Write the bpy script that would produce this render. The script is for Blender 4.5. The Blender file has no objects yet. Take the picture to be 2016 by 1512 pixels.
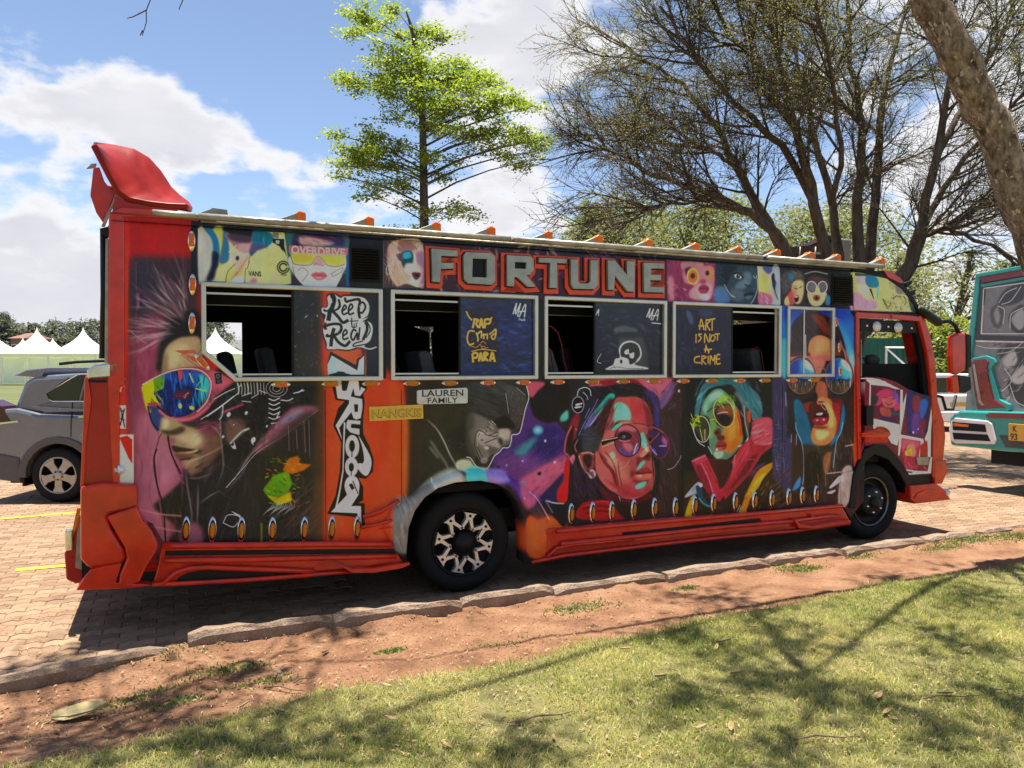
import bpy, bmesh, math, random
import numpy as np
from mathutils import Vector, Matrix
R = math.radians
scene = bpy.context.scene
COL = scene.collection
random.seed(11)
rng = np.random.default_rng(5)

# ---------------------------------------------------------------- camera, sky, sun, exposure
F, PCX, PCY, CAMH, PITCH = 1510., 1008., 756., 1.8, R(-1.37)
cam = bpy.data.cameras.new('camera'); cam_o = bpy.data.objects.new('camera', cam); COL.objects.link(cam_o)
cam.sensor_fit = 'HORIZONTAL'; cam.sensor_width = 36; cam.lens = 36*F/2016; cam.clip_start = .05; cam.clip_end = 3000
cam_o.location = (0, 0, CAMH); cam_o.rotation_euler = (R(90)+PITCH, 0, 0)
scene.camera = cam_o
SUNV = Vector((.085, -.10, -1)).normalized()                       # the way the sunlight travels
world = bpy.data.worlds.new('World'); scene.world = world; world.use_nodes = True
wn, wl = world.node_tree.nodes, world.node_tree.links
wn.clear()
SKY = .07
def N(nt, t, **k):
    n = nt.nodes.new(t)
    for a, v in k.items():
        if a.startswith('i_'): n.inputs[int(a[2:]) if a[2:].isdigit() else a[2:].replace('_', ' ')].default_value = v
        else: setattr(n, a, v)
    return n
nt = world.node_tree
sky = N(nt, 'ShaderNodeTexSky', sky_type='NISHITA', sun_disc=False, sun_elevation=math.asin(-SUNV.z), sun_rotation=math.atan2(-SUNV.x, -SUNV.y), altitude=1700, air_density=1.0, dust_density=.6, ozone_density=2.0)
tc = N(nt, 'ShaderNodeTexCoord')
def vmul(vec, s):
    m = N(nt, 'ShaderNodeVectorMath', operation='MULTIPLY'); wl.new(vec, m.inputs[0]); m.inputs[1].default_value = s; return m.outputs[0]
def fmath(op, a, b, clamp=False):
    m = N(nt, 'ShaderNodeMath', operation=op, use_clamp=clamp)
    for i, x in enumerate((a, b)):
        if hasattr(x, 'links'): wl.new(x, m.inputs[i])
        else: m.inputs[i].default_value = x
    return m.outputs[0]
dirv = tc.outputs['Generated']
n1 = N(nt, 'ShaderNodeTexNoise', i_Scale=6.5, i_Detail=10., i_Roughness=.55, i_Distortion=.15)
wl.new(vmul(dirv, (1, 1, 2.3)), n1.inputs['Vector'])
n2 = N(nt, 'ShaderNodeTexNoise', i_Scale=1.5, i_Detail=3., i_Roughness=.5)
mp = N(nt, 'ShaderNodeMapping'); mp.inputs['Location'].default_value = (3.1, 1.7, .4); mp.inputs['Scale'].default_value = (1, 1, 1.8); wl.new(dirv, mp.inputs['Vector']); wl.new(mp.outputs[0], n2.inputs['Vector'])
def cloud_bank(px, py, rx, ry, amt):
    """a bank of cloud round one bearing and elevation"""
    az = math.atan2(px-PCX, F); el = math.atan2(720-py, F)
    d = (math.sin(az)*math.cos(el), math.cos(az)*math.cos(el), math.sin(el))
    s = N(nt, 'ShaderNodeVectorMath', operation='SUBTRACT'); wl.new(dirv, s.inputs[0]); s.inputs[1].default_value = d
    v = vmul(s.outputs[0], (F/rx, F/rx, F/ry)); L = N(nt, 'ShaderNodeVectorMath', operation='LENGTH'); wl.new(v, L.inputs[0])
    f = fmath('SUBTRACT', 1.25, L.outputs['Value'], True); return fmath('MULTIPLY', f, amt)
dens = fmath('ADD', fmath('MULTIPLY', fmath('SUBTRACT', n1.outputs['Fac'], .15), 1.25), fmath('MULTIPLY', n2.outputs['Fac'], .18))
n4 = N(nt, 'ShaderNodeTexNoise', i_Scale=17., i_Detail=6., i_Roughness=.55); wl.new(vmul(dirv, (1, 1, 1.7)), n4.inputs['Vector']); dens = fmath('ADD', dens, fmath('MULTIPLY', fmath('SUBTRACT', n4.outputs['Fac'], .5), .55))
for b in ((20, 270, 260, 110, .2), (300, 230, 70, 45, .16), (180, 210, 150, 60, .14), (-60, 470, 420, 170, .26), (260, 300, 110, 70, .14), (435, 300, 120, 60, .36), (300, 370, 110, 60, .12), (615, 330, 95, 45, .32), (870, 405, 330, 75, .28), (1010, 150, 190, 150, .30), (1060, 30, 280, 120, .26), (1800, 130, 420, 300, .26), (1950, 430, 330, 120, .28), (700, 4, 110, 30, .26), (560, -6, 200, 30, .14), (300, 600, 500, 110, .22), (1000, 560, 700, 90, .16)):
    dens = fmath('ADD', dens, cloud_bank(*b))
for b in ((400, 90, 480, 130, -.34), (570, 260, 90, 60, -.16), (520, 400, 150, 50, -.12), (760, 240, 230, 110, -.22), (1350, 330, 260, 120, -.3), (1500, 120, 240, 180, -.2), (330, 390, 120, 40, -.1)):
    dens = fmath('ADD', dens, cloud_bank(*b))
sep = N(nt, 'ShaderNodeSeparateXYZ'); wl.new(dirv, sep.inputs[0])
hz = N(nt, 'ShaderNodeMapRange', interpolation_type='SMOOTHSTEP', i_1=.17, i_2=.0, i_3=0., i_4=.42); wl.new(sep.outputs['Z'], hz.inputs[0]); dens = fmath('ADD', dens, hz.outputs[0])   # far layer of hazy cloud all round the horizon
cr = N(nt, 'ShaderNodeMapRange', interpolation_type='SMOOTHSTEP', i_1=.60, i_2=.80); wl.new(dens, cr.inputs[0])
core = N(nt, 'ShaderNodeMapRange', interpolation_type='SMOOTHSTEP', i_1=.70, i_2=.95); wl.new(dens, core.inputs[0])
n3 = N(nt, 'ShaderNodeTexNoise', i_Scale=7., i_Detail=5., i_Roughness=.55); mp3 = N(nt, 'ShaderNodeMapping'); mp3.inputs['Location'].default_value = (.4, .2, .06); mp3.inputs['Scale'].default_value = (1, 1, 2.6); wl.new(dirv, mp3.inputs['Vector']); wl.new(mp3.outputs[0], n3.inputs['Vector'])
shade = fmath('MULTIPLY', core.outputs[0], fmath('MULTIPLY', n3.outputs['Fac'], 1.6), True)
CL = 5.3
ccol = N(nt, 'ShaderNodeMix', data_type='RGBA'); ccol.inputs[6].default_value = (CL*1.0, CL*1.0, CL*1.02, 1); ccol.inputs[7].default_value = (CL*.74, CL*.74, CL*.81, 1); wl.new(shade, ccol.inputs[0])
hsv = N(nt, 'ShaderNodeHueSaturation', i_Saturation=.92, i_Value=1.0); wl.new(sky.outputs[0], hsv.inputs['Color'])
mx = N(nt, 'ShaderNodeMix', data_type='RGBA'); wl.new(cr.outputs[0], mx.inputs[0]); wl.new(hsv.outputs[0], mx.inputs[6]); wl.new(ccol.outputs[2], mx.inputs[7])
bg = N(nt, 'ShaderNodeBackground', i_Strength=SKY); wl.new(mx.outputs[2], bg.inputs['Color'])
wo = N(nt, 'ShaderNodeOutputWorld'); wl.new(bg.outputs[0], wo.inputs[0])
sun = bpy.data.lights.new('sun', 'SUN'); sun.energy = 4.2; sun.angle = R(.55); sun.color = (1., .95, .86)
sun_o = bpy.data.objects.new('sun', sun); COL.objects.link(sun_o); sun_o.rotation_euler = SUNV.to_track_quat('-Z', 'Y').to_euler(); sun_o.location = (0, 0, 30)
vs = scene.view_settings; vs.view_transform = 'Standard'; vs.look = 'None'; vs.gamma = 1; vs.use_curve_mapping = False; vs.exposure = 1.42
scene.cycles.max_bounces = 8; scene.cycles.transparent_max_bounces = 12

# ---------------------------------------------------------------- where things stand
ANG = R(24); P0 = np.array([-93/F*6.04, 6.04, 0.])                 # bus frame: x along the bus, y away from the viewer
BD = np.array([math.cos(ANG), math.sin(ANG), 0]); BN = np.array([-math.sin(ANG), math.cos(ANG), 0])
CAMP = np.array([0, 0, CAMH])
def ray(px, py):
    x = (px-PCX)/F; y = -(py-PCY)/F; c, s = math.cos(PITCH), math.sin(PITCH)
    return np.array([x, c-y*s, s+y*c])
def S(px, py, t=0.):
    """bus-frame (x, z) of a point measured on the plane y=t of the bus side"""
    r = ray(px, py); k = ((P0-CAMP)@BN+t)/(r@BN); q = CAMP+k*r-P0
    return float(q@BD), float(q[2])
def at(px, py, Y):
    r = ray(px, py); q = CAMP+r*(Y/r[1]); return float(q[0]), float(q[1]), float(q[2])
def gnd(px, py, z=0.):
    r = ray(px, py); q = CAMP+r*((z-CAMH)/r[2]); return float(q[0]), float(q[1])
def B2W(s, t, z=0.):
    q = P0+BD*s+BN*t; return float(q[0]), float(q[1]), z

# ---------------------------------------------------------------- helpers
def tag(o, label=None, cat=None, group=None, kind=None):
    for k, v in (('label', label), ('category', cat), ('group', group), ('kind', kind)):
        if v: o[k] = v
    return o
def link(o, parent=None):
    COL.objects.link(o)
    if parent is not None: o.parent = parent
    return o
def empty(name, loc=(0, 0, 0), rz=0, **k):
    o = bpy.data.objects.new(name, None); o.location = loc; o.rotation_euler = (0, 0, rz); o.empty_display_size = .2
    return tag(link(o), **k)
def meshobj(name, v, f, mat, parent=None, smooth=False, bev=0, loc=None, uvs=None):
    me = bpy.data.meshes.new(name); me.from_pydata([tuple(map(float, p)) for p in v], [], f)
    if isinstance(mat, (list, tuple)):
        for m in mat: me.materials.append(m)
    elif mat: me.materials.append(mat)
    bm = bmesh.new(); bm.from_mesh(me); bmesh.ops.recalc_face_normals(bm, faces=bm.faces); bm.to_mesh(me); bm.free()
    if smooth:
        for p in me.polygons: p.use_smooth = True
    o = bpy.data.objects.new(name, me); link(o, parent)
    if loc is not None: o.location = loc
    if bev:
        b = o.modifiers.new('bevel', 'BEVEL'); b.width = bev; b.segments = 2; b.limit_method = 'ANGLE'; b.angle_limit = R(40)
        if smooth is None:
            for p in me.polygons: p.use_smooth = True
    return o
class MB:
    """collects boxes, prisms and tubes into one mesh"""
    def __init__(s): s.v, s.f = [], []
    def add(s, v, f):
        n = len(s.v); s.v += [tuple(map(float, p)) for p in v]; s.f += [[i+n for i in q] for q in f]; return s
    def box(s, x0, x1, y0, y1, z0, z1):
        return s.add([(x0, y0, z0), (x1, y0, z0), (x1, y1, z0), (x0, y1, z0), (x0, y0, z1), (x1, y0, z1), (x1, y1, z1), (x0, y1, z1)],
                     [[0, 3, 2, 1], [4, 5, 6, 7], [0, 1, 5, 4], [1, 2, 6, 5], [2, 3, 7, 6], [3, 0, 4, 7]])
    def prism(s, pts, y0, y1):
        """polygon in (x,z) swept from y0 to y1"""
        n = len(pts)
        return s.add([(x, y0, z) for x, z in pts]+[(x, y1, z) for x, z in pts], [list(range(n)), list(range(2*n-1, n-1, -1))]+[[i, i+n, (i+1) % n+n, (i+1) % n] for i in range(n)])
    def prismz(s, pts, z0, z1):
        n = len(pts)
        return s.add([(x, y, z0) for x, y in pts]+[(x, y, z1) for x, y in pts], [list(range(n-1, -1, -1)), list(range(n, 2*n))]+[[i, (i+1) % n, (i+1) % n+n, i+n] for i in range(n)])
    def tube(s, path, r, n=8, cap=True, ref=(0, 0, 1)):
        P = [Vector(p) for p in path]; m = len(P); rr = r if isinstance(r, (list, tuple)) else [r]*m
        v, f = [], []; prev = None
        for i in range(m):
            d = (P[min(i+1, m-1)]-P[max(i-1, 0)])
            d = d.normalized() if d.length > 1e-9 else Vector((0, 0, 1))
            a = prev if prev is not None else (Vector(ref) if abs(d.dot(Vector(ref))) < .95 else Vector((1, 0, 0)))
            u = (a-d*a.dot(d)).normalized(); w = d.cross(u); prev = u
            for k in range(n):
                t = 2*math.pi*(k+.5)/n; v.append(P[i]+u*math.cos(t)*rr[i]+w*math.sin(t)*rr[i])
        for i in range(m-1):
            for k in range(n): f.append([i*n+k, i*n+(k+1) % n, (i+1)*n+(k+1) % n, (i+1)*n+k])
        if cap: f.append(list(range(n-1, -1, -1))); f.append([(m-1)*n+k for k in range(n)])
        return s.add(v, f)
    def lathe(s, prof, n=24, axis='y', c=(0, 0, 0), a0=0, a1=2*math.pi):
        """profile of (radius, offset along axis)"""
        full = abs(a1-a0-2*math.pi) < 1e-6; m = len(prof); v = []; k = n if full else n+1
        for j in range(k):
            t = a0+(a1-a0)*j/n
            for r, h in prof:
                p = (r*math.cos(t), h, r*math.sin(t)) if axis == 'y' else ((r*math.cos(t), r*math.sin(t), h) if axis == 'z' else (h, r*math.cos(t), r*math.sin(t)))
                v.append((p[0]+c[0], p[1]+c[1], p[2]+c[2]))
        f = [[j*m+i, j*m+i+1, ((j+1) % k)*m+i+1, ((j+1) % k)*m+i] for j in range(n) for i in range(m-1)]
        return s.add(v, f)
    def build(s, name, mat, parent=None, smooth=False, bev=0, loc=None): return meshobj(name, s.v, s.f, mat, parent, smooth, bev, loc)
def children(o): return [c for c in bpy.data.objects if c.parent == o]
def copy_tree(o, parent=None):
    c = o.copy(); COL.objects.link(c)
    if parent is not None: c.parent = parent
    for ch in children(o): copy_tree(ch, c)
    return c

# ---------------------------------------------------------------- materials
def mat(name, c, rough=.6, metal=0., var=.15, vs=6., bump=0., bs=40., coat=0., emit=0, trans=0., spec=.5, c2=None, alpha=1.):
    m = bpy.data.materials.new(name); m.use_nodes = True; nt = m.node_tree; b = nt.nodes['Principled BSDF']
    tc = N(nt, 'ShaderNodeTexCoord'); no = N(nt, 'ShaderNodeTexNoise', i_Scale=vs, i_Detail=6., i_Roughness=.6); nt.links.new(tc.outputs['Object'], no.inputs['Vector'])
    mr = N(nt, 'ShaderNodeMapRange', i_1=.3, i_2=.7); nt.links.new(no.outputs['Fac'], mr.inputs[0])
    mx = N(nt, 'ShaderNodeMix', data_type='RGBA'); mx.inputs[6].default_value = (*[max(0, x*(1-var)) for x in c], 1); mx.inputs[7].default_value = (*(c2 or [min(1, x*(1+var)) for x in c]), 1)
    nt.links.new(mr.outputs[0], mx.inputs[0]); nt.links.new(mx.outputs[2], b.inputs['Base Color'])
    b.inputs['Roughness'].default_value = rough; b.inputs['Metallic'].default_value = metal; b.inputs['Coat Weight'].default_value = coat; b.inputs['Coat Roughness'].default_value = .06
    b.inputs['Transmission Weight'].default_value = trans; b.inputs['Specular IOR Level'].default_value = spec; b.inputs['Alpha'].default_value = alpha
    if rough > .05:
        rr = N(nt, 'ShaderNodeMapRange', i_1=.25, i_2=.75, i_3=max(.02, rough*.8), i_4=min(1, rough*1.25)); nt.links.new(no.outputs['Fac'], rr.inputs[0]); nt.links.new(rr.outputs[0], b.inputs['Roughness'])
    if bump:
        n2 = N(nt, 'ShaderNodeTexNoise', i_Scale=bs, i_Detail=5.); nt.links.new(tc.outputs['Object'], n2.inputs['Vector'])
        bp = N(nt, 'ShaderNodeBump', i_Strength=bump, i_Distance=.02); nt.links.new(n2.outputs['Fac'], bp.inputs['Height']); nt.links.new(bp.outputs[0], b.inputs['Normal'])
    return m
def leafmat(name, c, c2, trans=.35, rough=.5):
    """leaf: colour varies from face to face, some light passes through"""
    m = bpy.data.materials.new(name); m.use_nodes = True; nt = m.node_tree; b = nt.nodes['Principled BSDF']; out = nt.nodes['Material Output']
    g = N(nt, 'ShaderNodeNewGeometry'); mx = N(nt, 'ShaderNodeMix', data_type='RGBA'); mx.inputs[6].default_value = (*c, 1); mx.inputs[7].default_value = (*c2, 1)
    nt.links.new(g.outputs['Random Per Island'], mx.inputs[0]); nt.links.new(mx.outputs[2], b.inputs['Base Color']); b.inputs['Roughness'].default_value = rough
    t = N(nt, 'ShaderNodeBsdfTranslucent'); ml = N(nt, 'ShaderNodeMix', data_type='RGBA', blend_type='MULTIPLY', i_0=1.); ml.inputs[7].default_value = (1.5, 1.5, .8, 1); nt.links.new(mx.outputs[2], ml.inputs[6]); nt.links.new(ml.outputs[2], t.inputs[0])
    ms = N(nt, 'ShaderNodeMixShader', i_0=trans); nt.links.new(b.outputs[0], ms.inputs[1]); nt.links.new(t.outputs[0], ms.inputs[2]); nt.links.new(ms.outputs[0], out.inputs[0])
    return m
M = {}
RED = (.62, .028, .008)
M['red'] = mat('red_paint', RED, .22, 0, .22, 7, .05, 9, .45, spec=.35)
M['red_dark'] = mat('deep_red_paint', (.40, .014, .006), .26, 0, .15, 3, .03, 18, .15, spec=.35)
M['black'] = mat('black_plastic', (.006, .006, .0065), .5, 0, .3, 8, spec=.3)
M['black_metal'] = mat('black_metal', (.012, .011, .010), .5, .2, .4, 9, .05, spec=.3)
M['steel'] = mat('brushed_steel', (.66, .62, .54), .34, .75, .12, 6)
M['galv'] = mat('weathered_aluminium', (.36, .32, .25), .45, .5, .35, 9, .15, 30)
M['chrome'] = mat('chrome', (.82, .80, .75), .1, 1, .06, 10)
M['amber'] = mat('amber_lens', (.62, .19, .006), .3, 0, .25, 60, .3, 120, .0, spec=.3)
M['amber_hot'] = mat('orange_lens', (.80, .15, .008), .3, 0, .25, 50, .2, 100, 0., spec=.3)
M['rubber'] = mat('tyre_rubber', (.009, .0085, .008), .75, 0, .35, 12, .2, 60, spec=.25)
M['seat'] = mat('grey_seat_cloth', (.12, .12, .12), .8, 0, .3, 20, .2, 80)
M['piping'] = mat('red_piping', (.35, .04, .06), .5)
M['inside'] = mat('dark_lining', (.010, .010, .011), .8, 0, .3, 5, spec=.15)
M['white'] = mat('white_paint', (.78, .78, .76), .35, 0, .06, 5, 0, 40, .3)
M['lens_clear'] = mat('clear_lens', (.75, .76, .76), .12, .6, .3, 60, .4, 90)
# ---------------------------------------------------------------- mural painter
# A small polygon rasteriser: the bus is covered with airbrushed murals (flat print),
# painted here shape by shape into one picture that covers the bus side panel.
class Painter:
    def __init__(s, W, H, tf, base=(0.02, 0.02, 0.02)):
        s.W, s.H, s.tf = W, H, tf
        s.im = np.empty((H, W, 3), np.float32); s.im[:] = base
        s.o = (0., 0., 1.); s.r = random.Random(7); s.clip = None
    def org(s, x, y, k=5.04): s.o = (x, y, k)
    def raw(s, t):
        if isinstance(t, str): t = [float(v) for v in t.replace(',', ' ').split()]
        a = np.array(t, float).reshape(-1, 2)
        return a / s.o[2] + np.array(s.o[:2])
    def smooth(s, a, closed, n=6):
        m = len(a)
        if m < 3: return a
        if closed: q = np.vstack([a[-1], a, a[0], a[1]])
        else: q = np.vstack([2*a[0]-a[1], a, 2*a[-1]-a[-2]])
        out = []
        t = np.linspace(0, 1, n, endpoint=False)[:, None]
        for i in range(m if closed else m-1):
            p0, p1, p2, p3 = q[i], q[i+1], q[i+2], q[i+3]
            out.append(.5*((2*p1)+(p2-p0)*t+(2*p0-5*p1+4*p2-p3)*t*t+(3*p1-p0-3*p2+p3)*t**3))
        if not closed: out.append(a[-1:])
        return np.vstack(out)
    def cov(s, polys, pad=0):
        """exact-ish coverage of polygons given in canvas coordinates -> (x0,y0,mask)"""
        al = np.vstack(polys)
        x0 = max(0, int(math.floor(al[:, 0].min()))-2-pad); x1 = min(s.W, int(math.ceil(al[:, 0].max()))+3+pad)
        y0 = max(0, int(math.floor(al[:, 1].min()))-2-pad); y1 = min(s.H, int(math.ceil(al[:, 1].max()))+3+pad)
        if x1 <= x0 or y1 <= y0: return None
        w, h = x1-x0, y1-y0; SS = 3
        buf = np.zeros((h*SS, w+2), np.float32)
        for P in polys:
            Q = np.roll(P, -1, 0)
            for (ax, ay), (bx, by) in zip(P, Q):
                if ay == by: continue
                d = 1.
                if ay > by: ax, ay, bx, by = bx, by, ax, ay; d = -1.
                r0 = max(0, int(math.ceil((ay-y0)*SS-.5))); r1 = min(h*SS, int(math.ceil((by-y0)*SS-.5)))
                if r1 <= r0: continue
                r = np.arange(r0, r1)
                x = ax+((r+.5)/SS+y0-ay)*(bx-ax)/(by-ay)-x0
                x = np.clip(x, 0, w); i = x.astype(int); f = x-i
                buf[r, i] += d*(1-f); buf[r, i+1] += d*f
        m = np.clip(np.abs(np.cumsum(buf, 1)[:, :w]), 0, 1).reshape(h, SS, w).mean(1)
        return x0, y0, m
    def blur(s, m, r):
        r = int(max(1, round(r)))
        for ax in (0, 1):
            for _ in range(2):
                c = np.cumsum(np.pad(m, [(r+1, r) if k == ax else (0, 0) for k in (0, 1)], mode='edge'), ax)
                n = m.shape[ax]
                m = (np.take(c, np.arange(2*r+1, 2*r+1+n), ax)-np.take(c, np.arange(0, n), ax))/(2*r+1)
        return m
    def put(s, col, polys, b=0, a=1., grad=None):
        pad = int(b*2.2)+1 if b else 0
        c = s.cov(polys, pad)
        if c is None: return
        x0, y0, m = c
        if b: m = s.blur(m, b)
        m = (m*a)[..., None]
        if s.clip is not None: m = m*s.clip[y0:y0+m.shape[0], x0:x0+m.shape[1], None]
        reg = s.im[y0:y0+m.shape[0], x0:x0+m.shape[1]]
        cc = hexc(col)
        if grad:
            c2, (gx0, gy0), (gx1, gy1) = hexc(grad[0]), grad[1], grad[2]
            yy, xx = np.mgrid[y0:y0+m.shape[0], x0:x0+m.shape[1]]
            t = ((xx-gx0)*(gx1-gx0)+(yy-gy0)*(gy1-gy0))/max(1e-6, (gx1-gx0)**2+(gy1-gy0)**2)
            t = np.clip(t, 0, 1)[..., None]
            cc = cc*(1-t)+c2*t
        reg += (cc-reg)*m
    def loc(s, a): return s.tf(a)
    def sc(s):                                  # canvas px per crop unit, near the origin of the crop
        a = s.tf(np.array([[s.o[0]+150, s.o[1]+150], [s.o[0]+150, s.o[1]+190]]))
        return abs(a[1, 1]-a[0, 1])/40/s.o[2]
    def p(s, col, pts, b=0, a=1., sm=True, grad=None):
        P = s.raw(pts)
        if b >= 3: b = b*1.15+.6
        if sm: P = s.smooth(P, True)
        if grad:
            gp = s.loc(s.raw(grad[1])); grad = (grad[0], gp[0], gp[1])
        s.put(col, [s.loc(P)], b*s.sc(), a, grad)
    def q(s, col, pts, b=0, a=1., grad=None): s.p(col, pts, b, a, False, grad)
    def l(s, col, pts, w=6, b=0, a=1., tap=False, sm=True):
        P = s.raw(pts)
        if sm: P = s.smooth(P, False)
        P = s.loc(P); w = max(w*s.sc(), .8)/2
        d = np.gradient(P, axis=0); d /= np.maximum(1e-6, np.hypot(d[:, 0], d[:, 1]))[:, None]
        n = np.stack([-d[:, 1], d[:, 0]], 1)
        ww = np.full(len(P), w)
        if tap: ww = w*np.clip(np.sin(np.linspace(0.25, math.pi-.05, len(P))), .12, 1)
        s.put(col, [np.vstack([P+n*ww[:, None], (P-n*ww[:, None])[::-1]])], b*s.sc(), a)
    def e(s, col, cx, cy, rx, ry, rot=0, b=0, a=1., ring=0):
        t = np.linspace(0, 2*math.pi, 28, endpoint=False); r = math.radians(rot)
        X = np.cos(t); Y = np.sin(t)
        f = lambda rx, ry: s.loc(np.stack([cx+X*rx*math.cos(r)-Y*ry*math.sin(r), cy+X*rx*math.sin(r)+Y*ry*math.cos(r)], 1)/s.o[2]+np.array(s.o[:2]))
        pl = [f(rx, ry)]
        if ring: pl.append(f(rx-ring, ry-ring)[::-1])
        s.put(col, pl, b*s.sc(), a)
    def h(s, cols, x0, y0, x1, y1, n, ang, ln, w, a=.8, jit=15, b=0):
        """n airbrush streaks scattered in a box"""
        cols = cols.split()
        for i in range(n):
            x = s.r.uniform(x0, x1); y = s.r.uniform(y0, y1); t = math.radians(ang+s.r.uniform(-jit, jit)); L = ln*s.r.uniform(.4, 1)
            k = s.r.uniform(-.12, .12)*L
            dx, dy = math.cos(t)*L/2, math.sin(t)*L/2
            s.l(cols[i % len(cols)], [x-dx, y-dy, x+k*math.sin(t), y-k*math.cos(t), x+dx, y+dy], w*s.r.uniform(.5, 1.2), b, a*s.r.uniform(.5, 1), True)
    def setclip(s, pts, b=0, sm=False):
        s.clip = None
        if pts is None: return
        P = s.raw(pts)
        if sm: P = s.smooth(P, True)
        m = np.zeros((s.H, s.W), np.float32)
        x0, y0, c = s.cov([s.loc(P)], 4)
        if b: c = s.blur(c, b*s.sc())
        m[y0:y0+c.shape[0], x0:x0+c.shape[1]] = c
        s.clip = m
def hexc(h):
    h = h.lstrip('#')
    if len(h) == 3: h = ''.join(c*2 for c in h)
    return np.array([int(h[i:i+2], 16)/255 for i in (0, 2, 4)], np.float32)
def paint_mural(P):
    p, q, l, e, h, o = P.p, P.q, P.l, P.e, P.h, P.org
    def W(*a, **k):
        for t in a[1]: l(a[0], t, *a[2:], **k)
    # ---- base fields, photo pixels (k=1)
    o(0, 0, 1)
    q('#a01a10', '100 300 700 300 700 1300 100 1300')
    q('#1d1a1b', '600 300 1950 300 1950 1300 600 1300')
    q('#8a120b', '236 400 400 400 400 510 236 510', 6)
    l('#b8301a', '248 440 246 640 244 800 246 960', 9, 4, .7)
    # ---- rear panel: mohawk rider with mirrored goggles
    o(230, 500, 2.607)
    q('#2a2024', '62 14 420 14 420 600 1040 600 1040 1560 62 1560', 14)
    q('#6c2c3e', '62 330 230 300 330 560 330 900 420 1000 440 1560 62 1560', 26)
    p('#8a4a58', '110 860 230 860 300 960 340 1130 300 1340 250 1500 110 1500', 16)
    p('#a06470', '190 900 260 930 310 1100 270 1180 180 1180', 14, .6)
    h('#7c3446 #94505f #4a1c2c #a0606c', 70, 330, 250, 1450, 70, 90, 190, 5, .5, 6, 1)
    p('#26222a', '70 70 240 60 300 180 130 330 90 420 70 420', 22)
    h('#3a3038 #16181c', 70, 60, 200, 420, 40, 86, 160, 5, .7, 8, 1)
    p('#141415', '222 600 206 560 226 420 262 350 330 318 420 300 430 560', 9)
    for i in range(190):                                      # mohawk streaks fanning from the crown
        t = P.r.random(); a = math.radians(98+105*t); r0 = P.r.uniform(10, 190); r1 = P.r.uniform(70, 230)
        bx, by = 375-70*t, 330+90*t; k = P.r.uniform(-.1, .16)
        l(['#c4a8ac', '#94606f', '#e0ccce', '#6f3046', '#2a2028', '#a8888c', '#7a4454'][i % 7], [bx+r0*math.cos(a), by-r0*math.sin(a), bx+(r0+r1/2)*math.cos(a+k), by-(r0+r1/2)*math.sin(a+k), bx+(r0+r1)*math.cos(a+1.6*k), by-(r0+r1)*math.sin(a+1.6*k)], P.r.uniform(1.2, 3.8), .5, P.r.uniform(.4, .9), True)
    l('#b05a78', '108 200 110 280', 8, 1, .7); l('#a85a70', '75 400 150 460', 5, 0, .8); l('#a85a70', '98 40 100 330', 2, 0, .6)
    p('#8e7556', '240 620 238 540 254 480 300 440 360 424 430 440 430 600 330 590', 3)
    p('#b09670', '260 590 270 500 340 455 370 500 330 560', 10, .7)
    p('#5a4234', '240 610 242 540 258 500 258 600', 6, .8)
    h('#6a5040 #c0a880', 262, 470, 400, 580, 24, 70, 40, 3, .5, 30)
    q('#a04034', '292 496 400 492 430 560 396 552 330 510'); q('#8e7556', '330 516 395 508 400 525'); l('#4a2a24', '330 515 430 590', 2); l('#4a2a24', '400 530 440 480', 2)
    # goggles
    p('#171113', '440 640 640 560 700 700 640 850 460 850 420 800', 4)
    p('#843040', '130 672 210 625 290 592 360 580 440 580 520 606 600 652 608 660 540 706 490 750 470 800 400 850 330 862 270 850 205 790 165 800', 1)
    p('#a84858', '470 600 530 615 590 655 530 690 490 690', 6, .7)
    q('#15161a', '500 612 536 610 540 664 508 668'); e('#5a5a60', 518, 628, 9, 11, 0); e('#101014', 518, 628, 5, 7); q('#303238', '512 645 530 644 532 660 515 662')
    p('#0b1a48', '132 676 210 632 290 604 350 596 420 604 466 640 474 690 452 750 410 800 350 832 290 835 240 800 200 760 150 760', 0)
    P.setclip('132 676 210 632 290 604 350 596 420 604 466 640 474 690 452 750 410 800 350 832 290 835 240 800 200 760 150 760', sm=True)
    q('#b09a0c', '120 670 200 630 190 720 230 790 160 790'); q('#4f7a10', '185 640 250 610 240 690 195 710'); p('#1d3c86', '240 620 330 600 420 600 440 680 300 660', 5); p('#2b8f9a', '420 620 480 640 480 720 440 760 420 700', 6)
    h('#0d2f8a #123c9c #071022 #1c63b8 #050a18', 230, 600, 460, 830, 90, 88, 90, 8, .9, 12)
    h('#1f8d98 #34b0a8 #0d5c80', 390, 620, 470, 790, 26, 84, 80, 6, .8, 10)
    q('#a8343c', '312 600 338 598 336 640 320 656'); h('#6da020 #c8c020 #101010', 140, 650, 240, 770, 16, 70, 60, 8, .7, 30)
    l('#b8c040', '372 610 392 660', 6); l('#b0b838', '402 690 462 704', 6); l('#7ab0a0', '404 684 440 640', 3); e('#3c1626', 340, 722, 48, 26, -8, 3); l('#c0a0b0', '342 730 368 712', 4); l('#c0a0b0', '345 742 360 722', 3); h('#20060e #70304a', 300, 700, 380, 745, 14, 20, 40, 4, .7)
    e('#a8b828', 385, 790, 14, 10, 20); e('#b0a818', 325, 780, 9, 14)
    P.setclip(None)
    l('#d9c6b6', '130 672 210 628 290 598 360 588 430 598 476 640 482 692 460 760 412 812', 5)
    p('#243058', '160 790 210 790 255 820 270 845 230 870 212 910 185 880', 2); l('#b89a10', '132 680 150 770 170 815', 12, 1); l('#0d1022', '158 780 180 860 214 905', 7)
    l('#b05060', '215 800 260 838 330 852 400 836 460 790 500 745', 13, 1); l('#1a0c10', '205 780 250 815 280 835', 8)
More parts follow.
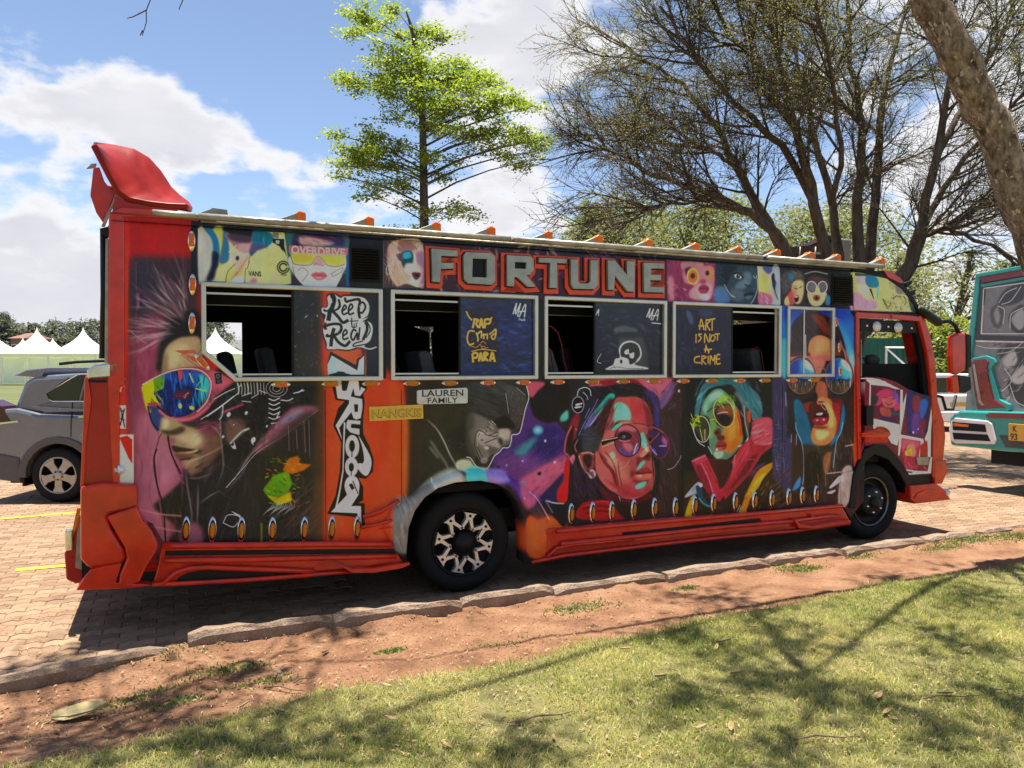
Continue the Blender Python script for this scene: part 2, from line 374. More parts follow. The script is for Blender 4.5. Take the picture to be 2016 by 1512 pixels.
    # face below
    p('#8c7452', '232 838 300 852 352 882 430 900 520 940 545 1000 548 1060 480 1160 400 1150 350 1090 330 1050 290 1010 285 985 300 950 230 930 222 905', 3)
    p('#c9b288', '240 850 270 860 255 900 235 900', 5, .8); p('#3a2c22', '225 905 250 925 300 930 340 915 350 895 330 885 280 905', 3); p('#b8a07a', '300 940 400 920 470 960 440 1000 360 975', 8, .7)
    p('#4c3426', '400 1000 520 960 560 1060 480 1160 400 1150 350 1100 420 1060', 12, .8)
    p('#2a1d18', '282 984 330 992 380 1000 440 1010 420 1026 340 1022 296 1016', 2); l('#c69c68', '310 1024 380 1018 415 1006', 9, 2); p('#5a3a2c', '298 1022 380 1028 400 1046 320 1054', 4)
    l('#1e1410', '322 1056 380 1050', 8, 3); p('#8a6a4c', '340 1066 420 1070 400 1110 360 1100', 7, .7); l('#20140e', '400 1100 470 1060 500 1020', 6, 3)
    p('#5a3a2c', '450 890 560 920 566 1050 480 1090 440 1000', 12, .8); p('#181514', '380 1150 470 1080 560 1000 620 1100 540 1220 400 1200', 8, .95); l('#8a6a50', '330 1085 380 1120 440 1110', 8, 4, .6)
    h('#5a4030 #a88c68 #2c2018', 330, 930, 540, 1120, 40, -30, 60, 4, .35, 20, 1)
    # black jacket and rigged skull
    p('#161716', '190 1300 250 1240 335 1160 345 1100 400 1160 490 1150 560 1040 600 860 640 660 900 640 1010 800 1020 1200 1000 1500 320 1500 300 1400', 5)
    p('#141515', '600 660 1020 660 1020 830 800 900 700 1000 560 1060 540 900', 6)
    p('#6a4a3c', '560 860 640 850 660 900 600 960 560 960', 8, .8); p('#70303e', '410 890 470 860 520 870 500 930 440 920', 8, .8)
    h('#7a2a40 #a04458 #3a141e', 380, 840, 540, 900, 26, -20, 60, 5, .8, 15)
    l('#8a3048', '540 815 600 790 650 770', 12, 1)
    h('#2c2e2c #3c3e3a #0c0d0c #282420', 480, 680, 1000, 960, 120, 60, 80, 7, .7, 50, 1)
    W('#c9c9c4', ['430 850 520 790 600 730', '460 836 540 780 620 716', '500 745 560 710 606 690', '545 780 540 830 525 850', '620 690 640 670', '640 730 690 712', '690 740 720 722', '640 755 690 760', '730 700 770 715'], 4)
    for i in range(9): l('#b9bab4', [618+i*17, 660, 626+i*16, 690, 622+i*17, 722], 4 if i % 3 else 7, 0, .8)
    for i in range(5): l('#d0d0cc', [778, 742+i*24, 806, 752+i*24, 838, 738+i*24], 6, 0, .85)
    for r in (22, 38, 56): e('#b4b6b0', 820, 690, r, r*.8, 0, 0, .7, 4)
    W('#e0e0da', ['905 716 962 700', '930 712 955 694', '840 750 880 752 905 740', '690 960 700 980', '835 810 820 840', '790 870 830 866'], 5)
    for x, y, r in ((574, 824, 13), (664, 816, 10), (545, 938, 8), (700, 955, 16), (600, 990, 10), (770, 884, 7), (600, 877, 4), (805, 895, 5)): e('#dcdcd6', x, y, r*.7, r, 25)
    l('#aaa9a0', '580 975 640 915 680 895', 10, 1); l('#3c3c38', '590 972 650 910', 4); l('#d2d2cc', '585 985 610 1000 600 965', 4)
    W('#b9b0a8', ['350 1110 370 1070 440 1040 520 1000 560 970', '545 780 530 870 540 1000 545 1100 510 1200', '352 1110 360 1180 384 1330 380 1400', '360 1150 420 1150 490 1125', '475 880 510 900 535 945', '500 820 530 860', '545 1075 620 1140', '620 1110 690 1020 740 950', '570 1200 640 1130 690 1040', '510 1210 590 1260', '425 1280 480 1240 530 1215', '418 1180 415 1300 410 1420'], 4, .3, .75, True)
    h('#34322e #4a4640 #26241f #3a2c2c #504a4c', 420, 1050, 760, 1460, 80, -58, 150, 8, .4, 18, 2); h('#5c2c3a #8a4c5c #40303a', 240, 1180, 420, 1480, 40, 84, 120, 6, .4, 10, 1); h('#3c3a3a #5a5450 #701f34 #2a3434', 560, 670, 1010, 1000, 120, 35, 60, 5, .5, 60, .5)
    W('#6a2c38', ['190 1040 215 950 232 920', '192 1040 210 1200 238 1400', '258 940 300 1080 345 1180'], 6)
    W('#14100f', ['205 1000 190 1060 205 1180 238 1300 250 1480', '262 930 278 1020 330 1130', '150 1370 160 1480'], 7)
    p('#77404e', '700 1020 760 930 830 850 900 790 1000 780 1040 800 960 860 860 940 770 1000', 7); p('#70788a', '830 870 900 810 960 800 900 860', 7, .7); h('#b07088 #8a90a0 #4c2030', 740, 800, 1000, 960, 60, -38, 40, 6, .5, 25, 1)
    l('#d0c4c0', '560 1200 640 1110 720 1020 860 930 1035 800', 3.4); l('#8a8680', '600 1160 690 1030 780 950', 4)
    p('#23201c', '740 1010 1030 820 1040 1490 640 1490 640 1180', 14, .8); h('#4a4038 #38322c #10100e #5c3c2c', 640, 900, 1030, 1480, 90, 88, 150, 7, .45, 8, 2)
    W('#8a7468', ['880 880 884 1010', '960 860 968 1020', '985 850 990 1040', '920 900 926 1000'], 3, 0, .7)
    q('#4e8010', '750 1210 800 1140 880 1110 900 1180 880 1220 890 1270 820 1290 770 1240', 2); q('#a2500e', '850 1110 880 1050 930 1035 940 1075 1000 1080 960 1110 900 1130', 2); q('#b09a08', '770 1240 830 1250 890 1220 900 1265 830 1290', 2)
    h('#7ab018 #d06018 #c8b010 #204008 #e08030', 770, 1050, 940, 1280, 60, 10, 34, 7, .7, 40)
    for i in range(16): l('#c4c4c0', [745+i*9, 1345-(i % 4)*9, 790+i*8, 1300, 820+i*6, 1262+(i % 3)*12], 3, 0, .75, True)
    h('#4c4640 #6a3830 #2a2622 #504a44', 780, 1180, 1040, 1460, 80, -40, 150, 9, .4, 12, 2)
    h('#b05040 #c0b8b0', 900, 1200, 1030, 1400, 8, -30, 40, 4, .6)
    l('#7a8c20', '742 1380 742 1480', 8, 1, .7); W('#d0d0cc', ['545 1380 570 1340 630 1350 600 1400 545 1380', '600 1330 635 1350', '590 1322 635 1345'], 3.5)
    p('#8a4a5c', '330 1500 330 1400 400 1380 440 1420 430 1500', 8, .8); W('#a06070', ['110 1310 220 1335 330 1345', '140 1390 240 1410 330 1425'], 7, 2)
    # rear corner: plain red with leaf shaped decal
    o(100, 560); q('#9c1a10', '590 -700 770 -700 760 900 660 900 590 700'); l('#c03018', '735 -600 738 200 700 800', 40, 16, .7)
    q('#dccab8', '675 1200 745 1200 745 1430 690 1430'); W('#2a1a14', ['690 1220 705 1300 690 1400', '730 1230 715 1320 735 1420', '700 1250 730 1260', '690 1330 735 1345'], 12)
    W('#dcb8a0', ['735 930 690 1050 700 1060', '690 960 730 1010'], 10); q('#8c3a30', '660 1480 830 1480 830 2230 660 2230'); q('#b8a898', '668 1490 820 1490 824 2210 680 2210'); q('#a8180e', '680 1520 760 1500 808 1540 808 1780 770 1720'); q('#a8180e', '720 2200 700 2050 760 2120 790 2200')
    # ---- orange bay with the vertical lettering, also across the window film above it
    o(0, 0, 1)
    q('#1f1d1e', '570 560 640 560 640 760 570 760'); h('#55505a #7a2c3c #3c3038 #8a3a48 #c8c8c8 #2a4a4a', 575, 575, 632, 740, 46, 80, 12, 2, .7, 60)
    q('#d43016', '636 560 700 560 712 690 760 730 790 760 790 1075 636 1075', 7)
    p('#e2401c', '645 820 700 800 720 930 650 1060', 14, .7); p('#b42a12', '720 760 800 760 800 900 740 960', 14, .6); p('#e03c20', '742 930 790 900 790 1040 735 1060', 10, .7)
    p('#3a2a1c', '622 760 640 770 636 1075 616 1075', 6, .8)
    q('#11131d', '690 556 760 556 760 745 722 742 722 690 690 660'); h('#18204a #0c1224 #202030', 712, 580, 754, 730, 24, 90, 60, 5, .8, 4, 1)
    W('#e2502c', ['790 962 752 1000 718 1010', '786 1022 745 1034 712 1038'], 5, 1); W('#8a1408', ['790 970 752 1010 718 1020', '786 1030 745 1042'], 4, 1)
    o(620, 690, 4.2)
    q('#17120f', '128 8 340 120 352 70 414 30 416 190 430 320 400 360 412 420 396 590 400 690 450 790 486 900 480 1000 420 1062 360 1052 400 1130 398 1240 355 1262 410 1262 412 1450 385 1470 350 1380 100 1352 170 1200 205 1000 216 760 150 620 190 480 245 420 170 410 150 330 100 130')
    q('#86a8d8', '140 40 352 165 368 80 410 42 408 200 300 200 210 175 110 200 104 120', grad=('#a0c4e8', '140 40 300 190'))
    q('#d0401c', '110 -30 380 -30 350 70 340 118 160 18')
    q('#17120f', '186 172 250 178 240 200 190 200'); q('#c8bda4', '160 222 214 222 224 330 250 336 292 232 348 232 360 260 370 340 380 300 418 320 372 378 320 370 316 330 296 380 390 402 392 470 378 560 340 572 318 560 300 510 236 590 200 640 226 745 170 620 280 440 282 410 186 396')
    q('#17120f', '214 226 288 226 262 330 226 330'); q('#17120f', '316 310 330 372 296 380'); q('#17120f', '322 446 356 444 354 508 328 508'); q('#17120f', '290 520 310 560 270 590')
    q('#c9c0ae', '270 574 376 582 374 612 300 606 296 636 368 648 366 700 290 676 258 640 260 600'); q('#17120f', '302 616 374 622 372 648 300 640')
    e('#c9c0ae', 308, 795, 58, 96); e('#17120f', 306, 790, 24, 48); l('#17120f', '306 830 304 890', 8)
    e('#c9c0ae', 302, 962, 54, 80); e('#17120f', 300, 965, 21, 36); l('#17120f', '300 995 300 1040', 7)
    p('#c9c0ae', '360 706 400 770 462 890 460 980 420 1038 356 980 356 935 398 930 404 880 388 790'); q('#c8bcaa', '238 590 252 600 244 760 236 1000 206 1190 182 1300 166 1306 200 1150 228 980 232 760')
    e('#c9c0ae', 306, 1120, 62, 86); q('#c4b8a8', '250 1090 366 1090 362 1190 300 1286 380 1286 384 1440 354 1440 350 1346 132 1336 262 1196'); q('#17120f', '280 1110 305 1096 328 1140 305 1156'); l('#17120f', '312 1078 356 1186', 8)
    # keep it real, brush script sticker on the film
    o(620, 560, 6.3)
    p('#16110f', '150 130 240 105 330 140 370 120 560 130 650 170 690 270 680 400 650 420 720 470 735 560 700 700 640 770 780 765 700 830 580 790 420 825 280 815 150 810 130 720 100 640 100 520 130 480 70 330 85 280 150 270', 3)
    p('#d6d4ce', '160 150 235 118 320 165 370 145 560 150 640 190 678 270 660 380 590 430 670 405 630 440 700 480 722 560 690 690 630 740 610 775 520 780 420 808 300 800 160 800 150 730 118 640 105 540 150 480 120 460 135 380 90 345 90 290 150 285 165 240')
    K = '#131110'
    l(K, '195 150 230 145 240 200 215 290 190 330 170 450', 52); l(K, '300 190 310 280 230 325 130 325 110 305', 24); l(K, '225 330 290 400 350 470 420 440', 38); l(K, '295 180 310 250 290 300', 26)
    l(K, '340 330 390 290 370 255 340 320 355 370 410 350', 22); l(K, '420 330 470 280 450 240 420 300 430 370 490 350', 22); l(K, '520 180 560 200 545 320 560 420', 34); l(K, '550 240 600 220 630 280 590 350 550 340', 24); l(K, '375 160 390 210 440 200 520 180', 30)
    l(K, '460 410 465 525 510 530', 16); l(K, '430 455 540 450', 12); l(K, '490 480 490 525', 12); l(K, '520 470 515 530', 12)
    l(K, '140 560 130 520 220 490 320 500 320 580 240 630 150 640 170 620', 34); l(K, '240 540 215 640 200 770', 42); l(K, '240 640 300 720 380 760 440 700', 36)
    l(K, '350 640 400 600 380 560 350 610 360 680 420 660', 22); l(K, '520 580 480 560 450 640 480 690 530 600 530 690', 24); l(K, '620 470 640 480 650 560 600 690', 36); l(K, '560 530 545 690', 20); l(K, '600 460 640 450 690 560 640 660', 14)
    l(K, '600 700 500 730 480 765 560 755 640 740', 16); l('#e8e6e2', '580 770 680 800 770 775', 16); W('#d6d4ce', ['205 170 215 230', '560 260 575 330', '595 260 600 300', '470 620 490 600', '300 560 280 600'], 7)
    # ---- grey portrait in a flat cap, galaxy behind
    o(780, 740, 4.447)
    q('#241f1b', '60 20 640 20 640 700 560 1500 -60 1500 60 1000 90 60', 14)
    q('#d43a18', '-60 40 60 60 80 500 60 1080 -60 1090', 12); p('#b85a20', '60 420 110 420 100 1000 60 1060', 12, .7)
    q('#3a2560', '800 700 1010 520 1160 200 1400 400 1480 500 1480 1060 1100 1130 900 860', 8)
    p('#23184c', '1150 480 1400 440 1480 600 1300 720 1150 640', 24); p('#5c2c5e', '880 740 1120 680 1300 800 1150 1000 950 880', 24, .8); p('#a3465e', '1100 900 1300 780 1490 690 1470 860 1270 1050 1120 1160 1060 1010', 16); p('#c05870', '1230 840 1420 750 1400 850 1250 960', 14, .7)
    p('#2f7078', '1030 660 1160 560 1240 540 1120 690', 14); e('#4a9ab0', 1240, 476, 44, 40, 0, 12); e('#9ad8e0', 1238, 474, 12, 11, 0, 4); e('#2c8088', 1115, 940, 14, 18, 0, 4)
    h('#3c2a70 #6a3068 #20184a #8a4068 #284878', 900, 500, 1460, 1050, 120, -35, 110, 22, .3, 14, 9)
    p('#1f1b3c', '1290 1060 1470 860 1490 1100 1330 1110', 9); P.p('#101011', '1170 190 1290 60 1500 60 1500 330 1400 400 1290 405 1200 340', 6); p('#a84258', '1140 60 1300 60 1240 130 1180 190', 7); p('#3f9a88', '1440 350 1500 300 1500 380 1440 400', 7)
    for x, y, r in ((1304, 569, 12), (1386, 756, 12), (1106, 745, 8), (965, 782, 7), (888, 858, 8), (1210, 1045, 4), (1095, 1058, 6)): e('#e4dce4', x, y, r*.7, r, 15, 1)
    for i in range(60): e('#c8b8d8', P.r.uniform(900, 1460), P.r.uniform(480, 1080), 2.2, 2.2, 0, 0, .7)
    e('#141020', 1252, 855, 20, 14, -30, 3); e('#1c1430', 890, 800, 18, 14, 0, 4)
    p('#26221f', '520 690 480 560 600 440 640 300 620 60 1060 40 1160 190 1120 320 1090 480 1010 500 1000 600 930 630 860 700 800 800 740 815 690 780 620 710', 2)
    p('#1c1a18', '440 500 620 440 690 640 660 720 500 660', 12)
    p('#2b2a29', '600 100 700 60 960 60 1010 330 940 390 880 370 760 330 620 270', 5); h('#3c3b3a #1a1918 #454442 #111010', 600, 80, 980, 360, 90, 22, 170, 10, .5, 10, 3)
    p('#353331', '960 90 1060 110 1140 200 1110 320 1070 460 990 470 1000 300', 3); h('#4c4a46 #5a5852 #1a1917', 975, 120, 1120, 430, 80, 75, 26, 8, .6, 40); h('#1c1b19', 960, 420, 1060, 480, 10, -60, 50, 10, .7)
    p('#151311', '860 400 960 350 1040 440 1000 470 900 460', 5); l('#d8d6d0', '958 150 985 330', 3); l('#aaa8a2', '1050 100 1130 170', 3)
    p('#5c564e', '640 340 740 350 860 420 900 470 1000 470 996 590 930 620 850 690 800 790 740 800 700 720 660 560', 9)
    p('#948d80', '720 480 860 500 960 520 920 610 850 680 760 620 700 560', 10, .75); p('#3a352f', '620 340 680 360 690 640 740 780 690 760 620 620', 14, .9); p('#a59d8e', '900 470 990 470 985 560 920 540', 7, .8); p('#2c2722', '890 540 930 560 930 610 900 590', 5); p('#4a443c', '770 610 850 620 900 650 830 690', 6); e('#a59d8e', 790, 630, 22, 14, 20, 4)
    p('#1c1815', '700 700 760 760 830 690 860 700 800 800 740 812 690 780', 7, .8); p('#6a645a', '740 720 800 700 790 750 750 760', 6, .8); p('#57524a', '640 480 690 470 690 620 650 560', 8, .6)
    W('#29241f', ['760 490 720 480 690 530 690 620 740 740', '760 490 800 520 890 490', '780 500 800 460 790 420', '800 520 860 530 890 520', '770 590 890 540', '730 500 700 560 720 640 760 720'], 7); W('#c8c0b0', ['765 505 725 500 705 550 710 620', '820 440 860 470', '810 400 850 440', '830 390 870 430'], 4)
    e('#8c857a', 752, 560, 20, 14, 20, 1); e('#36302a', 750, 562, 12, 8, 20, 1); h('#b0a898 #2a241e', 790, 390, 870, 480, 18, 50, 40, 5, .8, 30); e('#8c857a', 770, 740, 26, 22, 0, 1, 1, 6); h('#39342f #14110f', 460, 510, 600, 640, 22, 5, 70, 8, .6)
    l('#f0eeea', '1140 90 1160 190 1128 300 1090 470 1062 510 1014 518 1006 570 985 625 932 632 905 665 860 700 838 740 800 806 745 814 700 790 650 722 612 712', 8)
    p('#a8a484', '520 770 560 735 640 735 690 790 800 812 780 850 560 830', 5); p('#3fc0a4', '590 850 640 800 700 800 760 826 770 925 600 935', 9); p('#7e66b8', '770 830 860 812 950 840 960 920 780 930', 12)
    W('#cfc9bc', ['265 380 350 460 410 560 470 690 520 780 590 930'], 7, 1, tap=True); W('#88837a', ['300 570 360 660 430 760 460 830', '290 620 370 720'], 16, 7, .6)
    # wheel-arch lip painting
    p('#6c675f', '-20 1090 120 1060 260 920 400 830 520 810 590 920 480 940 330 1000 220 1110 160 1250 140 1500 -40 1500', 8); p('#a5a096', '300 930 430 850 520 830 560 920 440 950 330 990', 12, .8); h('#8e8a80 #4a463f #b0aca2 #35312b', -20, 1080, 200, 1480, 60, 75, 160, 14, .45, 14, 4); l('#d8d6d0', '305 890 320 980', 6, 2)
    p('#dc4a1c', '1110 1240 1260 1210 1400 1250 1500 1330 1500 1560 1130 1560', 12); p('#3a2018', '1130 1170 1250 1140 1320 1220 1200 1250', 12, .8); l('#f0c0c8', '1155 1010 1240 1090 1340 1260', 7, 1)
    p('#16131c', '1330 1110 1480 1110 1480 1320 1400 1260', 6); l('#e8d8d8', '1310 1090 1380 1112 1470 1118', 8, 1); l('#8ab0c0', '1300 1080 1370 1200', 5, 1)
    paint_front(P)
def paint_front(P):
    p, q, l, e, h, o = P.p, P.q, P.l, P.e, P.h, P.org
    def W(*a, **k):
        for t in a[1]: l(a[0], t, *a[2:], **k)
    # ---- woman with round tinted glasses
    o(1040, 720)
    q('#a84a5e', '600 120 1440 120 1440 420 1250 420 600 200', 8)
    q('#2a1a1c', '1280 420 1440 120 1750 120 1750 1520 1240 1520', 14); q('#161413', '1500 560 1660 120 1760 120 1760 1500 1480 1500', 14)
    p('#5a3a66', '1330 250 1450 160 1420 300 1330 420 1300 400', 8); h('#6a4a78 #8a6a90 #2c1a30', 1320, 160, 1470, 420, 20, -50, 120, 9, .6, 12, 2); h('#4a3a2c #2a2018 #1a1412', 1280, 1050, 1620, 1500, 40, 80, 160, 10, .5, 12, 2)
    p('#121014', '600 230 760 200 900 160 1060 150 1200 250 1290 320 1300 500 1280 700 1300 1000 1270 1300 1150 1400 700 1380 520 1420 380 1300 400 1000 440 700 480 500', 5)
    p('#6a1420', '700 150 900 130 1060 140 1120 220 900 215 760 200', 5); p('#16121c', '640 250 800 200 1000 170 1120 200 1130 250 900 240 760 260 680 300', 4); p('#2c2460', '1140 240 1250 270 1300 400 1295 600 1250 620 1240 420 1200 320', 8)
    p('#6c1a20', '440 520 500 470 520 560 480 700 420 760 350 860 370 720', 5); p('#1a0a0a', '430 620 450 600 440 720 390 840 380 760', 3); W('#d07070', ['430 600 380 700 360 850 400 890', '470 620 500 700 460 800 480 860', '410 890 380 960 360 1040'], 8, 1)
    p('#b01018', '370 950 410 930 400 1150 380 1340 290 1340 290 1220 340 1100', 4); p('#d87078', '410 920 450 880 460 920 440 980', 3)
    p('#201c3c', '300 1120 340 1060 340 1150 200 1320 120 1300', 7)
    h('#3a3660 #6a2c40 #24304a #5a2838 #40284c', 560, 200, 1320, 480, 60, 10, 160, 12, .5, 30, 3); h('#2c2a44 #4a2030 #1c1a2c #38202c', 420, 900, 760, 1420, 60, 70, 180, 12, .6, 14, 3); h('#4a3440 #382a2a #5a4038 #2c2430', 1240, 480, 1600, 1450, 90, 75, 190, 12, .55, 14, 4)
    # headphones and band
    p('#1c1c26', '560 330 680 300 700 420 620 560 520 720 470 700 520 500', 4); p('#1c8a78', '800 280 860 300 780 400 690 500 640 570 590 600 600 520 680 420', 2); p('#5a4a88', '640 480 690 500 620 590 560 640 560 590', 5); W('#c8e0d8', ['850 310 740 420 650 540 600 610'], 5); W('#7a78a0', ['690 330 640 430 560 560 500 690', '610 420 560 520'], 6); p('#2c2a30', '550 640 700 600 720 800 660 850 540 840', 5); h('#3c3a48 #18161c', 530, 640, 720, 840, 20, 0, 90, 10, .7, 8)
    e('#0c0c12', 492, 388, 62, 84, 0); e('#b0a8b8', 492, 388, 62, 84, 0, 0, .9, 7); p('#b0a8b8', '470 380 530 368 534 380 475 400'); p('#d8d0dc', '460 408 525 400 525 412 470 424'); l('#8ca8b0', '485 300 500 240 560 215 610 240 620 300', 10); l('#9a90a0', '540 260 580 300 590 340', 8)
    # face
    p('#8e3a3c', '860 330 960 310 1080 310 1170 370 1220 480 1230 620 1215 800 1225 920 1230 1000 1235 1150 1210 1230 1120 1300 980 1320 840 1250 730 1150 660 1000 690 850 740 700 790 520', 3)
    p('#b25048', '740 720 860 620 860 880 1000 1000 1000 1160 900 1150 780 1020 720 860', 14, .9); p('#c46a58', '800 900 900 960 980 1100 900 1120 800 1010', 14, .8); p('#9c2a34', '1010 340 1170 380 1220 560 1100 560 1010 480', 10); p('#6a1a26', '1170 400 1230 520 1215 620 1180 560', 8)
    p('#62b89c', '855 385 930 370 1000 430 1010 540 900 540 840 560 850 460', 6); p('#4aa088', '860 400 900 360 940 390 900 420', 5); p('#3aa488', '850 580 930 570 900 610 820 640', 4)
    p('#a84a44', '660 870 700 860 800 1000 880 1180 900 1240 820 1240 720 1140 680 1050', 6); p('#5c1c22', '700 860 780 960 860 1060 880 1200 860 1180 820 1060 740 960', 4); p('#882c34', '880 1240 980 1180 1100 1250 1210 1200 1190 1260 1100 1310 980 1320', 10); p('#40121a', '700 1180 820 1260 980 1320 1100 1320 1200 1260 1230 1330 1000 1400 760 1320', 6)
    l('#1a0e10', '815 640 870 575 950 548 1060 556', 17, 1, tap=True); l('#1a0c10', '1170 600 1230 590 1270 610', 14, 2)
    # nose and mouth
    p('#48a88c', '1110 690 1140 660 1170 740 1190 820 1150 830 1120 780', 4); p('#c86a58', '1150 830 1210 800 1215 860 1150 910 1100 900', 5); p('#4c141c', '1110 920 1150 900 1200 850 1215 900 1200 940 1150 930', 4); p('#5a1a22', '1200 640 1225 700 1222 900 1200 800', 5)
    p('#4fae90', '1075 1040 1110 960 1160 950 1130 1000', 4); p('#7a1c24', '1060 1060 1130 1020 1180 1010 1230 1050 1220 1080 1120 1085', 3); l('#150808', '1055 1068 1130 1070 1220 1062', 12, 1); p('#d8503c', '1050 1085 1130 1076 1220 1072 1210 1110 1140 1130 1080 1120', 3); p('#f09080', '1080 1090 1130 1086 1120 1104 1085 1104', 3); p('#4a141a', '1040 1130 1120 1150 1200 1130 1150 1170 1060 1160', 7, .8); p('#52ac90', '1060 1200 1110 1160 1170 1150 1150 1200 1080 1225', 4)
    p('#5cb096', '805 870 850 860 860 900 840 920', 5); l('#e09080', '890 1030 960 1000 1005 930', 4); l('#e07070', '1220 1250 1250 1100 1240 940', 6, 2)
    # glasses
    e('#40182a', 985, 740, 130, 158, -6, 2, .72); p('#4c3478', '865 790 930 840 1040 850 1090 800 1040 880 930 880', 8); p('#b8606a', '900 600 1000 590 1080 640 1000 660 900 660', 8, .7); p('#6a2030', '880 680 950 640 1030 660 1080 740 1000 760 920 750', 7)
    p('#1a0c14', '890 680 950 656 1020 690 1010 735 950 745 900 730', 3); e('#56648a', 946, 706, 17, 15, 0, 2); e('#0c0c18', 946, 706, 8, 8); e('#c8d0e0', 950, 701, 3, 3); l('#0a0408', '892 690 940 664 1000 680 1022 706', 12, 3); l('#e0a090', '900 738 950 748 1010 738', 6, 1); p('#b05868', '930 770 1010 770 1040 830 980 850', 8, .8); l('#e8e0f0', '1045 885 1060 820 1080 768', 9, 1); l('#5a58c0', '1050 890 1090 800', 16, 4)
    p('#2c1638', '1190 640 1280 660 1370 730 1385 800 1370 880 1300 910 1250 880 1210 800', 3); p('#501a2c', '1170 680 1230 690 1240 750 1200 770', 4); e('#0c080c', 1210, 730, 20, 18); p('#8a3a70', '1330 700 1375 740 1370 790 1330 760', 6); p('#5a4aa0', '1240 820 1280 880 1260 880 1230 850', 4); l('#e8e8f0', '1298 797 1370 797', 7); l('#b89aa8', '1205 790 1240 850 1275 890', 5)
    e('#220c14', 985, 742, 136, 166, -6, 0, 1, 10); l('#6e1c28', '860 660 950 580 1100 575 1240 605 1330 650 1390 740 1390 830 1350 900 1290 920 1245 890', 10); l('#8a3a42', '1060 890 1130 840 1230 740 1300 670', 9); l('#c0606a', '1075 600 1240 615 1340 665', 4); l('#100c0c', '728 775 790 745 890 715', 38); l('#c8b890', '728 745 800 730 885 712', 8); l('#a89878', '728 805 780 790 850 760', 7)
    h('#c06a58 #7a2c30 #a8483c', 740, 620, 1220, 1260, 60, 60, 120, 12, .25, 20, 6); p('#6a1e26', '1130 380 1220 480 1225 640 1180 600 1160 480', 10, .7); p('#321016', '690 700 740 640 780 500 850 340 800 330 740 420 690 560', 8, .95)
    p('#d08068', '880 560 960 540 1040 560 960 575', 5, .6); p('#e09a80', '760 900 800 880 880 930 900 1000 840 980', 12, .5); p('#3c1018', '1080 900 1130 925 1110 960 1075 1000', 6, .7); p('#481420', '1010 1040 1060 1050 1050 1100 1010 1110', 8, .6); p('#e8b098', '1150 760 1170 800 1190 840 1165 850', 4, .7); p('#2a0c12', '1150 900 1190 880 1200 900 1160 915', 2, .9); p('#7a2028', '740 1120 860 1220 980 1290 1100 1290 1000 1250 880 1180', 9, .7); l('#f0c8b0', '900 1300 1000 1318 1090 1312', 5, 2, .5)
    h('#2a1016 #4a1c24 #140a10 #6a2c34', 640, 380, 850, 620, 50, -58, 170, 8, .8, 10, .5); h('#8a4450 #2a1420 #50283a', 1130, 240, 1290, 560, 30, 70, 200, 8, .6, 8, 1); h('#5a2a3a #3a2a5a #7a3a44', 380, 900, 660, 1380, 50, 74, 220, 6, .6, 12, .5)
    # ear, hair strands, collar
    p('#7c302c', '500 880 560 855 640 870 650 960 640 1060 600 1050 540 1000', 3); p('#200e0e', '540 900 600 880 630 920 610 1010 570 990', 4); l('#d89888', '500 890 520 960 560 1040 590 1070', 9, 1); l('#e8c0b0', '530 870 600 860 650 880', 6, 1); e('#c8988a', 630, 1075, 40, 46, 0, 1); e('#3a1414', 632, 1072, 16, 20, 0, 1, 1, 8); h('#3a1820 #6a2c38 #201018 #8a4858', 690, 420, 840, 640, 22, -62, 140, 9, .7, 8, 2); h('#2c2038 #1c1420 #4a2030', 400, 900, 680, 1400, 46, 70, 200, 14, .7, 14, 3)
    W('#4a141c', ['890 940 900 1060 930 1200', '760 850 840 960 880 1100 890 1210', '700 860 780 940'], 9, 2); W('#cfa6a0', ['895 1290 910 1330 920 1370', '1375 1030 1440 1010 1500 930 1515 890'], 5)
    p('#8a1016', '520 1380 640 1340 800 1340 900 1400 960 1520 500 1520', 4); W('#40080c', ['540 1420 680 1390 820 1400', '560 1470 700 1440 860 1460'], 12, 2); l('#c83038', '560 1390 700 1350 800 1350', 8, 2); p('#1c1416', '840 1330 1040 1380 1240 1330 1260 1520 960 1520', 8)
    l('#f0ecec', '1490 240 1495 250 1490 262', 20, 2)
    # ---- teal haired figure with lime glasses
    o(1300, 720)
    q('#0e0f10', '240 120 1110 120 1110 1100 240 1100', 8); p('#2c2016', '1110 1040 1420 1050 1560 1300 1500 1420 760 1500 800 1200', 14); q('#241a14', '240 1050 1150 1050 1400 1500 200 1520', 10)
    p('#2a5a64', '350 380 400 220 500 130 640 120 780 130 900 220 980 300 1010 420 1000 530 940 560 880 440 820 400 740 260 600 200 460 250 400 380 380 500 340 500', 4); h('#3c7e8a #7ab0b8 #18343c #56929c', 350, 130, 560, 420, 40, -55, 150, 10, .7, 14, 1); h('#3a7684 #14303a #6aa0ac #1f4a58', 740, 150, 1000, 540, 60, 62, 150, 12, .7, 14, 1); h('#1c3a44', 560, 120, 740, 200, 10, 0, 90, 12, .6)
    p('#1a1816', '600 210 700 190 770 290 780 420 740 340 660 260', 5)
    p('#4a6a50', '400 520 420 380 480 280 580 225 680 290 740 380 780 480 800 620 820 740 760 840 660 930 560 930 500 850 480 740 500 600', 3)
    p('#6aa084', '420 400 500 280 590 240 640 300 560 340 500 380 450 480', 9); p('#8ac0a0', '480 310 560 260 600 290 520 340', 7, .7); p('#d85818', '640 620 760 440 790 600 800 740 740 830 660 860 620 760', 12); p('#b83010', '760 420 800 560 810 720 780 640', 6); p('#e87828', '660 640 740 600 740 720 680 740', 12, .8); p('#5a8a48', '480 560 540 560 550 620 510 720 480 700', 7)
